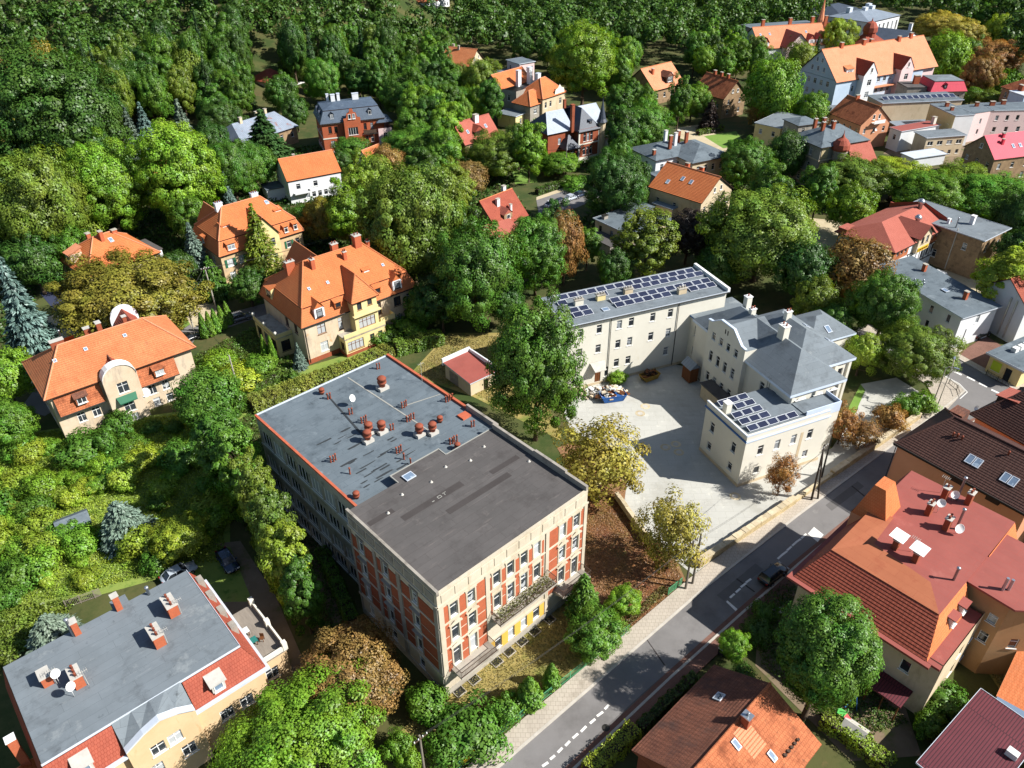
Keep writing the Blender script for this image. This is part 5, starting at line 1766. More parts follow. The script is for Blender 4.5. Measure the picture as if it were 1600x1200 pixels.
MB().poly([(4.5, 9.5, 12.2), (7.0, 9.5, 12.2), (7.4, 12.9, 9.0), (4.2, 12.9, 9.0)]).build('rear_slope', 'tile_orange', b)
arc2 = [(13.2 + 2.2 - 2.2 * math.cos(PI * k / 10), 10.6 + 2.5 * math.sin(PI * k / 10)) for k in range(11)]
MB().poly([(x, 13.0, z) for x, z in arc2[::-1]]).poly([(x, 12.7, z) for x, z in arc2]).box(13.2, 17.6, 12.71, 12.99, 8.0, 10.6).build('rear_gable', 'plaster_white', b)
roof_hip(b, 13.8, 17.0, 8, 12.7, 10.6, 1.9, 'tile_red', .1, 0, 'y', .36)
for x, y, dz, sx, sy in ((4.3, 7.4, 1.0, 1.9, .8), (8.9, 8.4, 1.6, .9, .7), (10.5, 7.0, 1.7, .7, .9), (14.6, 8.5, 1.6, .6, .6)):
    z = HG(x, y)
    chimney(b, x, y, z - .6, z + dz, sx, sy, 'brick_red', 'vent_grey', 0)
flue(b, 5.4, 10.5, HG(5.4, 10.5), 3.0, .12)
for x, y in ((7.4, 4.8), (13.3, 4.9), (2.9, 4.6)):
    skylight(b, x, y, HG(x, y) + .06, 0, math.radians(32), .55, .6)
MB().poly([(19.3, 6.3, HG(19.3, 6.3) + .08), (20.6, 6.6, HG(20.6, 6.6) + .08), (20.6, 8.3, HG(20.6, 8.3) + .08), (19.3, 8.6, HG(19.3, 8.6) + .08)]).build('roofing_patch', 'sheet_carmine', b)

# ------------------------------------------------------------------ ochre house with grey flat roof, lower left
b = thing('flat_roofed_house', 'ochre house with wide grey flat roof and brick chimneys', 'house', -40.94, 36.58, 41.15)
BL, BW = 18.2, 13.0
b0 = [(16.9, 2.2, 1.35, 1.6), (14.8, 2.2, 1.35, 1.6), (10.5, 1.6, 1.3, 1.7), (7.5, 1.6, 1.3, 1.7), (2.4, 1.8, 1.3, 1.6), (4.6, 1.8, 1.3, 1.6)]
walls(b, rect(-.4, BL + 1.0, -1.6, BW), 0, 7.0, 'plaster_ochre', {0: [(u + .4, z + .9, w, h) for u, z, w, h in b0], 1: [(3, 4.3, 1.3, 1.6), (7, 4.3, 1.3, 1.6)]}, pane='pane_curtain')
roof_flat(b, rect(0, BL, 0, BW), 10.0, 'bitumen_grey', .25)
band(b, rect(0, BL, 0, BW), 9.8, 10.06, .05, 'coping_metal', 'fascia', edges=(0, 1))
m = MB()
slope(m, (-.6, -1.9, 7.4), (5.8, -1.9, 7.4), (5.8, -.06, 9.75), (-.06, -.06, 9.75), .36)
m.build('tile_skirt', 'tile_red', b)
m = MB()
slope(m, (12.3, -1.9, 7.4), (BL + 1.3, -1.9, 7.4), (BL + .06, -.06, 9.75), (12.3, -.06, 9.75), .36)
m.build('tile_skirt', 'tile_red', b)
m = MB()
slope(m, (BL + 1.3, -1.9, 7.4), (BL + 1.3, BW, 7.4), (BL + .06, BW, 9.75), (BL + .06, -.06, 9.75), .36)
m.build('tile_skirt', 'tile_red', b)
for v in (2.9, 5.6, 8.3, 11.0):
    MB().box(BL + .35, BL + 1.0, v, v + 1.0, 8.2, 9.45).build('dormer', 'plaster_grey', b)
m = MB()
slope(m, (-.6, BW, 7.4), (-.6, -1.9, 7.4), (-.06, -.06, 9.75), (-.06, BW, 9.75), .36)
m.build('tile_skirt', 'tile_red', b)
MB().box(-.8, BL + 1.6, -2.25, -1.75, 7.1, 7.38).box(BL + 1.15, BL + 1.6, -1.75, BW, 7.1, 7.38).build('gutter_board', 'coping_metal', b)
gp_ = [(5.8, 7.4), (5.8, 8.2), (7.6, 9.2), (9.2, 9.75), (10.8, 9.2), (12.2, 8.3), (12.2, 7.4)]
walls(b, rect(5.8, 12.2, -2.3, -1.4), 0, 7.4, 'plaster_ochre', {0: [(4.0, 5.3, 1.3, 1.5), (2.4, 5.3, 1.3, 1.5), (4.7, 2.5, 1.3, 1.7), (1.6, 2.5, 1.3, 1.7)]}, pane='pane_curtain')
MB().poly([(x, -2.3, z) for x, z in gp_]).build('gable', 'plaster_ochre', b)
for (xa, za), (xb, zb) in zip(gp_[1:-1], gp_[2:-1]):
    MB().poly([(xa, -2.5, za + .1), (xb, -2.5, zb + .1), (xb, -1.85, zb + .14), (xa, -1.85, za + .14)]).poly([(xa, -2.5, za - .1), (xb, -2.5, zb - .1), (xb, -2.5, zb + .1), (xa, -2.5, za + .1)]).build('gable_coping', 'coping_metal', b)
    MB().poly([(xa, -1.85, za + .1), (xb, -1.85, zb + .1), (xb, .1, 10.02), (xa, .1, 10.02)]).build('roof_apron', 'bitumen_grey', b)
for u in (2.6, 14.9):
    dormer(b, u, -1.7, 7.8, 0, 1.3, 1.3, 1.4, 'vent_grey', 'vent_grey', 'shed', (.9, 1.0, 'white'), rise=.3, pane='pane_sky')
for x, y, dz, sx, sy, mm, pots in ((14.9, 8.6, 1.5, 1.0, 1.9, 'brick_orange', 3), (12.4, 5.9, 1.5, 1.0, 1.9, 'brick_orange', 3), (5.0, 6.3, 1.5, .9, 1.6, 'brick_orange', 3), (2.8, 8.4, 1.2, .9, 1.3, 'brick_orange', 0), (10.9, 12.6, 2.0, .6, .6, 'brick_orange', 0), (6.7, 12.3, 1.8, .6, .7, 'brick_orange', 0)):
    chimney(b, x, y, 9.8, 10.0 + dz, sx, sy, mm, 'vent_grey', pots)
    if sy > 1:
        antenna(b, x + .6, y - .9, 10.0, 2.2)
dish(b, 4.2, 5.0, 10, .5, .45, 1.6)
dish(b, 3.6, 7.4, 10, .3, .45, 1.6)
flue(b, 6.3, 12.2, 10.0, 2.6, .15)
flue(b, 13.9, 12.4, 10.0, 1.2, .15)
MB().box(10.4, 12.0, 13.0, 14.2, 7, 10.0).build('roof_house', 'bitumen_grey', b)
# side terrace
walls(b, rect(BL + 1.0, BL + 4.3, .2, 8.0), 0, 5.2, 'plaster_ochre', {0: [(1.3, 2.2, 1.4, 1.7)], 1: [(3, 2.2, 1.4, 1.7)]}, pane='pane_curtain')
roof_flat(b, rect(BL + 1.0, BL + 4.4, .1, 8.1), 5.4, 'wood_grey', .2)
parapet(b, rect(BL + 1.0, BL + 4.4, .1, 8.1), 5.35, 6.0, .2, 'plaster_cream', edges=(0, 1))
for x, y in ((BL + 4.25, .3), (BL + 4.25, 4.1), (BL + 4.25, 7.9)):
    MB().box(x - .25, x + .25, y - .25, y + .25, 5.4, 6.5).build('terrace_pier', 'plaster_cream', b)
walls(b, rect(-3.4, -.6, .5, 5.5), 0, 4.6, 'plaster_ochre')
roof_hip(b, -3.6, -.5, .3, 5.7, 4.6, 1.6, 'tile_vivid', .3, 1.4, 'y')
chimney(b, -1.5, 4.9, 4, 9.5, .7, .7, 'brick_orange', 'white_paint')

# ------------------------------------------------------------------ big red roof, right foreground
b = thing('red_roofed_house', 'peach house with large red sheet roof and tiled skirts by the road', 'house', 31.02, 57.56, -48.61)
TL_, TW_ = 15.6, 19.6
t1 = [(v, z, 1.0, 1.6) for v in (6, 9, 15, 18) for z in (4.6, 1.5)]
walls(b, rect(0, TL_, .8, TW_), 0, 8.6, 'plaster_beige', {1: t1, 0: [(12.6, 4.6, 1.0, 1.6, 'plain')]})
RF = [(1.3, 3.5), (13.0, 3.5), (13.0, 22.6), (1.1, 22.6)]
MB().prism(RF, 11.4, 11.6).build('roof', 'sheet_red', b)
m = MB()
for q in ([(1.3, 3.5), (13, 3.5), (10.6, 6.6), (4.0, 7.4)], [(1.3, 3.5), (4.0, 7.4), (3.6, 12.8), (1.2, 12.4)]):
    m.poly([(x, y, 11.61 + (.35 if k > 1 else 0)) for k, (x, y) in enumerate(q)])
m.build('roof_cricket', 'sheet_ochre', b)
m = MB()
slope(m, (-.5, .1, 8.5), (14.2, .1, 8.5), (13.0, 3.5, 11.5), (1.3, 3.5, 11.5), .36)
slope(m, (-.5, TW_ + .4, 8.5), (-.5, .1, 8.5), (1.3, 3.5, 11.5), (1.1, 22.6, 11.5), .36)
m.build('tile_skirt', 'tile_red', b)
m = MB()
slope(m, (14.2, .1, 8.5), (14.2, 9.8, 8.5), (13.0, 9.8, 11.5), (13.0, 3.5, 11.5), .36)
m.build('tile_skirt', 'tile_vivid', b)
m = MB()
slope(m, (14.2, 15.2, 8.5), (14.2, 23, 8.5), (13.0, 22.6, 11.5), (13.1, 15.3, 11.5), .36)
m.build('tile_skirt', 'tile_vivid', b)
m = MB()
m.box(-1.0, 14.7, -.5, .1, 8.2, 8.48).box(14.2, 15.5, .1, 10, 8.2, 8.5).box(-1.0, -.5, .1, TW_, 8.2, 8.48)
m.build('cornice_roof', 'sheet_red', b)
walls(b, [(13.0, 10.6), (17.3, 10.4), (20.5, 13.4), (20.5, 19.6), (13.0, 19.6)], 0, 11.1, 'plaster_gold', {0: [(3.4, 4.6, .9, 1.5), (3.4, 7.6, .9, 1.3)], 1: [(2.2, 4.6, .9, 1.5)]})
roof_flat(b, [(13.0, 10.15), (17.8, 9.9), (21.1, 13.1), (21.1, 20.2), (13.0, 20.2)], 11.38, 'sheet_red', .25)
for v in (5.8, 8.2, 17.0, 19.3):
    dormer(b, 14.1, v, 8.9, PI / 2, 1.1, 1.5, 1.1, 'plaster_white', 'sheet_red', 'shed', (.8, 1.1, 'white'), rise=.1)
o = MB()
tz = 15.2
o.poly([(-.4, 15.8, 11), (-.4, 11.2, 11), (.7, 12.4, tz), (.7, 14.6, tz)])
o.poly([(-.4, 11.2, 11), (3.6, 11.4, 11), (2.0, 12.4, tz), (.7, 12.4, tz)])
o.poly([(3.6, 11.4, 11), (3.4, 15.6, 11), (2.0, 14.6, tz), (2.0, 12.4, tz)])
o.poly([(3.4, 15.6, 11), (-.4, 15.8, 11), (.7, 14.6, tz), (2.0, 14.6, tz)])
o.poly([(.7, 12.4, tz), (2.0, 12.4, tz), (2.0, 14.6, tz), (.7, 14.6, tz)])
o.build('turret_roof', 'tile_vivid', b)
walls(b, rect(-.5, 3.5, 11.3, 15.7), 0, 11.0, 'plaster_peach')
for x, y, dz, pots, sh in ((5.8, 8.9, 1.3, 0, 1), (8.1, 8.7, 1.3, 0, 1), (5.8, 16.7, 1.6, 2, 0), (8.2, 15.8, 1.6, 2, 0), (5.9, 20.4, 1.8, 1, 0), (8.1, 21.8, 1.6, 2, 0)):
    o = chimney(b, x, y, 11.5, 11.6 + dz, .6, .9, 'brick_red', 'vent_grey', pots)
    if sh:
        MB().poly([(-.8, -.9, dz + .75), (.8, -.9, dz + .6), (.8, .9, dz + .6), (-.8, .9, dz + .75)]).box(-.25, -.2, -.4, .4, dz + .1, dz + .65).box(.2, .25, -.4, .4, dz + .1, dz + .6).build('rain_hood', 'white_paint', o)
for x, y, h in ((9.0, 16.6, 3.2), (7.0, 21.4, 3.6), (12.0, 9.0, 2.0)):
    flue(b, x, y, 11.5, h, .14)
dish(b, 6.4, 17.6, 11.6, .6, .5, 1.6)
dish(b, 9.3, 15.9, 11.6, .9, .55, .9)
dish(b, 6.7, 20.9, 11.6, .6, .5, 1.0)
antenna(b, 7.2, 9.6, 11.6, 2.2)
antenna(b, 5.2, 21.2, 11.6, 2.6)
for x, y, z1 in ((15.9, 11.6, 13.2), (16.3, 12.1, 12.9)):
    MB().tube([(x, y, 1.5), (x, y, z1)], .16, 10).build('flue_pipe', 'steel', b)
MB().box(10.6, 14.2, -2.0, .75, 2.7, 2.9).build('porch_roof', 'sheet_purple', b)
for x in (10.8, 12.4, 14.0):
    MB().tube([(x, -1.8, 0), (x, -1.8, 2.7)], .07, 6).build('porch_post', 'wood_brown', b)
MB().box(8.2, 10.4, -1.4, .75, 2.9, 3.05).box(8.2, 10.4, -1.4, -1.34, 3.05, 3.9).build('balcony', 'wood_grey', b)

b, HB_ = house('brown_roofed_house', 'peach house with dark brown tiled roof and twin roof windows', 51.52, 80.41, -53.47, 16.5, 12.2, 8.8, 'plaster_peach', 'tile_brown', 'hip', 3.4, 'x', 3.2, .45, cap='tile_brown', rows3=[(3, 5.5, 1.0, 1.5), (3, 2.0, 1.0, 1.5)])
for x in (8.0, 8.95, 12.4, 13.35):
    skylight(b, x, 2.3, HB_(x, 2.3) + .06, 0, math.radians(29), .85, 1.35)
for x, y in ((4.6, 3.9), (5.1, 4.0), (5.7, 4.0), (11.0, 4.9)):
    flue(b, x, y, HB_(x, y), .6, .1, 'vent_orange')
for x in (8.3, 12.8):
    MB().box(x - .8, x + .8, -.5, .1, 7.9, 8.6).build('wall_dormer', 'wood_dark', b)
MB().box(1.4, 3.2, 9.0, 11.2, 8.8, 10.9).build('stair_head', 'tile_weathered', b)
gutter(b, (-.5, -.55), (17, -.55), 8.75, 'dark_metal', [(-.12, -.1, .3)])

# ------------------------------------------------------------------ low house with mossy tiles, bottom right
b = thing('low_tiled_house', 'low brick house with half weathered orange tiled roof at bottom edge', 'house', 10.87, 40.22, -46.89)
GL, GW = 12.0, 13.4
walls(b, rect(.5, GL - .5, .5, GW - .5), 0, 4.9, 'brick_red', {0: [(3, 2.2, 1.0, 1.3), (6, 2.2, 1.0, 1.3)], 1: [(4, 1.2, 1.1, 1.4), (8, 1.2, 1.1, 1.4)]})
m = MB()
slope(m, (0, GW, 4.9), (0, 0, 4.9), (5.9, 0, 8.0), (5.9, GW, 8.0), .33, .075)
o = m.build('roof', 'tile_weathered', b)
m = MB()
slope(m, (GL, 0, 4.9), (GL, GW, 4.9), (5.9, GW, 8.0), (5.9, 0, 8.0), .33)
m.build('roof', 'tile_old', b)
MB().tube([(5.9, 0, 8.05), (5.9, GW, 8.05)], .14, 8).build('ridge_cap', 'tile_old', o)
MB().poly([(0, 0, 4.9), (GL, 0, 4.9), (5.9, 0, 7.95)]).poly([(GL, GW - .3, 4.9), (0, GW - .3, 4.9), (5.9, GW - .3, 7.95)]).poly([(0, 0, 4.86), (0, GW, 4.86), (GL, GW, 4.86), (GL, 0, 4.86)]).build('gable', 'brick_red', b)
chimney(b, 6.5, 8.2, 7.2, 9.0, .8, .7, 'brick_red', 'steel', 1, 0, 'steel')
MB().poly([(6.3, 6.5, 7.84), (8.8, 6.5, 6.56), (8.8, 8.6, 6.56), (6.3, 8.6, 7.84)]).build('tile_repair', 'tile_salmon', b)
k = math.atan2(3.1, 6.0)
skylight(b, 2.9, 9.6, 6.5, -PI / 2, k, 1.0, .9, 'pane_dark')
skylight(b, 7.0, 6.0, 7.5, PI / 2, k, .6, 1.0)
skylight(b, 9.6, 8.2, 6.2, PI / 2, k, .6, 1.0)
for q in range(5):
    MB().box(10.2 + .02 * q, 10.5, 9.2 + q * .55, 9.5 + q * .55, 5.85, 6.0).build('snow_stop', 'rust_metal', b)

b, _h = house('purple_roofed_annex', 'low building with dark wine red corrugated roof at bottom right corner', 37.98, 39.08, -52.23, 5.16, 11.54, 4.0, 'brick_red', 'sheet_purple', 'flat', coping='coping_metal', rows3=[(2, 1.4, 1.0, 1.3)])
MB().box(4.2, 5.2, 6.8, 7.5, 4.2, 4.9).build('roof_box', 'white_paint', b)
chimney(b, 8.6, 7.6, 4.1, 5.4, .6, .6, 'plaster_white', 'coping_metal')
chimney(b, 8.8, 5.2, 4.1, 5.3, .7, 1.2, 'plaster_white', 'coping_metal')

# ------------------------------------------------------------------ houses among the trees, left half
b, H = house('hipped_villa', 'villa with orange hipped roof half hidden behind the olive chestnut tree', -82.29, 136.97, 48.95, 14.3, 13.3, 6.5, 'plaster_pale', 'tile_vivid', 'hip', 4.2, 'x', 5.4, .5, cap='tile_salmon', rows3=[(3, 3.2, 1.0, 1.5)], rows0=[(3, 3.2, 1.0, 1.5)], chim=[(5.2, 8.4, 1.5, .8, .9, 'brick_orange'), (6.6, 5.6, 1.8, .7, .9, 'brick_orange'), (9.6, 6.4, .8, 1.0, .8, 'brick_orange')], sky=[(8.0, 5.0, 0, 30)])
dormer(b, -.1, 7.5, 6.9, -PI / 2, 2.4, 1.9, 2.4, 'plaster_pale', 'tile_salmon', 'shed', (1.2, 1.3, 'white'), rise=1.0)
walls(b, rect(14.3, 16.6, 3, 10), 0, 5.2, 'plaster_white')
roof_flat(b, rect(14.35, 16.8, 2.8, 10.2), 5.4, 'bitumen_dark', .2)

b = thing('twin_villa', 'long twin villa with orange mansard roof, green shutters and a larch in front', 'house', -59.03, 144.98, 41.73)
tw0 = [(1.8, 3.6, 1.3, 1.7), (4.2, 3.6, 1.0, 1.7), (15.2, 3.6, 1.0, 1.6), (17.2, 3.6, 1.0, 1.6), (1.8, .8, 1.3, 1.6), (4.2, .8, 1.0, 1.6), (15.2, .8, 1.0, 1.6), (17.2, .8, 1.0, 1.6)]
walls(b, rect(0, 18.6, 0, 13), 0, 6.5, 'plaster_sand', {0: tw0, 3: [(4, 3.6, 1.0, 1.6), (9, 3.6, 1.0, 1.6)]}, pane='pane_curtain')
HM = roof_mansard(b, 0, 18.6, 0, 13, 6.5, 2.9, .8, 4.3, 'tile_vivid', .4, 'tile_salmon', hip=4.2)
walls(b, rect(6.6, 12.6, -1.6, .6), 0, 8.6, 'plaster_yellow', {0: [(1.7, 5.9, 1.1, 1.7), (4.4, 5.9, 1.1, 1.7), (1.7, 2.4, 1.1, 1.7), (4.4, 2.4, 1.1, 1.7)]}, pane='pane_curtain')
roof_hip(b, 6.6, 12.6, -1.6, 6.0, 8.6, 4.0, 'tile_vivid', .3, 0, 'y', .36, 'tile_salmon')
gable_wall(b, 6.6, 12.6, -1.6, 6, 8.6, 4.0, 'plaster_yellow', 0)
for u in (2.6, 15.0, 17.2):
    dormer(b, u, -.25, 7.1, 0, 1.9 if u < 5 else 1.1, 1.6, 1.8, 'tile_vivid', 'tile_vivid', 'shed', (1.5 if u < 5 else .8, 1.3, 'white'), rise=.5)
for u in (.85, 2.75, 4.95):
    MB().box(u - .25, u + .25, -.09, -.03, 3.55, 5.3).build('shutter', 'green_paint', b)
for u in (14.4, 16.0):
    MB().box(u - .22, u + .22, -.09, -.03, 3.55, 5.2).build('shutter', 'green_paint', b)
dormer(b, -.2, 7.0, 7.1, -PI / 2, 1.3, 1.6, 1.8, 'tile_vivid', 'tile_vivid', 'shed', (.8, 1.3, 'white'), rise=.5)
for x, y in ((4.6, 7.0), (12.6, 7.0)):
    chimney(b, x, y, HM(x, y) - .5, HM(x, y) + 1.2, 1.5, 1.0, 'plaster_white', 'coping_metal', 3)
skylight(b, 14.2, 5.0, HM(14.2, 5) + .05, 0, math.radians(37), .8, 1.0)
for x in (3.6, 15.4):
    dormer(b, x, 3.0, HM(x, 3.0) - .15, 0, 1.7, .4, 1.2, 'tile_vivid', 'tile_vivid', 'shed', (1.1, .28, 'plain'), rise=.3)
roof_hip(b, 2.5, 6.5, 8, 14.5, 9.5, 3.0, 'tile_vivid', .3, 0, 'y', .36, 'tile_salmon')
gable_wall(b, 2.5, 6.5, 8, 14.5, 9.5, 3.0, 'plaster_white', 2)

b, H = house('white_house', 'white two storey house with plain orange gable roof and balcony', -55.36, 188.29, 29.51, 13.7, 10.6, 6.3, 'plaster_white', 'tile_vivid', 'gable', 3.9, 'x', None, .25, rows0=[(3, 3.6, 1.1, 1.4, 'white', 2.4), (4, .9, 1.0, 1.4, 'white', 4.5)], rows3=[(2, 4.4, .6, .8), (2, 1.6, .6, .8)], cap='tile_salmon', chim=[(4.0, 6.2, .9, .6, .6, 'plaster_grey')])
MB().box(1.0, 5.2, -1.3, 0, 2.7, 2.88).box(1.0, 5.2, -1.3, -1.22, 2.88, 3.7).build('balcony', 'plaster_white', b)
dish(b, 5.0, -1.2, 3.6, 0, .45, .3)
dish(b, 12.8, -.2, 3.6, 0, .4, .2)
walls(b, rect(-4.5, 0, 5, 10), 0, 3.0, 'plaster_white')
roof_flat(b, rect(-4.7, -.02, 4.8, 10.2), 3.2, 'bitumen_slate', .2)

b = thing('brick_mansion', 'red brick mansion with blue slate mansard roof and curved centre gable', 'house', -53.76, 225.55, 19.85)
h20 = [(2.2, 6.3, 1.0, 1.9, 'brown'), (3.9, 6.3, 1.0, 1.9, 'brown'), (12.4, 6.3, .9, 1.9, 'brown'), (14.4, 6.3, .9, 1.9, 'brown'), (16.8, 2.6, 1.0, 1.8), (12.6, 2.6, 1.0, 1.8), (14.2, 2.6, 1.0, 1.8), (2.6, 2.4, 1.2, 1.8)]
walls(b, rect(0, 18, 0, 12.3), 0, 9.3, 'brick_orange', {0: h20, 3: [(3, 6.2, 1.0, 1.8), (6, 6.2, 1.0, 1.8), (9, 6.2, 1.0, 1.8), (3, 2.2, 1.0, 1.8), (6, 2.2, 1.0, 1.8)]})
HMm = roof_mansard(b, 0, 18, 0, 12.3, 9.3, 3.3, 1.2, .8, 'slate_blue', .5, None, 'slate_blue', hip=4, course=0)
band(b, rect(0, 18, 0, 12.3), 4.8, 5.1, .12, 'plaster_cream', edges=(0, 3))
band(b, rect(0, 18, 0, 12.3), 8.9, 9.3, .2, 'plaster_cream', edges=(0, 3))
band(b, rect(0, 18, 0, 12.3), .0, 1.2, .1, 'plaster_pink', 'plinth', edges=(0, 3))
walls(b, rect(6.2, 11.0, -1.5, .4), 0, 9.6, 'brick_orange', {0: [(2.4, 5.6, 2.8, 2.2, 'plain'), (1.6, 9.0 - .1 + .0 - 8.9 + 2.2, 1.0, 1.8), (3.2, 2.2, 1.0, 1.8)]})
cg = [(6.2, 9.6), (11.0, 9.6), (11.0, 10.4), (10.2, 10.6), (9.9, 11.8), (9.2, 12.1), (9.0, 13.0), (8.2, 13.0), (8.0, 12.1), (7.3, 11.8), (7.0, 10.6), (6.2, 10.4)]
MB().poly([(x, -1.5, z) for x, z in cg]).poly([(x, -1.1, z) for x, z in cg[::-1]]).build('curved_gable', 'brick_orange', b)
window(b, 8.0, -1.66, 10.2, 0, .8, 1.4, 'far')
window(b, 9.2, -1.66, 10.2, 0, .8, 1.4, 'far')
roof_hip(b, 6.6, 10.6, -1.1, 5, 10.4, 1.6, 'slate_blue', .1, 0, 'y', 0)
for u in (3.2, 14.2):
    dormer(b, u, .2, 10.2, 0, 1.2, 1.5, 1.4, 'slate_dark', 'slate_dark', 'gable', (.8, 1.1, 'white'))
for v in (3.5, 8.5):
    dormer(b, .2, v, 10.2, -PI / 2, 1.2, 1.5, 1.4, 'slate_dark', 'slate_dark', 'gable', (.8, 1.1, 'white'))
for x, y, sx in ((5.2, 8.0, 1.2), (6.9, 8.6, .8), (11.6, 7.0, 1.8), (3.8, 9.0, .7)):
    chimney(b, x, y, 12.6, 15.0, sx, .9, 'plaster_white', 'coping_metal', 0)
MB().box(11.6, 15.4, -1.0, 0, 5.4, 5.6).box(11.6, 15.4, -1.0, -.94, 5.6, 6.4).build('balcony', 'rust_metal', b)
walls(b, rect(16.0, 20.0, -.8, 6.0), 0, 6.4, 'plaster_pink', {0: [(2, 3.0, 1.2, 2.0)]})
roof_hip(b, 16.0, 20.0, -.8, 6.0, 8.4, 1.2, 'slate_blue', .4, 1.9, 'y', 0)

b, H = house('tin_roofed_villa', 'old villa with rusty blue grey sheet metal roof behind a dark conifer', -76.4, 222.68, 53.79, 20, 13, 5.2, 'plaster_brown', 'zinc_rusty', 'hip', 3.6, 'x', 2.2, .5, course=0, rows0=[(5, 2.2, 1.0, 1.6)], chim=[(5, 6, 1.5, .9, .7, 'plaster_beige'), (12, 7.5, 1.6, 1.0, .7, 'plaster_beige'), (15, 7.2, 1.6, .8, .7, 'plaster_beige')])

b, H = house('garden_house', 'small garden house with steep orange roof below the brick mansion', -37.49, 207.28, 56.43, 6.5, 5.5, 3.4, 'plaster_white', 'tile_vivid', 'gable', 3.6, 'x', None, .4, cap='tile_salmon')
b, H = house('tree_hidden_house', 'white house with narrow orange roof squeezed between two bright trees', -89.62, 192.53, 58.27, 8, 8, 7, 'plaster_white', 'tile_orange', 'gable', 3, 'x', None, .3, rows0=[(2, 4.2, .9, 1.4), (2, 1.4, .9, 1.4)], rows3=[(2, 4.2, .9, 1.4)])
b, H = house('woodland_inn', 'red roofed inn glimpsed among the forest trees with white terrace canopy', -86.78, 292.24, 56.69, 10, 9, 5, 'plaster_pink', 'tile_red', 'hip', 3, 'x', 4, .4, rows0=[(3, 2, 1.0, 1.5)])
MB().box(4, 12, -6, -1, 3.0, 3.2).build('terrace_canopy', 'cloth_white', b)
for x in (4.2, 8, 11.8):
    for y in (-5.8, -1.2):
        MB().box(x - .08, x + .08, y - .08, y + .08, 0, 3.0).build('canopy_post', 'white_paint', b)

# ------------------------------------------------------------------ houses in the centre background
b, H = house('cream_gable_house', 'cream house with orange gable roof high up at the forest edge', -14.48, 305.49, 65.36, 11.5, 13, 7, 'plaster_beige', 'tile_orange', 'gable', 4.6, 'y', None, .5, cap='tile_salmon', gw={0: [(4, 8.0, .8, 1.2), (7.5, 8.0, .8, 1.2)]}, rows0=[(3, 4.2, .9, 1.5), (3, 1.4, .9, 1.5)], chim=[(5.0, 7, 1.4, .7, .7, 'plaster_grey'), (6.5, 10, 1.4, .7, .7, 'plaster_grey')])
b, H = house('tower_block', 'square brick and white tower house with flat blue grey roof', 3.87, 288.08, 34.62, 6.4, 7.8, 11, 'plaster_pink', 'bitumen_slate', 'flat', ov=.3, rows0=[(3, 8.2, .9, 1.6), (3, 4.8, .9, 1.6)], rows3=[(2, 8.2, .9, 1.6)])
walls(b, rect(-6, 0, 0, 8), 0, 8, 'plaster_grey')
roof_flat(b, rect(-6.2, -.02, -.2, 8.2), 8.2, 'bitumen_slate', .2)
b = thing('orange_hip_mansion', 'grey mansion with several orange hipped roofs in the centre background', 'house', 6.65, 251.41, 47.76)
walls(b, rect(0, 5.0, 0, 7.2), 0, 6.8, 'plaster_grey', {0: [(2.5, 3.8, 1.6, 1.4)]})
roof_hip(b, 0, 9, 0, 7.2, 6.9, 3.2, 'tile_vivid', .4, 3.4, 'x', .36, 'tile_salmon')
walls(b, rect(5.0, 16.5, -.9, 9), 0, 8.2, 'plaster_beige', {0: [(1.6, 4.8, 1.0, 1.8), (4.0, 4.8, 1.0, 1.8), (9, 4.8, 1.2, 1.8), (1.6, 1.4, 1.0, 1.8), (4, 1.4, 1.0, 1.8)]})
roof_hip(b, 5.0, 16.5, -.9, 9, 8.3, 4.4, 'tile_vivid', .4, 4.5, 'x', .36, 'tile_salmon')
MB().poly([(10.8, -1.1, 8.2), (15.8, -1.1, 8.2), (15.4, -1.1, 9.6), (14.2, -1.1, 10.0), (13.3, -1.1, 11.0), (12.4, -1.1, 10.0), (11.2, -1.1, 9.6)]).build('gable', 'plaster_cream', b)
walls(b, rect(1.5, 9, 7.2, 22), 0, 9.6, 'plaster_grey', {3: [(2.5, 6.2, 1.0, 1.8), (5.5, 6.2, 1.0, 1.8), (8.5, 6.2, 1.0, 1.8), (11.5, 6.2, 1.0, 1.8), (2.5, 2.6, 1.0, 1.8), (5.5, 2.6, 1.0, 1.8), (8.5, 2.6, 1.0, 1.8)]})
roof_hip(b, 1.5, 16, 13.5, 22, 9.7, 3.4, 'tile_vivid', .4, 0, 'x', .36, 'tile_salmon')
gable_wall(b, 1.5, 16, 13.5, 22, 9.7, 3.4, 'plaster_grey', 3)
gable_wall(b, 1.5, 16, 13.5, 22, 9.7, 3.4, 'plaster_white', 1)
walls(b, rect(9, 16, 9, 22), 0, 9.6, 'plaster_white')
for x, y, h in ((8.6, 12.5, 14.0), (13.6, 12.0, 14.2), (11.0, 6.2, 13.6)):
    chimney(b, x, y, 9, h, 1.5, 1.2, 'plaster_white', 'coping_metal', 0)
b, H = house('flat_annex', 'small cream annex with flat grey roof beside the weeping willow', 2.01, 249.09, 53.88, 5.5, 7, 4, 'plaster_yellow', 'bitumen_grey', 'flat', ov=.35, rows0=[(1, 1.2, 1.2, 1.7)])
b, H = house('pink_roofed_house', 'house with dull red tiled roof and big white chimney beside the road', -12.67, 222.54, 42.8, 13, 9.5, 4.2, 'plaster_brown', 'tile_pinkred', 'gable', 4.8, 'x', None, .4, cap='tile_pinkred', rows3=[(2, 1.6, 1.2, 1.6)], rows0=[(3, 1.6, 1.0, 1.5)], chim=[(7.6, 4.0, 1.8, 1.4, 1.2, 'plaster_white')], sky=[(2.9, 2.2, 0, 45), (10, 2.4, 0, 45)])
dormer(b, 6.2, .8, 4.4, 0, 3.4, 2.0, 3, 'wood_dark', 'tile_red', 'gable', None)

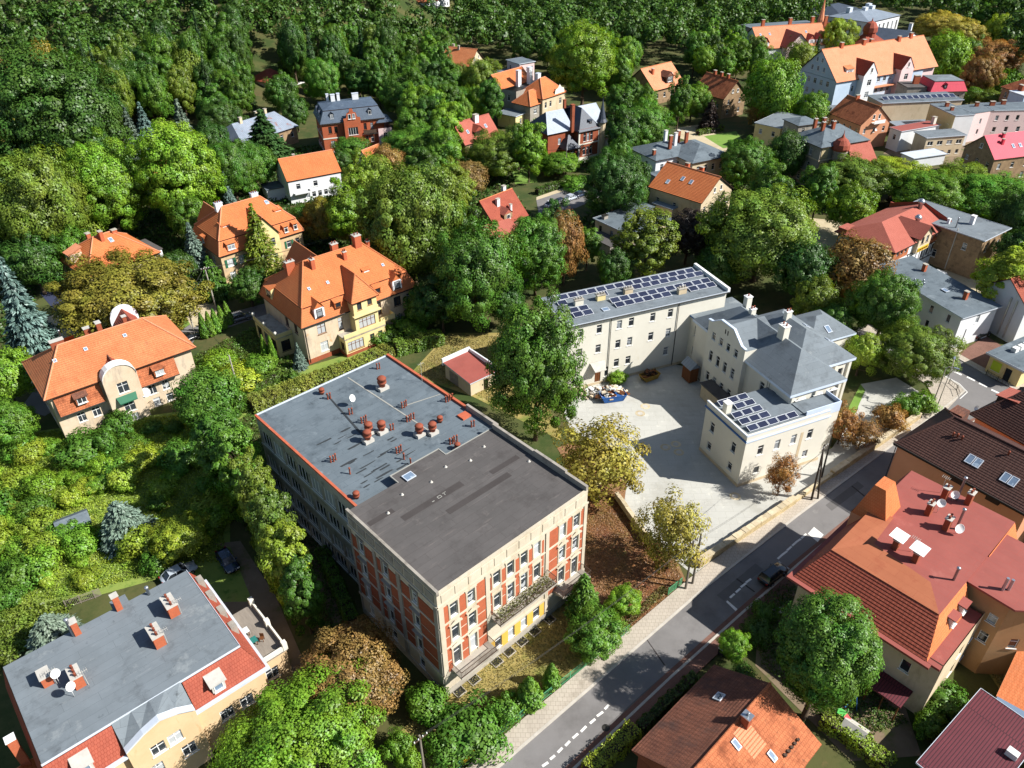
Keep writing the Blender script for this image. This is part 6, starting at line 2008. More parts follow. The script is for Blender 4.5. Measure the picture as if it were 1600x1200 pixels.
b = thing('slate_brick_villa', 'red brick villa with dark slate and bright zinc roofs and a pointed turret', 'house', 19.58, 218.4, 32.1)
walls(b, rect(0, 7, 0, 9), 0, 9, 'brick_red', {0: [(1.9, 5.4, .9, 2.3), (3.1, 5.4, .9, 2.3), (4.3, 5.4, .9, 2.3), (1.9, 1.6, .9, 2.3), (3.1, 1.6, .9, 2.3), (4.3, 1.6, .9, 2.3)]})
roof_hip(b, 0, 7, 0, 13, 9, 4.6, 'slate_dark', .45, 4.0, 'y', 0)
walls(b, rect(-8.6, 0, 3.0, 13), 0, 8.6, 'brick_red', {3: [(3, 5, 1.0, 1.8), (7, 5, 1.0, 1.8)], 0: [(4, 5, 1.0, 1.8)]})
m = MB()
slope(m, (-9.2, 2.4, 8.5), (0, 2.4, 8.5), (0, 8.0, 13.0), (-6.0, 8.0, 13.0), 0)
m.build('roof', 'slate_bright', b)
m = MB()
slope(m, (-9.2, 13.5, 8.5), (-9.2, 2.4, 8.5), (-6.0, 8.0, 13.0), (-6.0, 8.01, 13.0), 0)
slope(m, (9, 13.5, 8.5), (-9.2, 13.5, 8.5), (-6.0, 8.0, 13.0), (9, 8.0, 13.0), 0)
m.build('rear_slope', 'slate_dark', b)
walls(b, rect(7, 11, 3.5, 13), 0, 8.8, 'brick_red')
roof_hip(b, 3, 11.4, 3.2, 13, 8.9, 4.0, 'slate_bright', .3, 0, 'x', 0)
walls(b, rect(-4.2, -.05, .2, 3.0), 0, 4.6, 'brick_red', {0: [(2.2, 1.6, 1.2, 1.9)]})
roof_hip(b, -4.4, 0, -.2, 4.2, 4.7, 2.8, 'slate_dark', .4, 2, 'x', 0)
chimney(b, -1.0, 2.2, 8, 15.5, .9, .9, 'brick_red', 'brick_red', 0)
chimney(b, 2.2, 10.5, 10, 14.5, .7, .7, 'brick_red', 'brick_red', 0)
band(b, rect(0, 7, 0, 9), 4.6, 4.95, .12, 'plaster_cream', edges=(0,))
band(b, rect(0, 7, 0, 9), 0, 1.1, .1, 'plaster_cream', 'plinth', edges=(0,))
for x in (.02, 6.98):
    MB().box(x - .25, x + .25, -.09, .2, 1.1, 8.8).build('quoin', 'plaster_cream', b)
o = MB().lathe([(1.1, 0), (1.1, 9.6), (1.35, 9.7), (1.35, 9.95)], 8.0, .3, 10).build('turret', 'plaster_beige', b)
MB().lathe([(1.6, 9.96), (1.1, 10.8), (.55, 13.2), (.06, 16.0), (.02, 17.0)], 8.0, .3, 10).build('turret_roof', 'slate_dark', o)
dormer(b, 4.4, .9, 9.9, 0, 1.0, .9, 1.4, 'slate_dark', 'slate_dark', 'shed', (.7, .7, 'dark'), rise=.2)
walls(b, rect(9.2, 12, -.6, 3.4), 0, 3.8, 'plaster_cream')
parapet(b, rect(9.2, 12.2, -.6, 3.4), 3.8, 4.6, .2, 'plaster_cream', edges=(0, 1))

b, H = house('red_tiled_cottage', 'steep red tiled cottage with white chimneys left of the tall trees', -3.11, 162.14, 46.08, 9.6, 9.4, 5.0, 'plaster_brown', 'tile_red', 'gable', 4.6, 'x', None, .5, cap='tile_orange', rows3=[(2, 2.5, .9, 1.4)], chim=[(3.6, 3.0, 1.5, .9, .6, 'plaster_white'), (7.8, 5.2, 1.6, .9, .7, 'plaster_white'), (6.2, 1.5, 1.3, .5, .5, 'plaster_white')])
dormer(b, 4.2, .3, 5.0, 0, 2.6, 1.6, 2.6, 'plaster_brown', 'tile_pinkred', 'gable', (1.1, 1.0, 'white'))
b, H = house('pink_tiled_annex', 'low wing with pinkish red tiled roof partly under the trees', -1.07, 149.89, 34.31, 8.5, 11, 3.2, 'plaster_white', 'tile_pinkred', 'mono', 2.6, ov=.4, rows0=[(3, 1.0, 1.0, 1.4)])
b, H = house('grey_flat_shed', 'low workshop with flat blue grey roof right of the bright tree', 25.99, 158.02, 36.9, 13, 11, 4.4, 'plaster_beige', 'bitumen_slate', 'flat', ov=.4, rows3=[(3, 1.4, .9, 2.0, 'dark')], rows0=[(3, 1.6, 1.0, 1.5)])
chimney(b, 1.5, 9.5, 4.4, 5.4, 1.2, .9, 'bitumen_dark' if 0 else 'plaster_grey', 'dark_metal')
MB().box(-4.6, -.4, 1, 8.5, 2.3, 2.5).build('lean_to_roof', 'bitumen_dark', b)
walls(b, rect(-4.4, -.4, 1.2, 8.3), 0, 2.3, 'plaster_grey')

b = thing('blue_roofed_house', 'pale house with broad blue grey hipped roof and four tall chimneys', 'house', 46.62, 194.5, 27.66)
walls(b, rect(0, 12, 0, 14), 0, 7.8, 'plaster_beige', {0: [(2, 4.6, 1.0, 1.7), (4.5, 4.6, 1.0, 1.7), (7, 4.6, 1.0, 1.7), (9.5, 4.6, 1.0, 1.7)], 3: [(4, 4.6, 1.0, 1.7), (8, 4.6, 1.0, 1.7)]})
roof_hip(b, 0, 12, 0, 14, 7.9, 2.2, 'bitumen_slate', .6, 5.0, 'y', 0)
walls(b, rect(-7, 0, 6, 17), 0, 7.8, 'plaster_white', {0: [(2, 4.6, 1.0, 1.7), (5, 4.6, 1.0, 1.7)], 3: [(3, 4.6, 1.0, 1.7), (7, 4.6, 1.0, 1.7)]})
roof_hip(b, -7, 6, 6, 17, 7.95, 2.0, 'bitumen_slate', .6, 4.0, 'x', 0)
for x, y, mm in ((-1.0, 8.5, 'brick_red'), (1.5, 9.6, 'plaster_white'), (3.4, 10.8, 'brick_red'), (4.6, 9.0, 'brick_red'), (.5, 12.5, 'plaster_white')):
    chimney(b, x, y, 9, 12.4, .8, .7, mm, 'vent_grey', 0)
chimney(b, -6.2, 8.2, 7.5, 9.6, .7, .7, 'brick_red', 'vent_grey', 0)
walls(b, rect(-9, -2, 0, 6), 0, 4.6, 'plaster_grey', {3: [(3, 2, .9, 1.4)]})
roof_flat(b, rect(-9.3, -1.7, -.3, 5.98), 4.8, 'bitumen_slate', .2)

b, H = house('sandstone_gable_house', 'sandy gable end house with bright orange roof beside the great lime tree', 43.48, 168.42, 44.19, 12.6, 14.4, 7.6, 'plaster_beige', 'tile_vivid', 'gable', 4.2, 'y', None, .35, cap='tile_salmon', rows0=[(4, 4.4, .9, 1.6), (4, 1.2, .9, 1.6)], rows3=[(3, 3.8, .9, 1.6)], gw={0: [(5.0, 8.4, .8, 1.2), (7.6, 8.4, .8, 1.2)]}, chim=[(7.2, 5.5, 1.3, .7, 1.0, 'brick_orange'), (7.2, 9.5, 1.3, .7, 1.0, 'brick_orange')], sky=[(3.6, 8.0, 270, 33), (3.4, 5.5, 270, 33), (2.0, 11.0, 270, 33)])
MB().box(-2.2, -.05, 6.0, 12.0, 4.5, 4.7).build('porch_roof', 'zinc_grey', b)
walls(b, rect(-2.0, -.02, 6.2, 11.8), 0, 4.5, 'plaster_beige')
walls(b, rect(-6.5, -2.2, 11.0, 18), 0, 4.0, 'plaster_grey', {3: [(3, 1.4, .6, 1.5)]})
roof_flat(b, rect(-6.8, -2.0, 10.7, 18.3), 4.2, 'bitumen_slate', .2)

b, H = house('dormered_house', 'house with salmon tiled roof and wooden dormer below the far forest', 49.61, 274.97, 39.65, 15, 13, 5.4, 'plaster_brown', 'tile_salmon', 'gable', 5.6, 'x', None, .5, cap='tile_orange', rows0=[(4, 2.0, 1.1, 1.6)], chim=[(3.5, 4.4, 1.6, .8, .8, 'brick_orange')], sky=[(12.2, 3.0, 0, 41)])
dormer(b, 8.5, .6, 6.2, 0, 3.6, 2.0, 3.0, 'wood_dark', 'tile_weathered', 'gable', (2.2, 1.5, 'white'))
b, H = house('brown_gable_house', 'brownish gable house with worn red roof and three chimneys on its ridge', 69.18, 257.97, 31.99, 10, 13.5, 6.8, 'plaster_brown', 'tile_old', 'gable', 4.6, 'y', None, .4, cap='tile_orange', rows0=[(2, 4.4, .9, 1.5), (2, 1.4, .9, 1.5)], gw={0: [(3.8, 7.8, .8, 1.1), (6, 7.8, .8, 1.1)]}, chim=[(5, 4, 1.3, .7, .9, 'brick_red'), (5, 7, 1.3, .7, .9, 'brick_red'), (5, 10, 1.3, .7, .9, 'brick_red')], rows3=[(3, 3, .9, 1.4)])

b, H = house('garage', 'small garage with dark red roof on the dry lawn behind the brick house', -6.78, 104.36, 40.11, 5.2, 7.0, 2.7, 'plaster_beige', 'sheet_red', 'mono', .5, ov=.25, cat='garage')
door(b, 3.2, -.1, 0, 0, 1.0, 2.0, 'wood_dark')
door(b, -.1, 4.6, 0, -PI / 2, 2.4, 2.2, 'wood_grey')
MB().box(-.35, 5.5, 7.1, 7.4, 2.6, 3.9).box(5.3, 5.55, -.3, 7.1, 2.5, 3.7).build('upstand', 'plaster_white', b)

# ------------------------------------------------------------------ town houses, upper right
b = thing('stone_villa', 'grey stone villa with pyramid roof, red onion dome turret and tall chimneys', 'house', 78.39, 193.93, 22.65)
sv = [(v, z, 1.0, 1.9) for v in (2.2, 4.6, 7.2) for z in (8.6, 4.8, 1.4)]
walls(b, rect(0, 14.5, 0, 10.6), 0, 11.8, 'plaster_grey', {3: sv, 0: [(9, 8, 1.0, 1.8), (12, 8, 1.0, 1.8)]})
roof_hip(b, 0, 14.5, 0, 10.6, 11.9, 2.9, 'bitumen_slate', .7, 5.0, 'x', 0)
for z in (4.0, 7.8, 11.2):
    band(b, rect(0, 14.5, 0, 10.6), z, z + .3, .14, 'plaster_beige', edges=(0, 3))
MB().box(.3, 2.4, -.16, .1, 0, 7.6).box(.3, 2.4, -.12, .1, 8.2, 11.1).build('stone_quoin', 'stone_wall', b)
o = MB().lathe([(1.7, 0), (1.7, 9.9), (1.95, 10.0), (1.95, 10.4)], 5.2, -1.2, 12).build('turret', 'plaster_grey', b)
MB().lathe([(2.0, 10.41), (2.25, 11.0), (2.1, 12.0), (1.4, 13.0), (.5, 13.6), (.12, 14.4), (.04, 15.4)], 5.2, -1.2, 12).build('onion_dome', 'tile_red', o)
m = MB()
slope(m, (6.8, -4.5, 7.0), (15.5, -4.5, 7.0), (15.5, -.05, 11.3), (8.5, -.05, 11.3), .36)
m.build('lower_roof', 'tile_pinkred', b)
walls(b, rect(7, 15, -4.2, -.02), 0, 7.0, 'plaster_grey', {0: [(2, 3, 1.0, 1.7), (5, 3, 1.0, 1.7)]})
for x, y in ((3.6, 4.6), (6.5, 4.2), (6.4, 7.6), (3.8, 7.8)):
    chimney(b, x, y, 12.6, 16.0, .8, .7, 'brick_red', 'vent_grey', 1)
antenna(b, 5.0, 5, 14, 2.4)
b, H = house('hipped_block', 'small grey block with low slate hipped roof behind the stone villa', 80.53, 218.08, 19.96, 7, 6.6, 9.8, 'plaster_grey', 'bitumen_slate', 'hip', 1.0, 'x', 3, .4, course=0, rows3=[(2, 6.6, .9, 1.5)], rows0=[(2, 7.4, .9, 1.3)])
b, H = house('cream_flat_block', 'cream flat roofed block right of the round dark green tree', 77.93, 224.85, 46.67, 15, 8, 6.8, 'plaster_yellow', 'bitumen_grey', 'flat', ov=.2, rows3=[(2, 4.2, 1.0, 1.4)], rows0=[(4, 4.2, 1.4, 1.4), (4, 1.4, 1.4, 1.4)])
b, H = house('peach_gable_house', 'peach house with brown orange roof and gable balcony', 101.22, 225.69, 21.55, 10.6, 13, 7.6, 'plaster_peach', 'tile_old', 'gable', 4.4, 'y', None, .3, cap='tile_orange', rows0=[(3, 4.6, .9, 1.5)], rows3=[(5, 4.4, .9, 1.6), (5, 1.2, .9, 1.6)], gw={0: [(4.2, 8.4, .8, 1.4), (6.2, 8.4, .8, 1.4)]}, chim=[(5.3, 9, 1.0, 1.2, .6, 'brick_orange')])
MB().box(3.6, 7.6, -1.2, 0, 7.4, 7.6).box(3.6, 7.6, -1.2, -1.14, 7.6, 8.4).build('balcony', 'white_paint', b)
dish(b, 5.6, -.3, 5.2, 0, .4, .2)
b, H = house('long_flat_hall', 'long beige hall with flat dark roof carrying a line of solar panels', 113.92, 242.77, 6.74, 26, 9, 8.6, 'plaster_beige', 'bitumen_slate', 'flat', ov=.25, rows0=[(1, .4, 2.0, 2.2, 'dark')])
for k in range(12):
    solar(b, 2.5 + 2.0 * k, 3.5, 9.2, 0, math.radians(16), 1.8, 2.2)
walls(b, rect(-8, 0, 1, 8), 0, 7, 'brick_orange')
roof_flat(b, rect(-8.2, -.1, .8, 8.2), 7.2, 'bitumen_grey', .2)
walls(b, rect(-16, -8.1, 2, 9), 0, 6, 'plaster_yellow')
roof_flat(b, rect(-16.2, -8.15, 1.8, 9.2), 6.2, 'bitumen_grey', .2)
MB().box(3, 19, -5, -.1, 3.0, 3.3).build('lean_to_roof', 'zinc_grey', b)
for x in (3.2, 8.5, 13.8, 18.8):
    MB().box(x - .15, x + .15, -4.9, -4.6, 0, 3.0).build('canopy_post', 'wood_brown', b)
b, H = house('white_end_block', 'tall yellow and white block with flat blue grey roof in the town', 129.19, 228.35, 8.29, 6.0, 12.5, 8.8, 'plaster_white', 'bitumen_slate', 'flat', ov=.1, rows3=[(3, 6.0, .7, 1.2), (4, 3, .7, 1.2)], chim=[(2, 5, 1.0, .9, .7), (3, 9, 1.2, 1.0, .8)])
MB().box(-.07, -.01, 0, 12.5, 0, 8.7).build('yellow_wall', 'plaster_yellow', b)
b, H = house('pink_tenement', 'long pale pink building with flat roof and brick chimneys at right edge', 143.67, 234.52, 2.02, 22, 8, 8.4, 'plaster_pink', 'bitumen_slate', 'flat', ov=.1, rows0=[(7, 5.6, 1.0, 1.5, 'plain'), (6, 2.2, 1.1, 1.5, 'plain')], chim=[(2, 5, 1.2, 1.4, .7), (6, 6, 1.2, 1.2, .7), (-3, 4.5, 1.2, 1.0, .7)])
walls(b, [(-9.5, -3.2), (-1, .0), (-.02, 0), (-.02, 7.5), (-9.5, 5.5)], 0, 8.4, 'plaster_pink', {0: [(2, 5.8, 1.0, 1.5, 'plain'), (6, 5.0, .8, 1.6, 'plain'), (2, 1.6, 1.0, 1.5, 'plain'), (6, 2.0, .8, 1.5, 'plain')]})
roof_flat(b, [(-9.6, -3.3), (-1, -.1), (-.12, -.1), (-.12, 7.6), (-9.6, 5.6)], 8.6, 'bitumen_slate', .2)
b, H = house('beige_flat_workshop', 'beige two storey workshop with green grey flat roof and window band', 117.21, 217.95, 10.3, 12, 5.5, 5.8, 'plaster_beige', 'bitumen_grey', 'flat', ov=.3, rows0=[(4, 3.6, 1.7, 1.2, 'plain'), (5, .8, 1.0, 1.2, 'plain')])
b, H = house('red_edged_workshop', 'white narrow workshop with red sheet roof', 112.56, 223.94, 22.95, 14.8, 4.2, 5.8, 'plaster_white', 'sheet_red', 'flat', ov=.2, rows3=[(1, 3, 1.0, 1.5)])
chimney(b, 13.6, 1.5, 5.8, 8.0, 1.0, 1.0, 'plaster_cream', 'concrete', 0)
b, H = house('carmine_roofed_house', 'brown gable house with bright pinkish red metal roof at right edge', 124.78, 196.56, 15.59, 17, 10.5, 7.2, 'plaster_brown', 'sheet_carmine', 'gable', 4.4, 'x', None, .3, course=0, rows3=[(3, 4.2, 1.0, 1.4), (3, 1.4, 1.0, 1.4)], rows0=[(4, 4.2, 1.0, 1.5), (4, 1.2, 1.0, 1.5)], gw={3: [(5.2, 8.3, .9, 1.2)]}, chim=[(4.0, 3.0, 1.2, .6, .6, 'sheet_carmine'), (5.0, 4.4, 1.0, .6, .6, 'sheet_carmine')], sky=[(7.0, 2.2, 0, 40), (9.2, 2.2, 0, 40)])
b, H = house('white_market_hall', 'low building with white sheet roof above the roundest lime trees', 110.8, 209.74, 18.55, 11, 4.5, 2.8, 'plaster_white', 'coping_metal', 'flat', ov=.3)

b, H = house('spa_house', 'wide far building with salmon tiled roof and a row of pointed dormers', 98.02, 322.15, 14.4, 30, 16, 8.4, 'plaster_white', 'tile_salmon', 'gable', 6.2, 'x', None, .4, cap='tile_orange', rows0=[(9, 4.6, 1.0, 1.6), (9, 1.4, 1.0, 1.6)], sky=[(2, 5, 0, 37), (6, 5, 0, 37), (14, 5, 0, 37), (22, 5, 0, 37)])
for u in (2.5, 22.5, 26.0, 29.0):
    dormer(b, u, .6, 8.6, 0, 2.6, 1.6, 3.0, 'plaster_white', 'tile_pinkred', 'gable', (1.2, 1.4, 'far'), rise=1.8)
walls(b, rect(9, 19, -4, .0), 0, 9, 'plaster_pink', {0: [(2, 5.6, 1.0, 1.6), (5, 5.6, 1.0, 1.6), (8, 5.6, 1.0, 1.6)]})
roof_hip(b, 9, 19, -4, 6, 9.05, 4.6, 'tile_pinkred', .4, 0, 'y', .36)
gable_wall(b, 9, 19, -4, 6, 9.05, 4.6, 'plaster_pink', 0)
walls(b, rect(30, 40, -3, 13), 0, 8.6, 'plaster_white', {0: [(2.5, 5.2, 1.0, 1.6), (7, 5.2, 1.0, 1.6), (2.5, 1.6, 1.0, 1.6)]})
roof_hip(b, 30, 40, -3, 13, 8.65, 5.6, 'tile_salmon', .4, 0, 'y', .36)
gable_wall(b, 30, 40, -3, 13, 8.65, 5.6, 'plaster_white', 0)
walls(b, rect(4, 34, 16, 24), 0, 12.4, 'plaster_grey')
roof_flat(b, rect(3.8, 34.2, 15.8, 24.2), 12.7, 'bitumen_slate', .2)
for x in (5, 17, 27, 33):
    chimney(b, x, 9.5, 13, 16.8, 1.2, .9, 'brick_orange', 'concrete')
MB().lathe([(1.3, 0), (1.3, 14.0), (.9, 16), (.1, 22)], 36, 17, 8).build('spire', 'tile_salmon', b)

b = thing('sanatorium', 'long pale blue and pink building with salmon roof and stepped front gables', 'building', 105.86, 261.32, 26.06)
SL, SW = 40, 17
s0 = [(u, z, 1.3, 1.6) for u in (16.5, 19.2, 21.9, 24.6) for z in (8.4, 5.0, 1.4)] + [(7.8, 6.6, 1.0, 1.8)]
walls(b, rect(0, SL, 0, SW), 0, 10.8, 'plaster_blue', {0: s0, 3: [(u, z, 1.2, 1.7) for u in (2.2, 5.0, 7.8, 10.6, 13.4) for z in (8.2, 4.8, 1.4)]})
HSn = roof_hip(b, 0, SL + 6, 0, SW, 10.9, 8.0, 'tile_salmon', .5, 0, 'x', .4, 'tile_orange')
gable_wall(b, 0, SL + 6, 0, SW, 10.9, 8.0, 'plaster_blue', 3, [(5.6, 12.2, 1.1, 1.6), (8.2, 12.2, 1.1, 1.6), (10.8, 12.2, 1.1, 1.6), (7.2, 15.0, 1.0, 1.4), (9.4, 15.0, 1.0, 1.4)])
for u0, u1, mm, zt in ((9.4, 15.4, 'plaster_white', 15.4), (26.4, 32.2, 'plaster_pink', 15.2)):
    c = (u1 - u0) / 2
    walls(b, rect(u0, u1, -2.2, .3), 0, 12.0, mm, {0: [(c, 8.4, 1.7, 1.9), (c, 4.6, 1.7, 1.9), (c, 1.2, 1.7, 1.9)]})
    roof_hip(b, u0, u1, -2.2, 7.5, 12.0, zt - 12 + .4, 'tile_red', .1, 0, 'y', .4)
    gable_wall(b, u0, u1, -2.2, 7.5, 12.0, zt - 12 + .4, mm, 0, [(c, 12.4, 1.0, 1.6)])
dormer(b, 6.8, 1.6, 11.2, 0, 3.0, 2.4, 4, 'plaster_white', 'tile_orange', 'shed', (2.0, 1.4, 'white'), rise=1.4)
MB().box(15.4, 26.4, -1.4, .1, 6.9, 7.2).build('tile_awning', 'tile_salmon', b)
MB().box(15.4, 26.4, -1.4, .1, 3.4, 3.7).build('tile_awning', 'tile_salmon', b)
for x, y in ((8, 8.4), (18, 8.4), (22, 9), (34, 8.0), (40, 8.4)):
    chimney(b, x, y, HSn(x, y) - .8, HSn(x, y) + 1.4, 1.1, .9, 'brick_orange', 'concrete')
walls(b, rect(SL, SL + 6, .5, SW - .5), 0, 10.8, 'plaster_pink')

b, H = house('wine_mansard_house', 'grey house with wine red mansard and flat rusty top', 136.1, 258.97, 3.04, 11.5, 10, 7.8, 'plaster_grey', 'sheet_carmine', 'mansard', .5, 'x', 3, .4, course=0, mans=(3.0, 1.1), top='bitumen_grey', rows0=[(3, 5.0, .9, 1.7), (3, 1.6, .9, 1.7)], rows3=[(3, 4.6, .9, 1.6)])
dormer(b, 4.4, .1, 8.6, 0, 1.2, 1.3, 1.4, 'wood_dark', 'sheet_carmine', 'gable', (.8, 1.0, 'dark'))
walls(b, rect(-7, -.5, 2, 9), 0, 8.6, 'plaster_grey', {0: [(4, 5, 1.0, 1.6)]})
roof_flat(b, rect(-7.2, -.5, 1.8, 9.2), 8.9, 'bitumen_dark', .25)
chimney(b, -2.5, 6, 8.8, 11.4, 1.8, 1.2, 'brick_orange', 'concrete')
b, H = house('grey_roofed_baths', 'white columned building with bright grey stepped roof far right', 158.76, 370.41, 38.94, 26, 20, 8.8, 'plaster_white', 'zinc_grey', 'hip', 2.4, 'x', 8, .4, course=0, rows0=[(7, 3, 1.4, 4.0, 'far')], rows3=[(7, 3, 1.4, 4.0, 'far')])
for x, y in ((6, 14), (12, 10), (18, 10), (22, 14)):
    MB().box(x - 1.2, x + 1.2, y - .9, y + .9, 10, 12.4).build('roof_lantern', 'coping_metal', b)
b, H = house('dark_roofed_hall', 'long hall with dark slate roof before the autumn trees far right', 152.9, 324.47, 50.97, 24, 16, 8.6, 'plaster_white', 'slate_dark', 'gable', 3.4, 'y', None, .4, course=0, rows0=[(4, 4, 1.2, 2.0, 'far')], rows3=[(5, 4, 1.2, 2.4, 'far')])
chimney(b, 22, 3, 9, 13, 1.4, 1.2, 'plaster_white', 'concrete')
b, H = house('dark_pavilion', 'dark roofed pavilion at the top of the picture right of the forest', 156.16, 394.18, 46, 26, 22, 6.6, 'plaster_grey', 'slate_dark', 'hip', 3.2, 'x', 9, .5, course=0)
b = thing('domed_turret_house', 'red tiled house with a small dark red dome behind the sanatorium roof', 'house', 139.08, 323.63, 23.11)
walls(b, rect(0, 11, 0, 9), 0, 9, 'plaster_pink')
roof_hip(b, 0, 11, 0, 9, 9, 3.2, 'tile_red', .5, 4, 'x')
o = MB().lathe([(2.4, 9), (2.4, 12.4), (2.8, 12.6)], 5.5, 4.5, 10).build('turret', 'tile_red', b)
MB().lathe([(2.8, 12.61), (2.7, 14.2), (1.7, 15.8), (.3, 16.5), (.05, 17.6)], 5.5, 4.5, 10).build('dome', 'tile_red', o)
b, H = house('edge_townhouse', 'brown townhouse with orange red roof cut by the right edge, upper right', 160.34, 261.41, -75.9, 16, 12, 8.8, 'plaster_brown', 'tile_old', 'hip', 4.0, 'x', 5, .5, rows3=[(5, 5.6, .8, 1.7), (5, 2.2, .8, 1.7)], rows0=[(4, 5.6, .9, 1.7)])
walls(b, rect(9, 15, -6, -.1), 0, 9.6, 'plaster_blue')
roof_flat(b, rect(8.8, 15.2, -6.2, -.1), 9.9, 'coping_metal', .2)
chimney(b, 10, -3, 9.8, 11.6, 1.6, .9, 'brick_red', 'concrete')
b, H = house('forest_sanatorium', 'pale building with orange roof edge at the very top among trees', -37.63, 396.6, 58.35, 18, 14, 8.5, 'plaster_white', 'tile_orange', 'hip', 3, 'x', 5, .4, rows0=[(6, 5, 1.0, 1.6), (6, 1.6, 1.0, 1.6)], rows3=[(5, 5, 1.0, 1.6)], base=6.0)

# ------------------------------------------------------------------ inn, brown house and white house right of the school
b = thing('half_timbered_inn', 'half timbered inn with broad dull red roof and orange tile hung wall', 'inn', 76.15, 141.21, 37.18)
IL, IW = 19.8, 12.5
i0 = [(1.5, 6.3, .8, 1.0, 'dark'), (3.0, 6.3, .8, 1.0, 'dark'), (4.5, 6.3, .8, 1.0, 'dark'), (14.6, 6.3, .8, 1.0, 'dark'), (16.4, 6.3, .8, 1.0, 'dark'), (18.2, 6.3, .8, 1.0, 'dark'), (12.2, 3.0, .9, 1.8, 'dark'), (14.4, 3.0, .9, 1.8, 'dark'), (16.4, 3.0, .9, 1.8, 'dark')]
walls(b, rect(0, IL, 0, IW), 0, 7.9, 'plaster_white', {0: i0})
for x0, x1 in ((0, 5.6), (13.4, IL)):
    m = MB()
    cuts = [t[0] for t in i0 if x0 < t[0] < x1 and t[1] > 6]
    xs = [x0] + [c for t in cuts for c in (t - .42, t + .42)] + [x1]
    for k in range(0, len(xs), 2):
        MB().box(xs[k], xs[k + 1], -.1, .01, 5.4, 7.8).build('tile_hanging', 'tile_old', b)
    MB().box(x0, x1, -.1, .01, 5.4, 6.25).xf(0, Matrix.Translation((0, -.006, 0))).build('tile_hanging', 'tile_old', b)
for u in (6.2, 8.0, 9.8, 11.2, 13.3, 15.4, 17.6, 19.5):
    MB().box(u - .09, u + .09, -.06, .01, 2.2, 5.35).build('timber', 'wood_dark', b)
for z in (2.2, 5.2):
    MB().box(5.8, IL, -.07, .012, z - .1, z + .1).build('timber', 'wood_dark', b)
for v in (.2, 3, 6, 9, 12.3):
    MB().box(-.07, .01, v - .1, v + .1, .3, 7.8).build('timber', 'wood_dark', b)
for v0, v1 in ((.3, 2.9), (3.1, 5.9), (6.1, 8.9), (9.1, 12.2)):
    MB().poly([(-.06, v0, 4.2), (-.06, v0 + .22, 4.2), (-.06, v1, 7.6), (-.06, v1 - .22, 7.6)]).build('timber', 'wood_dark', b)
for z in (4.1, 7.7, .4):
    MB().box(-.08, .012, .1, 12.4, z - .1, z + .1).build('timber', 'wood_dark', b)
m = MB()
slope(m, (-.7, -.6, 7.8), (IL + .1, -.6, 7.8), (IL + .1, 6.2, 10.8), (4.2, 6.2, 10.8), 0)
slope(m, (-.7, IW + .6, 7.8), (-.7, -.6, 7.8), (4.2, 6.2, 10.8), (4.2, 6.21, 10.8), 0)
slope(m, (IL + .1, IW + .6, 7.8), (-.7, IW + .6, 7.8), (4.2, 6.2, 10.8), (IL + .1, 6.2, 10.8), 0)
m.build('roof', 'tile_pinkred', b)
MB().box(IL + .1, IL + .45, -.6, IW + .6, 6.5, 9.0).poly([(IL + .44, -.6, 9), (IL + .44, IW, 9), (IL + .44, 6.2, 11.2)]).poly([(IL + .1, -.6, 9), (IL + .1, 6.2, 11.2), (IL + .1, IW, 9)]).build('fire_wall', 'tile_red', b)
MB().prism(rect(-.72, IL, -.62, IW + .6), 7.55, 7.76).build('eaves', 'wood_dark', b)
walls(b, rect(7.6, 12.4, -.8, .3), 5.3, 9.0, 'plaster_beige', {0: [(1.5, 7.0, 1.0, 1.5, 'dark'), (3.3, 7.0, 1.0, 1.5, 'dark')]})
roof_hip(b, 7.6, 12.4, -.8, 5.0, 9.0, 1.9, 'tile_pinkred', .5, 0, 'y', 0)
gable_wall(b, 7.6, 12.4, -.8, 5.0, 9.0, 1.9, 'plaster_beige', 0)
MB().box(8.0, 12.0, -.92, -.83, 5.5, 6.3).build('inn_sign', 'sign_yellow', b)
for k in range(9):
    MB().box(8.3 + .4 * k, 8.5 + .4 * k + (.08 if k % 2 else 0), -.96, -.921, 5.7, 6.1).build('sign_letter', 'wood_brown', b)
for x, y in ((11.3, 2.4), (17.6, 5.5)):
    o = MB().lathe([(.45, 0), (.45, 1.2), (.7, 1.3), (.7, 1.7), (.3, 2.1), (.05, 2.15)], x, y, 14).build('roof_ventilator', 'steel', b, True)
    o.location.z = 9.6 if y < 4 else 10.5
dish(b, 18.9, -.4, 4.6, 0, .45, .1)
MB().box(-.4, 2.8, 10.6, 12.6, 8.0, 8.8).build('roof_box', 'tile_pinkred', b)
b, H = house('brown_brick_house', 'unplastered brown house with flat grey roof joined to the inn', 94.91, 143.98, 35.8, 9.6, 19, 8.6, 'plaster_brown', 'bitumen_grey', 'flat', ov=.5, rows3=[(1, 1.8, 2.6, 1.7, 'white', 13.8), (3, 5.4, .9, 1.5)], rows0=[(2, 5.4, .8, 1.5)])
chimney(b, 5.5, 5.5, 8.6, 10.6, .8, .8, 'plaster_white', 'white_paint')
chimney(b, 2.0, 8.6, 8.6, 9.8, .5, .5, 'plaster_white', 'white_paint')
flue(b, 1.2, 6.5, 8.8, 2.2, .12)
MB().lathe([(.6, 0), (.6, .9), (.95, 1.0), (.95, 1.4), (.3, 1.8), (.05, 1.8)], 3.0, 15.5, 14).build('roof_ventilator', 'steel', b, True).location.z = 8.8
MB().tube([(-.12, 5.4, .3), (-.12, 5.4, 9.4)], .1, 8).build('downpipe', 'vent_grey', b)
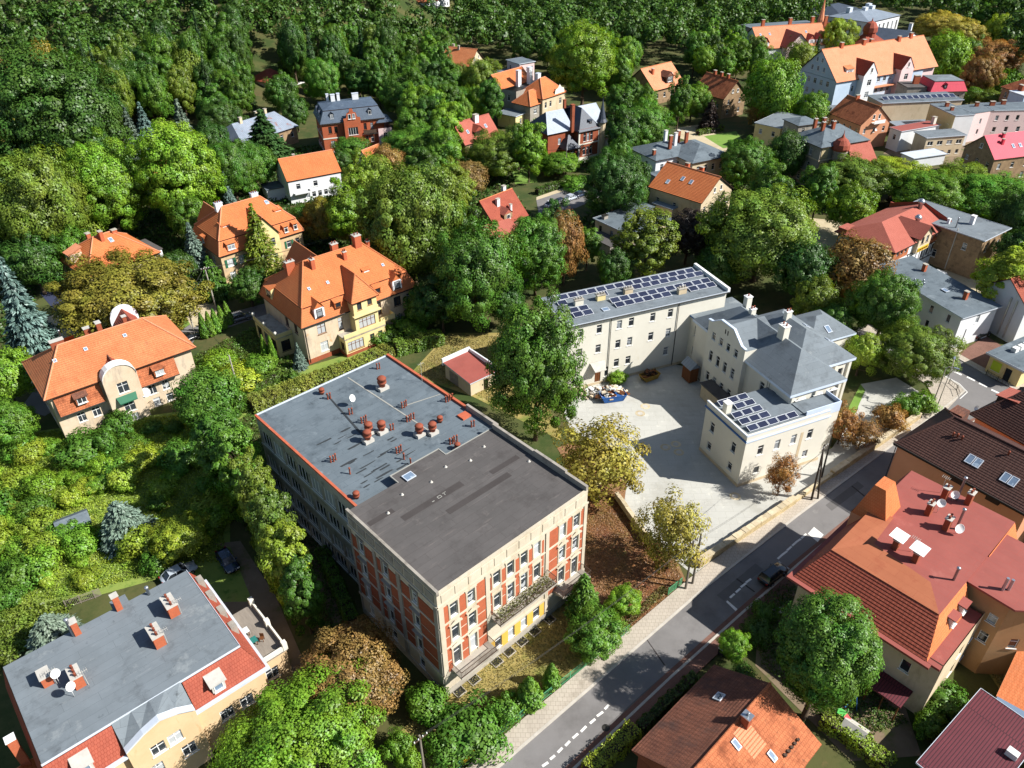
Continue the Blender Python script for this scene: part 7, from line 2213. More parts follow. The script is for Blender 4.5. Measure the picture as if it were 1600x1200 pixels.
b, H = house('white_grey_roof_house', 'white house with shallow grey blue roof by the junction', 78.43, 117.21, 24.57, 9.0, 19.4, 6.7, 'plaster_white', 'bitumen_slate', 'mono', 1.0, ov=.5, chim=[(5.2, 4.0, 1.5, .6, .7, 'brick_orange'), (6.6, 14.5, 1.4, .6, .7, 'brick_orange')], rows3=[(5, 4.3, .8, 1.5, 'plain', 2.4), (2, 1.4, .8, 1.4, 'plain', 6)], rows0=[(1, 4.2, .9, 1.7)])
skylight(b, 4.3, 7.5, 7.2, 0, .05, .9, 1.2)
for x, y in ((2.6, 10.8), (3.4, 11.6), (2.2, 12.6)):
    flue(b, x, y, 7.0, .7, .1)

b = thing('corner_shop', 'single storey ochre shop with flat grey roof at the right edge junction', 'shop', 83.59, 105.18, 28.71)
walls(b, rect(0, 10, 0, 5.6), 0, 3.4, 'plaster_yellow', {3: [(1.5, .9, 1.6, 1.8, 'plain'), (3.6, .1, 1.1, 2.4, 'dark')]})
roof_flat(b, rect(-.6, 10, -.6, 6.2), 3.7, 'bitumen_slate', .25)
band(b, rect(-.6, 10, -.6, 6.2), 3.4, 3.74, .04, 'coping_metal', 'fascia', edges=(0, 3))
MB().box(-.05, -.02, 3.3, 4.9, .9, 2.7).build('shop_poster', 'sign_lime', b)
for k in range(3):
    MB().box(3.2 + k * 1.5, 4.2 + k * 1.5, 3.6, 4.4, 3.7, 4.5).build('air_conditioner', 'white_paint', b)
b = thing('white_corner_house', 'tall white rendered house with red tiled verge cut by the right edge', 'house', 89.91, 118.35, 19.45)
walls(b, rect(0, 10, 0, 9), 0, 8, 'plaster_white')
roof_hip(b, 0, 10, 0, 9, 8, 3.2, 'tile_red', .5, 0, 'x', .36, 'tile_orange')
gable_wall(b, 0, 10, 0, 9, 8, 3.2, 'plaster_white', 3)
for v in (2.0, 3.2):
    MB().tube([(-.15, v, .5), (-.15, v, 8)], .14, 8).build('flue_pipe', 'steel', b)

b, H = house('dark_dormer_house', 'house with dark brown tiled roof and twin windowed dormer at right edge', 66.61, 88.61, -59.58, 14, 11, 7.6, 'plaster_peach', 'tile_brown', 'hip', 4.2, 'x', 3.4, .7, cap='tile_brown', rows3=[(3, 4, 1.0, 1.5)])
dormer(b, .4, 4.5, 7.9, -PI / 2, 3.2, 1.8, 2.6, 'wood_dark', 'tile_pinkred', 'shed', None, rise=.5)
for v in (3.7, 5.3):
    window(b, .24, v, 8.2, -PI / 2, .9, 1.3, 'white')
dish(b, -.4, .5, 7.4, -.6, .4, .3)
b, H = house('peach_rear_wing', 'peach rear wing of the street house behind the brown roof at right edge', 62.97, 76.05, -56.04, 10, 8, 7.6, 'plaster_peach', 'tile_brown', 'hip', 2.6, 'x', 3, .4, rows3=[(2, 4, 1.0, 1.5)])
skylight(b, 3, 2, H(3, 2) + .06, 0, math.radians(33), 1.0, 1.5)
b, H = house('tiled_outbuilding', 'small outbuilding with orange tiles and glass roof at the lower right edge', 49.44, 46.77, -42.55, 8, 6, 3.0, 'plaster_pale', 'tile_vivid', 'mono', 1.2, ov=.2)
MB().poly([(-.1, -3.6, 2.8), (6, -3.6, 2.8), (6, -.3, 3.1), (-.1, -.3, 3.1)]).build('glass_roof', 'pane_sky', b)
walls(b, rect(0, 6, -3.5, -.02), 0, 2.7, 'plaster_pale')

# ------------------------------------------------------------------ trees, shrubs and hedges
LC = {'dark': (.055, .13, .02), 'mid': (.088, .195, .022), 'bright': (.165, .32, .027), 'lime': (.25, .355, .034), 'yellow': (.4, .37, .06),
      'olive': (.145, .22, .027), 'chest': (.25, .23, .034), 'brown': (.3, .19, .055), 'rust': (.3, .17, .05), 'gold': (.36, .31, .05),
      'blue': (.15, .22, .175), 'needle': (.045, .1, .026), 'purple': (.065, .046, .034), 'fresh': (.12, .26, .027), 'sage': (.17, .23, .12)}
rl = random.Random(11)


def tint(c):
    v = rl.uniform(.86, 1.16)
    w = rl.uniform(-.1, .1)
    return (c[0] * v * (1 + w), c[1] * v, c[2] * v * (1 - w))


for k, x, y, r, h, c, lab in [
    ('broad', -108.6, 188.5, 13.8, 37.4, 'dark', 'broad rounded dark green tree at the left forest edge'),
    ('broad', -120.4, 212.5, 8.1, 19.4, 'yellow', 'tree with yellowish clumps in front of the rounded dark green one'),
    ('broad', -96.8, 152.6, 10.6, 25.6, 'olive', 'wide olive green tree at the left edge below the yellowish tree'),
    ('tall', -89.5, 166.8, 8.6, 23.9, 'bright', 'tall bright green tree left of the narrow orange roof'),
    ('tall', -75.2, 171.9, 9.1, 25.6, 'bright', 'tall bright green tree right of the narrow orange roof'),
    ('autumn', -163.8, 262.0, 8.0, 19.5, 'brown', 'brown tree cut by the left edge in the forest'),
    ('spruce', -107.2, 222.3, 4.4, 15.0, 'blue', 'left of the two blue spruces below the dark forest'),
    ('spruce', -103.3, 223.3, 4.2, 16.0, 'blue', 'right and taller of the two blue spruces below the dark forest'),
    ('spruce', -95.6, 230.4, 4.5, 15.0, 'blue', 'single blue spruce behind the bright tree'),
    ('spruce', -65.5, 148.6, 3.5, 12.0, 'blue', 'blue spruce against the left wall of the twin villa'),
    ('yew', -59.2, 138.9, 3.1, 9.0, 'mid', 'dark bushy conifer in front of the twin villa beside the concrete pole'),
    ('spruce', -81.4, 113.5, 5.3, 21.0, 'blue', 'very large blue spruce at the left edge beside the gabled villa'),
    ('spruce', -105.1, 154.8, 4.7, 19.0, 'needle', 'dark spruce at the left edge behind the large blue spruce'),
    ('broad', -69.6, 124.6, 11.8, 15.5, 'chest', 'huge olive brown chestnut tree in front of the orange hipped villa'),
    ('autumn', -62.6, 125.7, 3.0, 8.0, 'chest', 'smaller olive chestnut beside the sandy drive'),
    ('broad', -81.2, 103.1, 4.5, 10.0, 'bright', 'bright green tree at the left edge below the large blue spruce'),
    ('broad', -74.8, 91.9, 3.7, 8.0, 'fresh', 'green tree at the left edge below the gabled villa'),
    ('round', -46.1, 96.0, 5.4, 10.5, 'mid', 'dense round green tree at the right corner of the gabled villa'),
    ('larch', -51.9, 148.4, 4.4, 16.0, 'olive', 'feathery larch standing in front of the twin villa'),
    ('broad', -51.1, 135.5, 3.7, 8.0, 'dark', 'dark tree between the twin villa and the mansard villa'),
    ('broad', -68.5, 187.6, 6.7, 16.4, 'mid', 'green tree left of the white house'),
    ('broad', -65.7, 195.3, 5.4, 13.2, 'mid', 'second green tree left of the white house'),
    ('spruce', -68.5, 218.6, 8.2, 15.0, 'needle', 'dark spreading conifer in front of the rusty roofed villa'),
    ('broad', -44.8, 220.3, 4.8, 7.0, 'mid', 'green tree in front of the brick mansion'),
    ('broad', -46.8, 212.2, 3.4, 6.0, 'dark', 'dark tree behind the white house right corner'),
    ('tall', -32.5, 174.7, 6.1, 17.4, 'lime', 'yellow green tree right of the white house'),
    ('autumn', -31.5, 197.4, 4.5, 11.2, 'brown', 'brownish tree behind the yellow green tree'),
    ('broad', -24.6, 210.4, 9.7, 12.5, 'mid', 'wide green tree right of the small steep orange roof'),
    ('broad', -40.3, 163.5, 6.0, 11.0, 'chest', 'olive brown tree below the white house'),
    ('broad', -47.1, 164.4, 3.0, 9.0, 'mid', 'small tree behind the mansard villa roof'),
    ('broad', -19.5, 141.8, 10.5, 26.1, 'olive', 'great olive green tree right of the mansard villa'),
    ('broad', -30.3, 169.8, 5.3, 13.0, 'olive', 'olive tree left of the great tree'),
    ('broad', -6.5, 126.3, 8.4, 20.5, 'mid', 'wide green tree above the dry lawn'),
    ('tall', -12.7, 125.0, 4.1, 12.0, 'dark', 'dark tree at the garden edge behind the dry lawn'),
    ('tall', 4.8, 138.9, 6.1, 17.0, 'mid', 'tall green tree in front of the pinkish red annex'),
    ('autumn', 10.8, 143.2, 3.6, 15.0, 'rust', 'rusty brown tree behind the solar panel wing'),
    ('tall', 16.1, 149.9, 2.9, 10.0, 'fresh', 'slim bright tree right of the rusty brown one'),
    ('tall', 3.5, 92.7, 6.8, 24.0, 'mid', 'tall green tree standing at the left end of the solar panel wing'),
    ('sparse', 11.7, 79.7, 5.9, 12.0, 'gold', 'thinning yellow tree by the retaining wall of the yard'),
    ('sparse', 19.2, 66.8, 3.9, 11.5, 'gold', 'thinning golden tree beside the twin wooden poles'),
    ('sparse', 36.7, 79.8, 2.1, 7.0, 'rust', 'half bare brown young tree in front of the school corner'),
    ('sparse', 49.1, 91.0, 2.6, 7.0, 'rust', 'half bare brown young tree at the right end of the school'),
    ('sparse', 51.8, 89.9, 2.4, 5.0, 'rust', 'low brown tree behind the stone wall'),
    ('bush', 58.2, 94.9, 2.4, 3.5, 'brown', 'brown leaved bush behind the stone wall'),
    ('tall', 27.4, 144.8, 5.5, 15.3, 'olive', 'conical olive tree in front of the flat workshop'),
    ('broad', 37.5, 152.1, 4.9, 12.2, 'purple', 'dark purple leaved tree below the sandstone gable house'),
    ('broad', 50.1, 144.0, 11.7, 19.0, 'olive', 'great olive lime tree in the centre right'),
    ('broad', 55.4, 132.8, 5.6, 14.0, 'dark', 'dark tree right below the great lime tree'),
    ('autumn', 65.2, 132.9, 5.6, 13.7, 'brown', 'reddish brown tree left of the inn'),
    ('broad', 65.8, 119.4, 5.8, 14.0, 'mid', 'green tree left of the white house at the junction'),
    ('broad', 66.7, 107.8, 6.2, 10.0, 'olive', 'olive tree in front of the white house at the junction'),
    ('broad', 58.6, 109.2, 3.0, 8.1, 'lime', 'yellow green tree at the back corner of the school'),
    ('broad', 56.0, 125.8, 3.8, 9.7, 'olive', 'tree behind the school roof'),
    ('broad', 56.9, 119.2, 3.1, 8.1, 'mid', 'second tree behind the school roof'),
    ('tall', 90.8, 127.3, 5.2, 14.7, 'lime', 'light drooping birch right of the brown house'),
    ('broad', 85.1, 185.9, 9.2, 11.0, 'olive', 'left tree of the row of lime trees in front of the town'),
    ('broad', 95.6, 187.1, 8.4, 10.0, 'lime', 'second tree of the row of lime trees in front of the town'),
    ('broad', 99.1, 176.1, 8.8, 11.0, 'fresh', 'third tree of the row of lime trees in front of the town'),
    ('broad', 110.2, 183.1, 8.1, 10.0, 'olive', 'fourth tree of the row of lime trees in front of the town'),
    ('broad', 112.4, 172.5, 10.4, 11.0, 'fresh', 'rightmost tree of the row of lime trees in front of the town'),
    ('broad', 76.4, 165.0, 4.8, 12.2, 'bright', 'small bright tree below the row of lime trees'),
    ('broad', 108.5, 155.4, 5.8, 14.2, 'dark', 'dark tree at the right edge behind the brown house'),
    ('broad', 101.9, 142.8, 4.6, 11.6, 'dark', 'dark tree at the right edge above the birch'),
    ('broad', 59.9, 195.6, 6.4, 13.0, 'mid', 'green tree right of the blue grey hipped roof'),
    ('round', 72.7, 201.2, 5.4, 13.0, 'dark', 'dense dark tree left of the stone villa'),
    ('round', 81.3, 247.6, 8.6, 20.9, 'bright', 'dense bright round tree behind the cream flat block'),
    ('autumn', 77.8, 248.1, 3.5, 9.1, 'brown', 'brownish tree behind the lane'),
    ('broad', 24.0, 174.7, 7.3, 17.4, 'dark', 'dark broad tree at the end of the hillside street'),
    ('broad', 37.2, 223.3, 8.2, 15.0, 'mid', 'green tree right of the slate brick villa'),
    ('broad', 41.3, 222.1, 4.5, 9.0, 'mid', 'smaller tree behind the blue grey hipped roof'),
    ('willow', 7.9, 230.4, 4.4, 9.0, 'fresh', 'weeping willow between the annex and the slate brick villa'),
    ('broad', -3.6, 205.2, 8.4, 12.0, 'olive', 'olive tree in front of the dull red roof'),
    ('autumn', -11.1, 191.7, 4.7, 9.0, 'brown', 'brown tree above the red tiled cottage'),
    ('broad', 13.1, 207.2, 5.4, 6.0, 'fresh', 'low green tree in front of the slate brick villa'),
    ('broad', 7.0, 216.4, 3.2, 5.0, 'mid', 'low tree below the weeping willow'),
    ('broad', -9.3, 272.9, 6.7, 16.2, 'olive', 'tree in front of the tower house'),
    ('broad', -16.6, 255.2, 8.1, 12.0, 'mid', 'tree above the dull red roof'),
    ('broad', 24.9, 272.2, 10.6, 27.0, 'bright', 'bright green tree behind the slate brick villa'),
    ('broad', 36.0, 291.9, 7.0, 11.0, 'fresh', 'tree right of the bright green one behind the slate brick villa'),
    ('broad', 20.6, 310.4, 5.2, 13.0, 'lime', 'yellowish tree behind the orange hipped mansion'),
    ('broad', -19.0, 216.6, 5.1, 10.0, 'mid', 'tree left of the dull red roof'),
    ('tall', 58.6, 255.4, 6.0, 12.0, 'fresh', 'tall tree left of the brownish gable house'),
    ('yew', 62.7, 246.8, 3.7, 9.0, 'purple', 'dark purple shrub tree in front of the brownish gable house'),
    ('broad', 91.8, 240.5, 5.0, 12.7, 'fresh', 'small bright tree before the peach gable house'),
    ('broad', 130.8, 331.5, 6.9, 17.1, 'lime', 'yellow green tree between the two salmon roofs'),
    ('spruce', 110.1, 325.3, 3.2, 12.0, 'needle', 'left dark spruce in front of the far salmon roof'),
    ('spruce', 118.4, 317.8, 2.6, 13.0, 'needle', 'right dark spruce in front of the far salmon roof'),
    ('autumn', 107.7, 303.7, 5.7, 14.1, 'olive', 'olive tree between the dark spruces'),
    ('round', 155.5, 292.1, 7.8, 19.0, 'bright', 'dense bright green tree right of the sanatorium'),
    ('autumn', 188.5, 367.1, 10.7, 13.0, 'gold', 'left golden tree of the far autumn group'),
    ('autumn', 192.3, 356.0, 8.8, 12.0, 'gold', 'second golden tree of the far autumn group'),
    ('autumn', 178.8, 303.8, 10.6, 14.0, 'rust', 'large rusty tree of the far autumn group'),
    ('autumn', 160.3, 276.8, 6.2, 15.2, 'brown', 'lower brown tree of the far autumn group'),
    ('broad', 171.4, 307.3, 5.9, 14.4, 'mid', 'green tree inside the far autumn group'),
    ('tall', 216.8, 384.7, 4.8, 13.6, 'mid', 'slim green tree behind the far autumn group'),
    ('broad', 207.4, 353.5, 5.8, 14.4, 'lime', 'light tree behind the far autumn group'),
    ('willow', 175.3, 284.3, 6.2, 9.0, 'fresh', 'willow like tree beside the townhouse at the right edge'),
    ('broad', 156.2, 270.4, 4.7, 6.0, 'fresh', 'bush like tree right of the wine red mansard'),
    ('broad', 160.6, 266.2, 5.2, 6.0, 'olive', 'olive bush like tree left of the townhouse at the right edge'),
    ('hornbeam', -39.3, 81.5, 3.7, 16.0, 'mid', 'leafy tree at the head of the tree row beside the brick house'),
    ('hornbeam', -34.7, 75.6, 2.8, 17.0, 'fresh', 'second tree in the row beside the brick house'),
    ('hornbeam', -31.1, 70.0, 2.5, 17.0, 'olive', 'third tree in the row beside the brick house'),
    ('hornbeam', -27.9, 64.8, 2.5, 17.0, 'olive', 'fourth tree in the row beside the brick house'),
    ('hornbeam', -25.4, 60.3, 2.5, 16.0, 'lime', 'fifth tree in the row beside the brick house'),
    ('hornbeam', -23.5, 57.6, 2.1, 13.0, 'mid', 'nearest tree in the row beside the brick house'),
    ('yew', -50.6, 72.8, 3.8, 6.5, 'blue', 'low blue grey spruce in the meadow'),
    ('broad', -42.3, 70.3, 3.7, 5.5, 'lime', 'bushy green tree beside the dark car'),
    ('near', -20.1, 41.9, 7.3, 9.0, 'bright', 'large bright green tree at the bottom edge'),
    ('neardry', -17.0, 49.1, 5.4, 8.5, 'brown', 'big rust brown tree beside the brick house corner'),
    ('yew', -52.2, 56.3, 3.5, 5.0, 'blue', 'low spreading bluish conifer at the left of the grey flat roof'),
    ('broad', 24.1, 53.6, 1.7, 4.0, 'bright', 'small bright tree beside the low tiled house'),
    ('yew', 8.0, 59.7, 2.4, 7.0, 'mid', 'dark yew at the right corner of the brick house garden'),
    ('broad', 9.0, 54.7, 3.1, 5.5, 'fresh', 'broad leafy shrub tree inside the green fence'),
    ('broad', 12.8, 60.1, 2.0, 3.6, 'bright', 'bright shrub tree right of the yew'),
    ('broad', -70.8, 163.2, 4.7, 11.8, 'mid', 'tree left of the twin villa roof'),
    ('spruce', -68.5, 181.7, 2.5, 11.0, 'blue', 'small blue spruce behind the twin villa'),
    ('broad', -78.7, 203.1, 5.6, 13.8, 'dark', 'dark tree behind the tall bright tree'),
    ('broad', -89.5, 147.7, 4.6, 11.4, 'fresh', 'tree behind the orange hipped villa'),
    ('broad', -95.3, 141.6, 5.3, 13.0, 'dark', 'dark tree left of the orange hipped villa'),
    ('broad', -65.9, 140.0, 3.9, 10.0, 'dark', 'dark tree right of the orange hipped villa'),
    ('broad', -44.9, 135.6, 2.0, 6.0, 'dark', 'small dark tree beside the loggia of the mansard villa'),
    ('broad', -16.3, 125.4, 3.6, 9.2, 'mid', 'tree behind the mansard villa right corner'),
    ('broad', -1.0, 125.5, 3.5, 10.0, 'dark', 'dark tree left of the tall tree by the wing'),
    ('broad', -66.9, 249.0, 4.2, 11.0, 'dark', 'dark tree between the rusty roofed villa and the brick mansion'),
    ('broad', -85.6, 234.5, 6.4, 14.0, 'dark', 'dark tree left of the rusty roofed villa'),
    ('broad', -74.2, 262.4, 5.3, 14.0, 'mid', 'tree behind the rusty roofed villa'),
    ('broad', -63.4, 278.0, 6.7, 16.1, 'fresh', 'tree behind the left end of the brick mansion'),
    ('tall', -50.3, 277.7, 5.5, 16.0, 'dark', 'dark tree behind the right end of the brick mansion'),
    ('broad', -76.7, 304.3, 7.1, 17.2, 'olive', 'olive tree above the brick mansion'),
    ('broad', -36.4, 260.9, 5.6, 14.0, 'mid', 'tree right of the brick mansion roof'),
    ('broad', 20.6, 140.1, 3.6, 9.3, 'dark', 'dark tree behind the solar panel wing'),
    ('broad', 40.7, 138.9, 4.0, 10.0, 'dark', 'dark tree behind the right end of the solar panel wing'),
]:
    plant(k, x, y, r, h, tint(LC[c]), lab)

plant('egg', 30.0, 46.5, 4.7, 18.0, LC['mid'], 'big dense round tree between the red roofed house and the low tiled house', v=0)
BU = [
    ('bush', -63.8, 89.5, 3.6, 3.5, 'mid', 'round dark bush below the gabled villa'),
    ('bush', -60.7, 90.6, 1.6, 4.0, 'mid', 'upright bush against the gabled villa wall'),
    ('bush', -9.3, 47.7, 2.3, 3.0, 'fresh', 'leafy bush at the front corner of the brick house'),
    ('bush', -4.5, 44.3, 3.5, 3.2, 'mid', 'wide bush inside the green fence at the bottom'),
    ('bush', -1.0, 47.0, 1.7, 2.6, 'fresh', 'bush on the front lawn of the brick house'),
    ('bush', -6.7, 42.8, 2.1, 3.0, 'mid', 'bush at the bottom fence corner'),
    ('bush', -11.7, 43.0, 1.6, 2.6, 'fresh', 'small bush at the bottom edge left of the pole'),
    ('bush', -10.4, 41.4, 1.3, 2.4, 'bright', 'lowest small bush at the bottom edge'),
    ('bush', 23.2, 113.5, 1.8, 3.0, 'bright', 'round bright bush against the wing wall'),
    ('bush', 17.6, 107.7, 1.6, 2.0, 'bright', 'low bright bush beside the rubble skip'),
    ('bush', 62.0, 98.2, 2.0, 3.0, 'fresh', 'left green shrub behind the stone wall'),
    ('bush', 65.0, 99.0, 2.3, 3.2, 'fresh', 'right green shrub behind the stone wall'),
    ('bush', 29.4, 59.2, 1.4, 2.0, 'mid', 'shrub at the road side of the red roofed house'),
    ('bush', 27.8, 56.1, 1.7, 2.4, 'dark', 'dark shrub left of the big round tree'),
    ('bush', 24.3, 50.2, 1.5, 2.4, 'dark', 'dark shrub above the low tiled house'),
    ('bush', 44.8, 47.0, 2.3, 2.6, 'mid', 'bush between the red roofed house and the wine red roof'),
    ('bush', 42.2, 44.9, 1.6, 2.2, 'mid', 'smaller bush beside the wine red roof'),
    ('bush', -19.0, 125.5, 3.6, 3.0, 'fresh', 'shrub at the right foot of the mansard villa'),
    ('bush', -23.4, 122.5, 3.0, 2.6, 'mid', 'shrub before the entrance of the mansard villa'),
    ('bush', -45.8, 107.7, 3.4, 3.4, 'lime', 'yellow green shrub behind the row of thujas'),
    ('bush', -43.4, 111.9, 2.9, 3.0, 'fresh', 'shrub between the thujas and the mansard villa'),
    ('bush', -50.7, 114.1, 2.7, 3.0, 'bright', 'bright shrub left of the thuja row'),
    ('bush', 17.3, 197.5, 3.8, 3.0, 'fresh', 'shrub beside the hillside street'),
]
for k, x, y, r, h, c, lab in BU:
    plant(k, x, y, r, h, tint(LC[c]), lab)
for x, y, r, h, c, w in [
    (-63.28, 70.59, 2.08, 2.36, 'bright', 'at the left edge'),
    (-40.97, 78.11, 2.64, 2.45, 'lime', 'beside the blue grey spruce'),
    (-64.3, 67.14, 1.39, 1.34, 'fresh', 'at the left edge'),
    (-48.92, 80.91, 1.75, 2.57, 'lime', 'beside the blue grey spruce'),
    (-43.52, 82.39, 1.26, 1.73, 'fresh', 'beside the blue grey spruce'),
    (-52.53, 95.88, 1.34, 1.7, 'mid', 'below the gabled villa'),
    (-44.69, 67.88, 1.99, 2.61, 'fresh', 'beside the blue grey spruce'),
    (-62.62, 83.82, 1.25, 1.47, 'bright', 'at the left edge'),
    (-61.31, 79.32, 1.66, 2.48, 'lime', 'at the left edge'),
    (-57.94, 65.76, 1.27, 1.65, 'lime', 'at the left edge'),
    (-56.91, 84.69, 2.67, 2.34, 'mid', 'beside the blue grey spruce'),
    (-69.73, 83.64, 2.58, 2.69, 'lime', 'at the left edge'),
    (-45.96, 87.7, 1.29, 1.86, 'bright', 'below the gabled villa'),
    (-47.91, 70.85, 2.53, 3.72, 'lime', 'beside the blue grey spruce'),
    (-47.6, 91.51, 2.26, 1.83, 'bright', 'below the gabled villa'),
    (-58.58, 82.33, 1.42, 2.01, 'bright', 'beside the blue grey spruce'),
    (-55.21, 68.74, 1.1, 1.1, 'bright', 'beside the blue grey spruce'),
    (-66.18, 81.67, 2.48, 3.1, 'bright', 'at the left edge'),
    (-41.34, 76.17, 2.24, 1.84, 'bright', 'beside the blue grey spruce'),
    (-65.92, 74.21, 1.24, 1.61, 'lime', 'at the left edge'),
    (-69.38, 74.07, 2.09, 2.92, 'lime', 'at the left edge'),
    (-55.69, 70.71, 2.28, 3.12, 'bright', 'beside the blue grey spruce'),
    (-67.25, 76.06, 1.55, 1.78, 'bright', 'at the left edge'),
    (-57.68, 90.81, 2.46, 2.31, 'mid', 'below the gabled villa'),
    (-72.56, 79, 1.11, 1.48, 'bright', 'at the left edge'),
    (-48.72, 88.3, 2.64, 3.23, 'mid', 'below the gabled villa'),
    (-73.09, 82.01, 1.53, 2.18, 'bright', 'at the left edge'),
    (-59.23, 85.89, 2.06, 2.74, 'bright', 'beside the blue grey spruce'),
    (-60.57, 70.06, 2.39, 3.12, 'lime', 'at the left edge'),
    (-78.37, 91.55, 1.63, 2, 'bright', 'below the gabled villa'),
    (-54.4, 87.85, 2.56, 2.74, 'lime', 'below the gabled villa'),
    (-73.29, 90.12, 2.49, 3.24, 'fresh', 'below the gabled villa'),
    (-49.03, 78.71, 1.18, 1.74, 'mid', 'beside the blue grey spruce'),
    (-70.82, 77.02, 2.61, 3.85, 'mid', 'at the left edge'),
    (-69.22, 81.79, 1.68, 1.89, 'mid', 'at the left edge'),
    (-69.77, 91.34, 1.65, 1.64, 'bright', 'below the gabled villa'),
    (-58.68, 72.63, 2.48, 2.63, 'fresh', 'at the left edge'),
    (-49.84, 70.04, 1.41, 1.13, 'lime', 'beside the blue grey spruce'),
    (-53.05, 65.49, 1.52, 1.66, 'lime', 'above the grey flat roof'),
    (-62.9, 74.66, 2.4, 2.9, 'lime', 'at the left edge'),
    (-61.04, 95.73, 2.53, 3.35, 'mid', 'below the gabled villa'),
    (-48.97, 83.75, 1.46, 1.53, 'bright', 'beside the blue grey spruce'),
    (-57.21, 86.57, 2.34, 2.53, 'fresh', 'below the gabled villa'),
    (-61.04, 62.82, 1.92, 2.08, 'mid', 'at the left edge'),
    (-65.02, 77.38, 2.24, 2.74, 'mid', 'at the left edge'),
    (-60.66, 65.27, 2.37, 3.4, 'mid', 'at the left edge'),
    (-66.73, 70.95, 2.1, 2.59, 'lime', 'at the left edge'),
    (-74.93, 83.56, 2.04, 2.5, 'lime', 'at the left edge'),
    (-39.78, 75.06, 2.32, 3.06, 'bright', 'beside the blue grey spruce'),
    (-55.41, 83.26, 2.14, 3.01, 'lime', 'beside the blue grey spruce'),
    (-60.53, 82.26, 1.83, 1.81, 'lime', 'beside the blue grey spruce'),
    (-61.62, 85.48, 1.24, 1.18, 'bright', 'beside the blue grey spruce'),
    (-68.61, 71.55, 1.99, 2.39, 'lime', 'at the left edge'),
    (-71.49, 88.93, 2.25, 3.08, 'lime', 'below the gabled villa'),
    (-56.28, 96.14, 1.44, 1.25, 'mid', 'below the gabled villa'),
    (-59.2, 67.46, 2.35, 3.4, 'bright', 'at the left edge'),
    (-48.35, 86.06, 1.45, 1.99, 'fresh', 'below the gabled villa'),
    (-64.91, 84.4, 1.37, 1.14, 'bright', 'at the left edge')]:
    plant('bush', x, y, r, h, tint(LC[c]), {'lime': 'yellow green', 'bright': 'bright green', 'fresh': 'fresh green', 'mid': 'darker green'}[c] + ' wild shrub in the meadow ' + w, group='wild shrubs in the meadow', name='wild_shrub')
for i, (x, y) in enumerate([(-56.7, 123.7), (-55.7, 124.4), (-55.0, 125.5), (-54.3, 126.9), (-53.7, 128.6)]):
    plant('column', x, y, .85, 5.2 - .1 * i, tint(LC['fresh']), ['nearest', 'second', 'third', 'fourth', 'farthest'][i] + ' slim thuja of the row of five behind the gabled villa', group='row of thujas', cat='thuja')
for (x, y), l in zip([(-42.9, 114.4), (-41.5, 114.0)], ('left of the pair of tall thin thujas by the villa loggia', 'right of the pair of tall thin thujas by the villa loggia')):
    plant('column', x, y, .7, 6.0, tint(LC['bright']), l, group='pair of thujas', cat='thuja')
plant('column', -37.2, 109.2, .8, 2.6, LC['mid'], 'small cone shaped conifer on the path of the mansard villa', cat='thuja')
plant('column', 1.5, 48.3, 1.45, 4.4, LC['fresh'], 'thick thuja on the front lawn of the brick house', cat='thuja')
plant('column', 3.9, 50.4, 1.0, 3.8, LC['fresh'], 'thin thuja on the front lawn of the brick house', cat='thuja')
plant('spruce', -36.8, 113.3, 1.4, 5.0, LC['blue'], 'small blue green conifer at the corner of the mansard villa', cat='tree')

hedge('wild_hedge', 'long rough yellow green hedge behind the grey flat roof', [(-42.0, 101.2), (-35.3, 106.1), (-26.6, 112.1), (-21.9, 116.9)], 3.0, 2.0, (.21, .25, .04), 60, .3)
hedge('wild_hedge', 'bright green hedge right of the grey roof corner', [(-20.6, 117.7), (-17.3, 119.2), (-12.8, 121.3)], 2.6, 2.2, (.13, .22, .026), 60, .3)
hedge('clipped_hedge', 'clipped box hedge in the mansard villa garden', [(-43.2, 107.0), (-39.4, 110.0)], 1.0, 1.4, (.09, .17, .02))
hedge('clipped_hedge', 'dark clipped hedge along the left foot of the brick house', [(-24.5, 69.6), (-21.6, 64.1), (-18.8, 58.6)], 1.4, 1.5, (.085, .17, .02))
hedge('clipped_hedge', 'lime green hedge at the bottom edge beside the road', [(7.1, 40.5), (12.0, 44.6)], 1.7, 1.7, (.26, .33, .03), 80, .2)
hedge('clipped_hedge', 'sunlit hedge below the dense round tree', [(31.7, 45.8), (34.0, 43.8), (36.3, 40.7)], 1.8, 1.6, (.22, .3, .03), 80, .2)
hedge('clipped_hedge', 'low dark hedge between the road and the low tiled house', [(12.8, 45.1), (15.8, 47.8), (19.5, 51.0)], 1.0, 1.1, (.055, .1, .018))
hedge('clipped_hedge', 'straight hedge along the hillside street', [(7.1, 193.5), (13.4, 198.8)], 1.4, 1.6, (.06, .12, .016), 30, .4)
hedge('clipped_hedge', 'hedge along the lane lawn', [(58.3, 241.7), (67.0, 246.6)], 1.4, 1.4, (.1, .16, .02), 25, .45)
cover('meadow_growth', 'rank bright grass and weeds of the overgrown meadow', [(-82.8, 93.7), (-51.6, 100.5), (-43.3, 91.5), (-36.9, 68.5), (-41.0, 68.5), (-53.4, 63.6), (-64.4, 60.8)], 60000, .25, (.23, .32, .035), 3, hmax=.4)
cover('lawn_grass', 'dry patchy grass in front of the brick house', [(-7.2, 49.0), (8.8, 64.7), (11.2, 57.6), (-3.0, 44.1), (-9.6, 39.0), (-14.4, 42.2)], 12000, .16, (.2, .18, .06), 4, 'leaves_dry', .12)
cover('fallen_leaves', 'brown fallen leaves on the slope right of the brick house', [(9.3, 65.7), (9.3, 80.8), (11.9, 84.8), (15.2, 78.2), (20.4, 67.7), (21.0, 64.6), (12.6, 57.1)], 14000, .2, (.24, .12, .045), 5, 'leaves_dry', .06, 'leaves', 1.5)
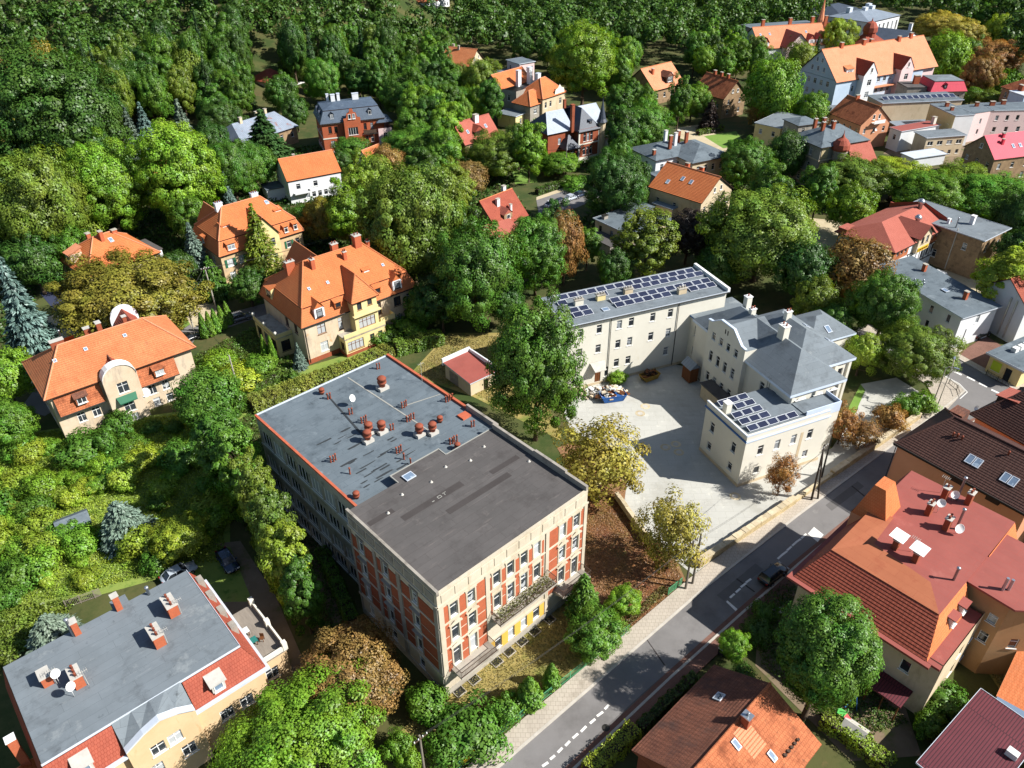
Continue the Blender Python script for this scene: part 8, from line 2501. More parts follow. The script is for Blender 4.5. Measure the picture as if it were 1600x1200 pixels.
cover('lawn_grass', 'sparse dry grass behind the grey flat roof', [(-17.0, 110.9), (-11.8, 123.5), (0.1, 123.3), (7.0, 97.0), (-0.0, 99.6), (-6.4, 105.0)], 12000, .2, (.24, .2, .07), 6, 'leaves_dry', .12)
cover('garden_growth', 'dark garden undergrowth left of the tree row', [(-46.2, 93.1), (-41.5, 101.2), (-35.0, 91.4), (-23.0, 68.3), (-17.9, 56.6), (-19.1, 54.9), (-29.0, 66.3), (-38.8, 77.7)], 16000, .3, (.08, .15, .025), 7, hmax=.5)
cover('garden_growth', 'green garden plants between the villas', [(-51.9, 101.4), (-57.0, 116.7), (-46.6, 130.1), (-36.2, 110.3), (-23.1, 119.3), (-20.6, 118.2), (-41.5, 101.2), (-46.7, 97.9)], 18000, .32, (.11, .19, .028), 8, hmax=.6)
cover('garden_growth', 'leafy undergrowth in the garden of the red roofed house', [(27.5, 60.6), (34.1, 64.9), (37.2, 52.6), (40.6, 45.7), (33.9, 43.7), (27.3, 52.7)], 9000, .26, (.07, .125, .022), 9, hmax=.4)
cover('garden_growth', 'weeds along the green fence', [(9.1, 55.4), (18.2, 64.1), (18.8, 63.1), (11.8, 56.7)], 3500, .2, (.18, .17, .05), 10, hmax=.3)
cover('garden_growth', 'undergrowth at the lower left corner', [(-65.9, 60.8), (-52.4, 63.1), (-55.5, 55.4), (-58.6, 50.5)], 6000, .34, (.15, .22, .03), 12, hmax=.7)
cover('verge_grass', 'yellowed grass in the yard at the right edge', [(51.4, 52.8), (60.1, 59.7), (63.7, 55.6), (56.5, 48.0), (52.1, 50.0)], 6000, .2, (.22, .2, .08), 13, 'leaves_dry', .15)
cover('ground_ivy', 'mixed green undergrowth beneath the garden trees', [(-98.5, 117.5), (-50.6, 146.1), (-24.5, 151.5), (13.5, 144.7), (27.6, 150.3), (70.2, 143.4), (75.4, 127.6), (83.6, 180.4), (76.8, 229.4), (19.9, 231.2), (-76.6, 234.4), (-145.7, 199.6)], 60000, .8, (.05, .11, .018), 14, hmax=.9, holes=[[(6.0, 213.8), (27.7, 206.6), (27.8, 192.5), (16.6, 176.2), (5.8, 176.5), (-0.3, 200.1)], [(52.9, 256.0), (84.4, 223.4), (79.5, 207.5), (50.9, 233.2)], [(70.6, 178.7), (84.5, 178.3), (72.6, 146.2), (63.8, 152.5)], [(8.8, 157.0), (49.5, 156.0), (68.1, 127.7), (55.3, 99.5), (8.2, 100.4)], [(-67.9, 138.2), (-56.7, 139.3), (-53.0, 126.6), (-60.3, 123.3)], [(-19.5, 129.5), (1.4, 129.1), (8.6, 90.7), (-17.3, 108.0)], [(-101.6, 150.2), (-91.2, 148.5), (-83.9, 130.9), (-89.0, 126.2)]])

NB = ['the orange hipped villa', 'the twin villa', 'the white house', 'the brick mansion', 'the rusty roofed villa', 'the steep orange garden house', 'the narrow orange roof', 'the forest inn', 'the cream gable house', 'the square tower house', 'the orange hipped mansion', 'the small cream annex', 'the dull red roof', 'the slate brick villa', 'the red tiled cottage', 'the pinkish red annex', 'the flat roofed workshop', 'the blue grey hipped roof', 'the sandstone gable house', 'the dormered house', 'the brownish gable house', 'the mansard villa', 'the gabled villa', 'the solar panel wing']
for x, y, r, h, c, w in [
(-9.3, 133.1, 3.2, 13.0, 'bright', 15),
(-2.2, 135.7, 4.2, 12.8, 'mid', 15),
(-103.6, 141.9, 3.5, 17.5, 'dark', 0),
(-10.0, 147.7, 4.1, 15.6, 'dark', 15),
(9.5, 150.9, 3.4, 15.0, 'dark', 15),
(-35.1, 158.3, 4.5, 17.4, 'bright', 1),
(-13.0, 156.7, 4.3, 13.2, 'mid', 14),
(56.8, 157.1, 4.7, 15.5, 'dark', 18),
(-111.5, 162.7, 3.8, 13.5, 'dark', 6),
(-102.4, 166.2, 3.3, 17.1, 'olive', 6),
(-16.7, 163.1, 3.6, 16.7, 'dark', 14),
(-117.3, 174.7, 3.4, 16.5, 'dark', 6),
(-110.8, 173.1, 4.1, 11.5, 'dark', 6),
(-103.0, 174.4, 3.6, 11.3, 'mid', 6),
(-96.9, 174.2, 3.9, 15.5, 'mid', 6),
(-14.9, 169.2, 4.5, 11.6, 'olive', 14),
(58.9, 170.2, 4.2, 15.5, 'mid', 18),
(71.6, 173.3, 3.7, 14.9, 'mid', 18),
(-128.6, 182.1, 4.6, 14.6, 'fresh', 6),
(-124.1, 177.4, 4.6, 12.4, 'fresh', 6),
(-92.8, 178.8, 3.6, 13.5, 'dark', 6),
(-79.9, 181.8, 4.3, 11.9, 'dark', 6),
(-23.6, 177.9, 3.2, 11.5, 'dark', 14),
(-12.7, 177.0, 4.3, 14.4, 'olive', 14),
(29.4, 181.7, 4.3, 13.3, 'dark', 18),
(60.8, 179.3, 3.5, 12.9, 'mid', 18),
(-130.2, 189.2, 4.5, 16.7, 'olive', 6),
(-120.9, 186.5, 4.1, 16.7, 'mid', 6),
(-96.4, 185.1, 4.7, 17.4, 'fresh', 6),
(-33.8, 184.7, 4.2, 12.3, 'mid', 2),
(-21.0, 185.4, 4.6, 15.8, 'dark', 5),
(-137.4, 196.8, 4.6, 11.9, 'mid', 6),
(-124.4, 193.2, 4.3, 12.3, 'mid', 6),
(-74.5, 194.2, 3.5, 17.9, 'dark', 6),
(-17.0, 193.5, 4.6, 16.5, 'fresh', 5),
(-130.3, 204.7, 4.1, 14.2, 'mid', 6),
(-67.8, 201.9, 4.7, 11.6, 'dark', 2),
(-18.7, 202.8, 4.2, 16.5, 'mid', 5),
(5.1, 202.2, 4.2, 16.2, 'bright', 13),
(29.1, 202.2, 3.3, 11.8, 'fresh', 13),
(-81.6, 213.3, 4.7, 13.9, 'dark', 4),
(2.5, 211.0, 4.6, 12.8, 'mid', 13),
(30.7, 211.6, 4.4, 17.5, 'dark', 13),
(-27.4, 221.1, 4.1, 14.8, 'mid', 12),
(-29.7, 227.2, 3.7, 11.3, 'bright', 12),
(-22.3, 227.7, 4.7, 16.5, 'dark', 12),
(-18.2, 223.4, 4.3, 16.2, 'bright', 12),
(-118.7, 235.3, 4.8, 14.9, 'mid', 4),
(-28.0, 234.8, 4.8, 17.9, 'bright', 12),
(40.2, 234.7, 3.2, 12.9, 'dark', 13),
(-89.9, 243.6, 4.6, 16.5, 'mid', 4),
(-22.5, 243.7, 3.5, 14.1, 'bright', 12),
(-14.3, 244.2, 3.5, 11.4, 'bright', 11),
(33.3, 243.0, 3.9, 15.2, 'mid', 10),
(41.8, 243.6, 3.9, 11.8, 'bright', 20),
(51.8, 242.5, 3.4, 17.7, 'mid', 20),
(-94.0, 248.0, 3.3, 11.2, 'mid', 4),
(-31.8, 250.3, 4.7, 15.4, 'mid', 3),
(-18.4, 247.0, 4.1, 15.7, 'mid', 11),
(-10.1, 248.5, 3.4, 13.6, 'bright', 11),
(-5.6, 247.1, 3.8, 16.1, 'mid', 11),
(43.0, 249.0, 3.3, 12.8, 'mid', 19),
(-86.4, 256.7, 3.6, 16.5, 'mid', 4),
(-30.2, 258.1, 3.5, 17.2, 'mid', 11),
(84.1, 255.3, 4.1, 14.9, 'mid', 20),
(-92.4, 263.1, 4.2, 15.5, 'mid', 7),
(-86.9, 265.9, 3.3, 17.4, 'mid', 7),
(-30.8, 264.6, 4.2, 16.2, 'mid', 11),
(-24.4, 264.8, 4.1, 12.6, 'mid', 11),
(40.2, 262.9, 4.2, 11.4, 'mid', 19),
(-75.2, 270.9, 3.5, 13.0, 'fresh', 7),
(-44.3, 274.6, 3.7, 16.5, 'mid', 8),
(-33.4, 272.8, 4.2, 15.5, 'dark', 8),
(-25.3, 273.0, 3.9, 16.5, 'dark', 9),
(-20.0, 274.6, 4.7, 16.2, 'mid', 9),
(-38.5, 283.5, 3.5, 12.8, 'fresh', 8),
(-32.7, 278.7, 3.8, 15.3, 'dark', 8),
(-25.9, 279.2, 4.7, 11.3, 'mid', 8),
(-17.5, 283.2, 3.5, 12.7, 'olive', 9),
(38.8, 282.1, 3.9, 14.7, 'mid', 19),
(-53.0, 286.7, 4.6, 12.9, 'olive', 7),
(-37.1, 290.0, 4.4, 11.6, 'mid', 8),
(-30.0, 287.6, 3.8, 12.7, 'dark', 8),
(87.8, 286.3, 3.3, 16.5, 'mid', 20),
(-58.8, 294.4, 3.7, 13.9, 'dark', 7),
(-49.1, 295.6, 4.1, 11.3, 'mid', 8),
(-42.8, 295.0, 3.4, 16.4, 'mid', 8),
(-35.1, 298.3, 4.7, 12.4, 'dark', 8),
(-31.2, 293.9, 3.9, 13.3, 'bright', 8),
(-23.7, 295.1, 3.2, 17.2, 'mid', 8),
(24.6, 295.8, 3.2, 12.2, 'fresh', 9),
(41.4, 296.0, 3.6, 17.6, 'bright', 19),
(78.7, 296.5, 3.5, 14.4, 'fresh', 19),
(90.4, 294.4, 3.8, 15.4, 'fresh', 20),
(-49.6, 303.0, 3.5, 17.5, 'mid', 8),
(-44.6, 302.8, 3.5, 11.6, 'bright', 8),
(-37.0, 305.7, 4.7, 11.0, 'mid', 8),
(-26.0, 303.2, 4.6, 11.6, 'mid', 8),
(28.3, 305.9, 4.2, 12.0, 'mid', 9),
(36.3, 307.0, 3.4, 17.9, 'fresh', 19),
(41.8, 302.8, 4.7, 17.1, 'mid', 19),
(73.2, 306.0, 4.7, 12.4, 'bright', 19),
(84.6, 303.1, 4.4, 15.7, 'mid', 19),
(92.5, 307.3, 3.9, 16.5, 'olive', 19),
(-38.0, 312.1, 4.5, 17.0, 'mid', 8),
(-29.5, 313.7, 4.4, 16.5, 'bright', 8),
(28.7, 313.1, 4.6, 12.3, 'bright', 9),
(45.0, 314.0, 4.8, 13.4, 'mid', 19),
(70.5, 312.3, 4.2, 17.0, 'mid', 19),
(76.8, 311.7, 3.8, 15.9, 'dark', 19),
(86.8, 314.5, 3.7, 14.1, 'bright', 19),
(-45.9, 317.7, 4.5, 14.2, 'dark', 8),
(-40.3, 322.1, 4.3, 13.4, 'mid', 8),
(-24.4, 320.6, 4.5, 17.0, 'mid', 8),
(15.2, 320.8, 3.9, 15.7, 'mid', 8),
(25.7, 318.0, 3.4, 17.3, 'dark', 9),
(33.6, 318.4, 4.4, 16.6, 'mid', 9),
(38.1, 322.7, 4.3, 12.9, 'mid', 9),
(48.0, 321.2, 3.8, 12.6, 'fresh', 19),
(80.2, 317.5, 4.5, 12.3, 'olive', 19),
(87.1, 322.4, 3.6, 14.3, 'bright', 19),
(94.7, 322.8, 3.3, 11.3, 'mid', 19),
(-40.8, 327.2, 3.4, 14.2, 'mid', 8),
(-29.5, 330.4, 4.4, 14.8, 'dark', 8),
(-22.2, 329.5, 3.2, 15.2, 'mid', 8),
(5.4, 326.6, 4.0, 16.3, 'dark', 8),
(20.4, 330.0, 4.3, 17.3, 'dark', 8),
(27.1, 328.2, 3.4, 15.1, 'olive', 9),
(35.4, 329.6, 3.8, 14.2, 'olive', 9),
(48.9, 329.9, 3.4, 16.5, 'dark', 19),
(75.4, 325.6, 4.6, 14.7, 'bright', 19),
(79.3, 329.1, 3.6, 17.7, 'fresh', 19),
(90.0, 327.5, 3.2, 16.3, 'mid', 19)]:
    plant('tall' if h > 14 else 'broad', x, y, r, h, tint(LC[c]), {'mid': 'mid green', 'dark': 'dark green', 'fresh': 'fresh green', 'olive': 'olive green', 'bright': 'bright green'}[c] + ' garden tree near ' + NB[w], terrain(x, y), group='garden trees near ' + NB[w])
CW = {'mid': 'mid green', 'dark': 'dark green', 'fresh': 'fresh green', 'olive': 'olive green', 'chest': 'olive brown', 'gold': 'golden', 'needle': 'dark'}
for k, x, y, r, h, c, w in [
('tall', -112.7, 221.1, 4.2, 21.6, 'dark', 'the rusty roofed villa'),
('autumn', -135.9, 216.7, 5.6, 20.7, 'gold', 'the narrow orange roof'),
('broad', -148.1, 214.3, 5.0, 19.2, 'mid', 'the narrow orange roof'),
('tall', -138.5, 221.3, 4.0, 18.8, 'fresh', 'the narrow orange roof'),
('broad', -146.5, 222.2, 4.0, 18.4, 'dark', 'the narrow orange roof'),
('broad', -141.0, 228.7, 5.6, 18.4, 'mid', 'the narrow orange roof'),
('autumn', -151.5, 224.3, 4.9, 17.5, 'olive', 'the narrow orange roof'),
('spruce', -94.4, 254.3, 3.2, 21.8, 'needle', 'the rusty roofed villa'),
('broad', -122.7, 243.2, 5.4, 15.7, 'dark', 'the rusty roofed villa'),
('broad', -149.8, 229.5, 5.3, 19.0, 'mid', 'the narrow orange roof'),
('broad', -121.6, 249.7, 4.3, 19.6, 'olive', 'the rusty roofed villa'),
('broad', -112.7, 255.1, 5.1, 17.9, 'mid', 'the forest inn'),
('broad', -156.4, 234.6, 5.1, 19.8, 'mid', 'the narrow orange roof'),
('tall', -151.0, 239.3, 4.7, 18.1, 'mid', 'the rusty roofed villa'),
('broad', -123.8, 255.9, 4.6, 20.2, 'dark', 'the forest inn'),
('broad', -107.0, 263.7, 4.7, 16.2, 'olive', 'the forest inn'),
('tall', -122.0, 258.2, 5.1, 17.4, 'dark', 'the forest inn'),
('broad', -99.3, 268.1, 4.7, 17.0, 'dark', 'the forest inn'),
('tall', -143.5, 249.8, 4.7, 21.3, 'dark', 'the forest inn'),
('autumn', -157.1, 243.0, 5.3, 17.7, 'gold', 'the rusty roofed villa'),
('spruce', -89.7, 275.5, 2.8, 17.0, 'needle', 'the forest inn'),
('tall', -118.9, 265.5, 5.1, 17.7, 'dark', 'the forest inn'),
('broad', -143.0, 253.7, 5.6, 19.6, 'fresh', 'the forest inn'),
('tall', -135.4, 258.9, 4.5, 20.7, 'dark', 'the forest inn'),
('broad', -95.4, 276.8, 5.3, 18.5, 'mid', 'the forest inn'),
('autumn', -151.4, 250.3, 4.8, 18.4, 'olive', 'the forest inn'),
('broad', -124.2, 265.2, 5.3, 18.3, 'mid', 'the forest inn'),
('tall', -113.7, 270.7, 3.9, 18.1, 'fresh', 'the forest inn'),
('autumn', -108.1, 275.8, 5.5, 16.7, 'olive', 'the forest inn'),
('spruce', -133.5, 265.2, 2.5, 23.0, 'needle', 'the forest inn'),
('broad', -151.5, 256.0, 5.5, 21.0, 'dark', 'the forest inn'),
('broad', -162.2, 249.4, 4.2, 19.7, 'mid', 'the forest inn'),
('spruce', -69.4, 290.4, 3.2, 23.7, 'needle', 'the forest inn'),
('broad', -168.2, 245.9, 5.6, 15.7, 'mid', 'the forest inn'),
('broad', -142.2, 263.4, 5.1, 21.5, 'dark', 'the forest inn'),
('broad', -107.0, 280.4, 5.1, 21.8, 'mid', 'the forest inn'),
('tall', -120.4, 275.4, 4.4, 18.6, 'dark', 'the forest inn'),
('tall', -98.7, 285.3, 4.6, 18.6, 'dark', 'the forest inn'),
('broad', -128.5, 273.5, 4.9, 20.7, 'olive', 'the forest inn'),
('broad', -94.0, 288.2, 4.3, 20.2, 'dark', 'the forest inn'),
('broad', -111.5, 283.0, 4.3, 18.5, 'olive', 'the forest inn'),
('broad', -117.5, 281.9, 5.7, 21.2, 'fresh', 'the forest inn'),
('broad', -77.3, 296.5, 5.0, 21.9, 'dark', 'the forest inn'),
('spruce', -140.0, 272.9, 2.5, 23.8, 'needle', 'the forest inn'),
('autumn', -150.2, 268.1, 4.8, 21.8, 'gold', 'the forest inn'),
('broad', -64.4, 302.1, 5.0, 17.3, 'dark', 'the forest inn'),
('broad', -100.3, 293.5, 5.7, 18.8, 'fresh', 'the forest inn'),
('tall', -147.6, 272.2, 5.4, 16.8, 'olive', 'the forest inn'),
('broad', -131.3, 280.5, 4.4, 15.8, 'mid', 'the forest inn'),
('broad', -119.9, 288.9, 5.3, 22.0, 'dark', 'the forest inn'),
('spruce', -108.4, 293.8, 2.5, 24.0, 'needle', 'the forest inn'),
('tall', -158.9, 268.2, 5.1, 15.6, 'mid', 'the forest inn'),
('broad', -44.9, 309.2, 5.1, 21.9, 'dark', 'the cream gable house'),
('tall', -139.4, 279.5, 4.3, 17.6, 'olive', 'the forest inn'),
('broad', -64.2, 306.7, 4.7, 19.0, 'fresh', 'the forest inn'),
('broad', -155.2, 272.7, 4.8, 21.4, 'mid', 'the forest inn'),
('broad', -105.8, 295.8, 5.0, 17.5, 'mid', 'the forest inn'),
('tall', -128.4, 287.6, 4.7, 15.9, 'dark', 'the forest inn'),
('spruce', -54.8, 310.7, 3.5, 18.8, 'needle', 'the forest inn'),
('tall', -101.6, 301.5, 4.4, 19.6, 'mid', 'the forest inn'),
('broad', -144.9, 283.2, 5.7, 18.2, 'mid', 'the forest inn'),
('broad', -113.6, 297.7, 5.3, 15.3, 'mid', 'the forest inn'),
('spruce', -177.7, 263.7, 3.5, 19.0, 'needle', 'the forest inn'),
('tall', -59.8, 314.2, 4.0, 18.4, 'mid', 'the forest inn'),
('broad', -133.2, 291.2, 5.6, 18.0, 'olive', 'the forest inn'),
('broad', -99.8, 306.6, 5.2, 20.2, 'dark', 'the forest inn'),
('broad', -126.5, 295.7, 4.2, 16.7, 'mid', 'the forest inn'),
('broad', -51.7, 317.6, 5.0, 18.3, 'olive', 'the cream gable house'),
('tall', -166.8, 277.1, 4.5, 16.3, 'mid', 'the forest inn'),
('tall', -79.1, 314.8, 5.5, 15.6, 'mid', 'the forest inn')]:
    lab = CW[c] + (' spruce' if k == 'spruce' else ' tree') + ' of the hillside forest above ' + w
    plant(k, x, y, r, h, tint(LC[c]), lab, terrain(x, y), group='hillside forest trees above ' + w)
# the farthest trees read as one mass: a single object
rng = np.random.default_rng(77)
PP, NN = [], []
for q in '-71 316;-155 286;-162 282;-141 294;-93 313;-176 274;-103 311;-113 308;-53 322;-136 298;-89 318;-152 292;-169 282;-67 324;55 325;-124 307;-101 316;-140 302;-161 290;-132 305;-87 322;-14 332;-61 328;-149 298;-110 316;11 333;-76 327;-57 330;-93 324;-182 283;-155 299;-68 331;-118 318;-4 338;-169 293;37 336;4 338;-142 308;-11 338;-176 289;-101 325;-73 332;-51 335;46 335;-148 307;14 339;58 334;-85 331;-113 323;39 338;188 285;69 334;-116 323;48 338;-131 318;-138 314;21 342;-184 291;-128 321;-169 301;27 343;-156 309;-40 343;-91 336;-98 334;52 342;-63 342;-48 344;67 340;-78 340;22 347;-53 344;61 342;-175 301;90 336;-163 309;-138 321;-145 318;-155 313;-89 339;-73 343;12 348;32 347;-43 347;81 339;-108 335;190 293;7 350;-38 349;-122 331;-53 348;48 348;84 340;-194 293;-120 332;-14 351;-145 322;56 347;-185 301;-6 352;189 298;-181 304;-173 309;-68 348;-95 343;-61 350;-165 314;70 348;41 352;196 296;-9 355;-134 332;-152 324;-195 299;-122 338;32 355;79 348;-81 350;-108 343;66 351;-115 341;-16 357;-139 333;38 357;-2 358;-85 352;18 358;-28 358;-193 304;-162 323;-33 359;23 359;-171 319;96 348;-52 358;9 360;50 357;-98 351;-107 348;-58 359;-180 316;-87 355;-129 342;90 352;-78 357;-67 359;73 356;17 364;-168 325;11 364;-176 321;-22 364;194 309;64 359;-18 365;58 360;-191 313;-52 363;-109 352;-151 336;-2 366;-159 332;36 364;-147 338;203 305;-60 364;-93 358;52 364;-138 344;-201 310;-7 368;43 366;85 359;-135 346;-121 352;93 357;197 313;58 366;26 369;-127 351;-110 357;-165 335;106 356;-67 368;-153 342;-172 333;12 372;97 360;-197 319;25 372;76 366;-119 357;-78 368;69 367;-182 330;-186 327;-0 375;-124 357;40 373;193 323;-3 376;-53 375;-194 325;-11 377;-146 350;83 368;18 376;-200 322;-171 339;92 366;-153 348;55 374;-50 377;-138 357;-64 377;-167 344;209 317;199 323;102 366;-70 377;11 380;47 377;-193 331;65 377;77 374;-6 382;-13 382;-17 382;-163 349;85 374;67 377;6 384;207 323;27 383;-170 348;107 369;96 373;-144 361;-184 342;-55 385;23 386;-204 331;49 384;201 332;41 386;78 380;-208 330;2 388;71 383;57 386;-51 389;65 385;-158 360;105 376;-193 343;-179 351;114 374;49 388;122 372;-153 364;17 391;-20 392;92 381;-187 348;-168 359;5 394;-9 394;131 372;65 388;22 394;-207 338;-41 394;109 380;-202 342;100 382;72 389;210 335;54 392;31 394;38 394;-197 347;113 380;-30 397;-6 397;218 333;-202 347;-177 360;207 341;-184 358;92 389;-23 399;-50 399;18 400;80 392;-213 341;136 377;27 399;8 400;49 398;210 343;45 400;121 384;4 402;-14 403;34 402;-23 405;128 384;98 393;60 400;-14 405;-5 406;220 342;-195 360;40 405;-213 350;2 407;28 406;105 394;47 406;78 401;69 402;51 406;17 408;10 408;215 349;87 401;123 392;102 398;69 405;76 405;-212 358;-201 365;94 402;225 347;109 400;60 411;-217 358;131 395;36 415;-211 363;13 417;129 397;-23 418;-27 418;24 417;-15 419;30 417;-6 419;116 403;3 419;101 407;95 408;79 413;59 416;44 418;87 411;220 359;133 399;-10 422;62 417;115 407;145 398;-18 424;-29 424;43 422;76 417;21 425;51 422;233 357;58 422;15 426;99 415;91 416;9 426;229 360;221 365;121 409;63 422;-2 428;130 408;34 426;-27 430;-16 431;141 406;114 415;109 416;84 423;76 425;25 432;88 423;122 415;199 384;234 365;227 369;20 434;-5 436;9 435;0 436;70 431;208 384;222 377;34 436;-19 439;42 436;108 424;100 426;49 436;230 373;137 417;78 432;130 420;147 415;60 436;120 423;-7 442;20 441;39 439;225 380;31 440;123 425;4 444;83 436;-16 445;211 390;9 444;48 442;97 434;236 377;52 443;203 397;136 425;153 419;103 435;70 442;233 382;-17 449;140 425;21 448;108 435;7 449;63 445;186 409;119 433;88 440;12 450;-13 452;33 450;209 400;-2 452;79 444;61 449;109 439;194 409;147 428;39 451;55 450;248 380;187 414;144 431;228 392;50 452;243 384;96 445;102 443;137 435;183 417;4 457;234 393;15 457;220 400;79 451;204 410;39 457;153 432;122 442;72 453;244 388;178 423;32 458;2 460;129 441;47 457;90 451;98 449;229 399;216 407;23 460;65 456;59 457;137 440;221 405;-8 464;239 397;162 434;190 423;72 458;201 418;184 426;104 454;115 451;124 449;2 467;154 440;49 464;250 394;132 447;11 467;145 444;97 457;21 467;42 466;80 462;180 433;244 401;56 466;172 437;230 409;91 461;30 469;220 415;199 426;218 417;251 398;69 466;34 470;189 431;1 473;86 464;78 466;114 458;172 439;27 473;241 407;91 465;165 445;137 453;196 431;131 456;110 462;104 464;34 475;122 460;179 441;218 423;108 465;149 454;211 428;55 475;201 434;141 457;20 479;239 414;155 453;234 418;224 423;43 478;249 410;22 481;73 476;65 477;189 442;77 475;163 453;174 449;125 465;41 480;232 422;152 458;32 481;118 468;252 411;249 414;64 480;199 441;160 457;48 483;132 468;87 479;204 441;221 433;96 477;80 480;103 476;58 484;169 457;69 483;180 453;87 481;143 467;242 426;26 490;266 411;177 457;235 431;118 477;192 452;258 418;42 490;151 468;115 479;31 492;183 457;219 441;131 476;67 489;104 483;230 436;112 481;201 451;100 485;251 425;136 476;208 450;229 439;192 457;147 474;258 424;90 489;266 419;163 470;171 467;59 495;151 474;52 495;123 483;241 437;216 450;197 459;101 490;74 495;237 441;176 469;256 430;139 482;164 474;114 489;270 423;244 439;168 474;260 431;130 487;186 468;208 459;227 452;145 485;192 469;180 474;94 500;254 440;200 467;274 427;125 493;99 499;157 485;162 483;271 432;235 453;186 476;228 458;208 468;196 475;243 453;133 498;218 467;183 482;206 473;266 442;276 436;175 486;249 452;235 461;193 481;166 492;255 452;249 456;274 441;243 460;201 480;216 474;226 470;280 440;233 468;178 491;266 452;257 458;207 483;229 473;192 490;222 478;242 468;185 494;275 450;200 489;213 485;282 448;250 466;268 458;245 472;212 489;237 478;263 464;276 459;225 487;256 473;230 487;291 454;218 494;282 460;239 485;262 475;272 469;250 482;278 467;241 491;275 475;248 490;263 482;288 469;279 475;295 468;274 484;291 476;259 494;296 478;305 481;301 485;300 490'.split(';'):
    x, y = (float(v) for v in q.split())
    r, h = rng.uniform(3.9, 5.8), rng.uniform(15, 22)
    nc = 16
    c = unit(rng, nc)
    c[:, 2] = np.abs(c[:, 2]) * 1.15 - .2
    n = nc * 28
    u = unit(rng, n)
    u[:, 2] = np.abs(u[:, 2]) * 1.2 - .2
    d = np.repeat(c * rng.uniform(.6, .9, (nc, 1)), 28, axis=0) * np.array([r, r, h * .5]) + u * rng.uniform(.6, 1, (n, 1)) * r * .42
    PP.append(np.array([x, y, terrain(x, y) + h * .5]) + d)
    q = u + .5 * unit(rng, n) + np.repeat(c, 28, axis=0) * .4
    NN.append(q / np.linalg.norm(q, axis=1, keepdims=True))
far = obj('distant_forest', cards('distant_forest', np.concatenate(PP), np.concatenate(NN), 1.1, 'leaves', rng, .75))
far.color = (.058, .125, .019, 1)
far['kind'] = 'stuff'
tag(far, 'distant forest closing the view along the top', 'forest')

# ------------------------------------------------------------------ walls, fences, poles, wires
def stone_wall(label, pts, w, h, name='stone_wall'):
    t = thing(name, label, 'wall', pts[0][0], pts[0][1])
    o = Vector(pts[0])
    rr = random.Random(int(abs(pts[0][0]) * 10))
    for a, b_ in zip(pts, pts[1:]):
        a, b_ = Vector(a) - o, Vector(b_) - o
        d = (b_ - a)
        L = d.length
        d.normalize()
        n_ = Vector((-d.y, d.x)) * w / 2
        MB().prism([tuple(a - n_), tuple(b_ - n_), tuple(b_ + n_), tuple(a + n_)], -.2, h).build('wall_body', 'stone_wall', t)
        u = 0.0
        while u < L - .3:
            s = min(rr.uniform(.75, 1.3), L - u)
            p, q = a + d * (u + .015), a + d * (u + s - .015)
            e = n_ * (1.0 + rr.uniform(.1, .25))
            MB().prism([tuple(p - e), tuple(q - e), tuple(q + e), tuple(p + e)], h - .002, h + rr.uniform(.14, .24)).build('coping_stone', 'coping_stone', t)
            u += s
    return t


stone_wall('sandstone wall with rough coping between the yard and the road', [(23.1, 67.0), (30.5, 72.4), (38.6, 78.3)], .65, 1.1)
stone_wall('sandstone wall with rough coping beyond the wooden poles', [(45.5, 83.5), (53.4, 89.3), (63.8, 97.0)], .65, 1.1)
stone_wall('grey retaining wall between the leaf covered slope and the yard', [(14.3, 79.7), (17.4, 71.2)], .45, 1.0, 'retaining_wall')
stone_wall('low dark wall closing the yard behind the wooden poles', [(38.6, 78.3), (45.5, 83.5)], .4, .7, 'yard_wall')
fence('green metal bar fence along the pavement of the brick house', [(-5.8, 41.2), (-0.4, 45.9), (6.0, 51.3), (13.3, 57.5)], 1.25, 'fence_green', 2.4, 15)
fence('short green fence piece beside the twin wooden poles', [(18.6, 62.6), (20.6, 64.3)], 1.3, 'fence_green', 1.6, 12)
fence('blue painted fence at the inner corner of the school yard', [(24.5, 112.3), (28.2, 114.7)], 1.6, 'blue_paint', 1.6, 10)
fence('old wooden board fence behind the grey flat roofed house', [(-53.7, 61.6), (-50.9, 63.1), (-50.3, 63.5)], 1.3, 'wood_grey', 1.8, 9, name='board_fence')
fence('dark railing round the junction corner', [(73.0, 106.4), (73.4, 104.5), (72.8, 102.4)], 1.0, 'dark_metal', 1.6, 4)
fence('dark railing in front of the corner shop', [(80.5, 108.9), (81.4, 107.0), (82.5, 105.1)], 1.0, 'dark_metal', 1.8, 4)
b = obj('yellow_board', MB().box(-.75, .75, -.03, .03, 0, .85).mesh('yellow_board', 'sign_yellow'), None, (-4.6, 42.1, .5), math.radians(42))
tag(b, 'yellow notice board hung on the green fence', 'sign')
b = thing('advert_board', 'lime yellow advertising board standing by the white house', 'sign', 78.5, 115.0, 70)
MB().box(-.7, .7, -.05, .05, 1.6, 2.9).build('board', 'sign_lime', b)
MB().tube([(0, .08, 0), (0, .08, 5.4)], .07, 8).build('post', 'dark_metal', b)
utility_pole('left of the twin wooden poles beside the golden tree', 20.9, 63.5, 8.6, 42, 'pole_wood', (.3, .2), True)
utility_pole('right of the twin wooden poles beside the golden tree, with hanging lamp', 21.9, 64.3, 8.6, 42, 'pole_wood', (.1, .1), False)
utility_pole('dark braced wooden pole in front of the school', 41.2, 78.8, 9.6, 42, 'bark_dark', (.1, .4), True, strut=(.9, -.5))
utility_pole('slim pole behind the braced pole in front of the school', 44.2, 83.6, 7.0, 42, 'dark_metal', (0, .2), False)
utility_pole('concrete pole with cables beside the huge chestnut', -58.3, 135.1, 9.0, 30, 'pole_concrete', (-.2, 0), True)
utility_pole('thin concrete pole behind the gabled villa', -59.7, 126.3, 7.5, 30, 'pole_concrete', (-.2, 0), False)
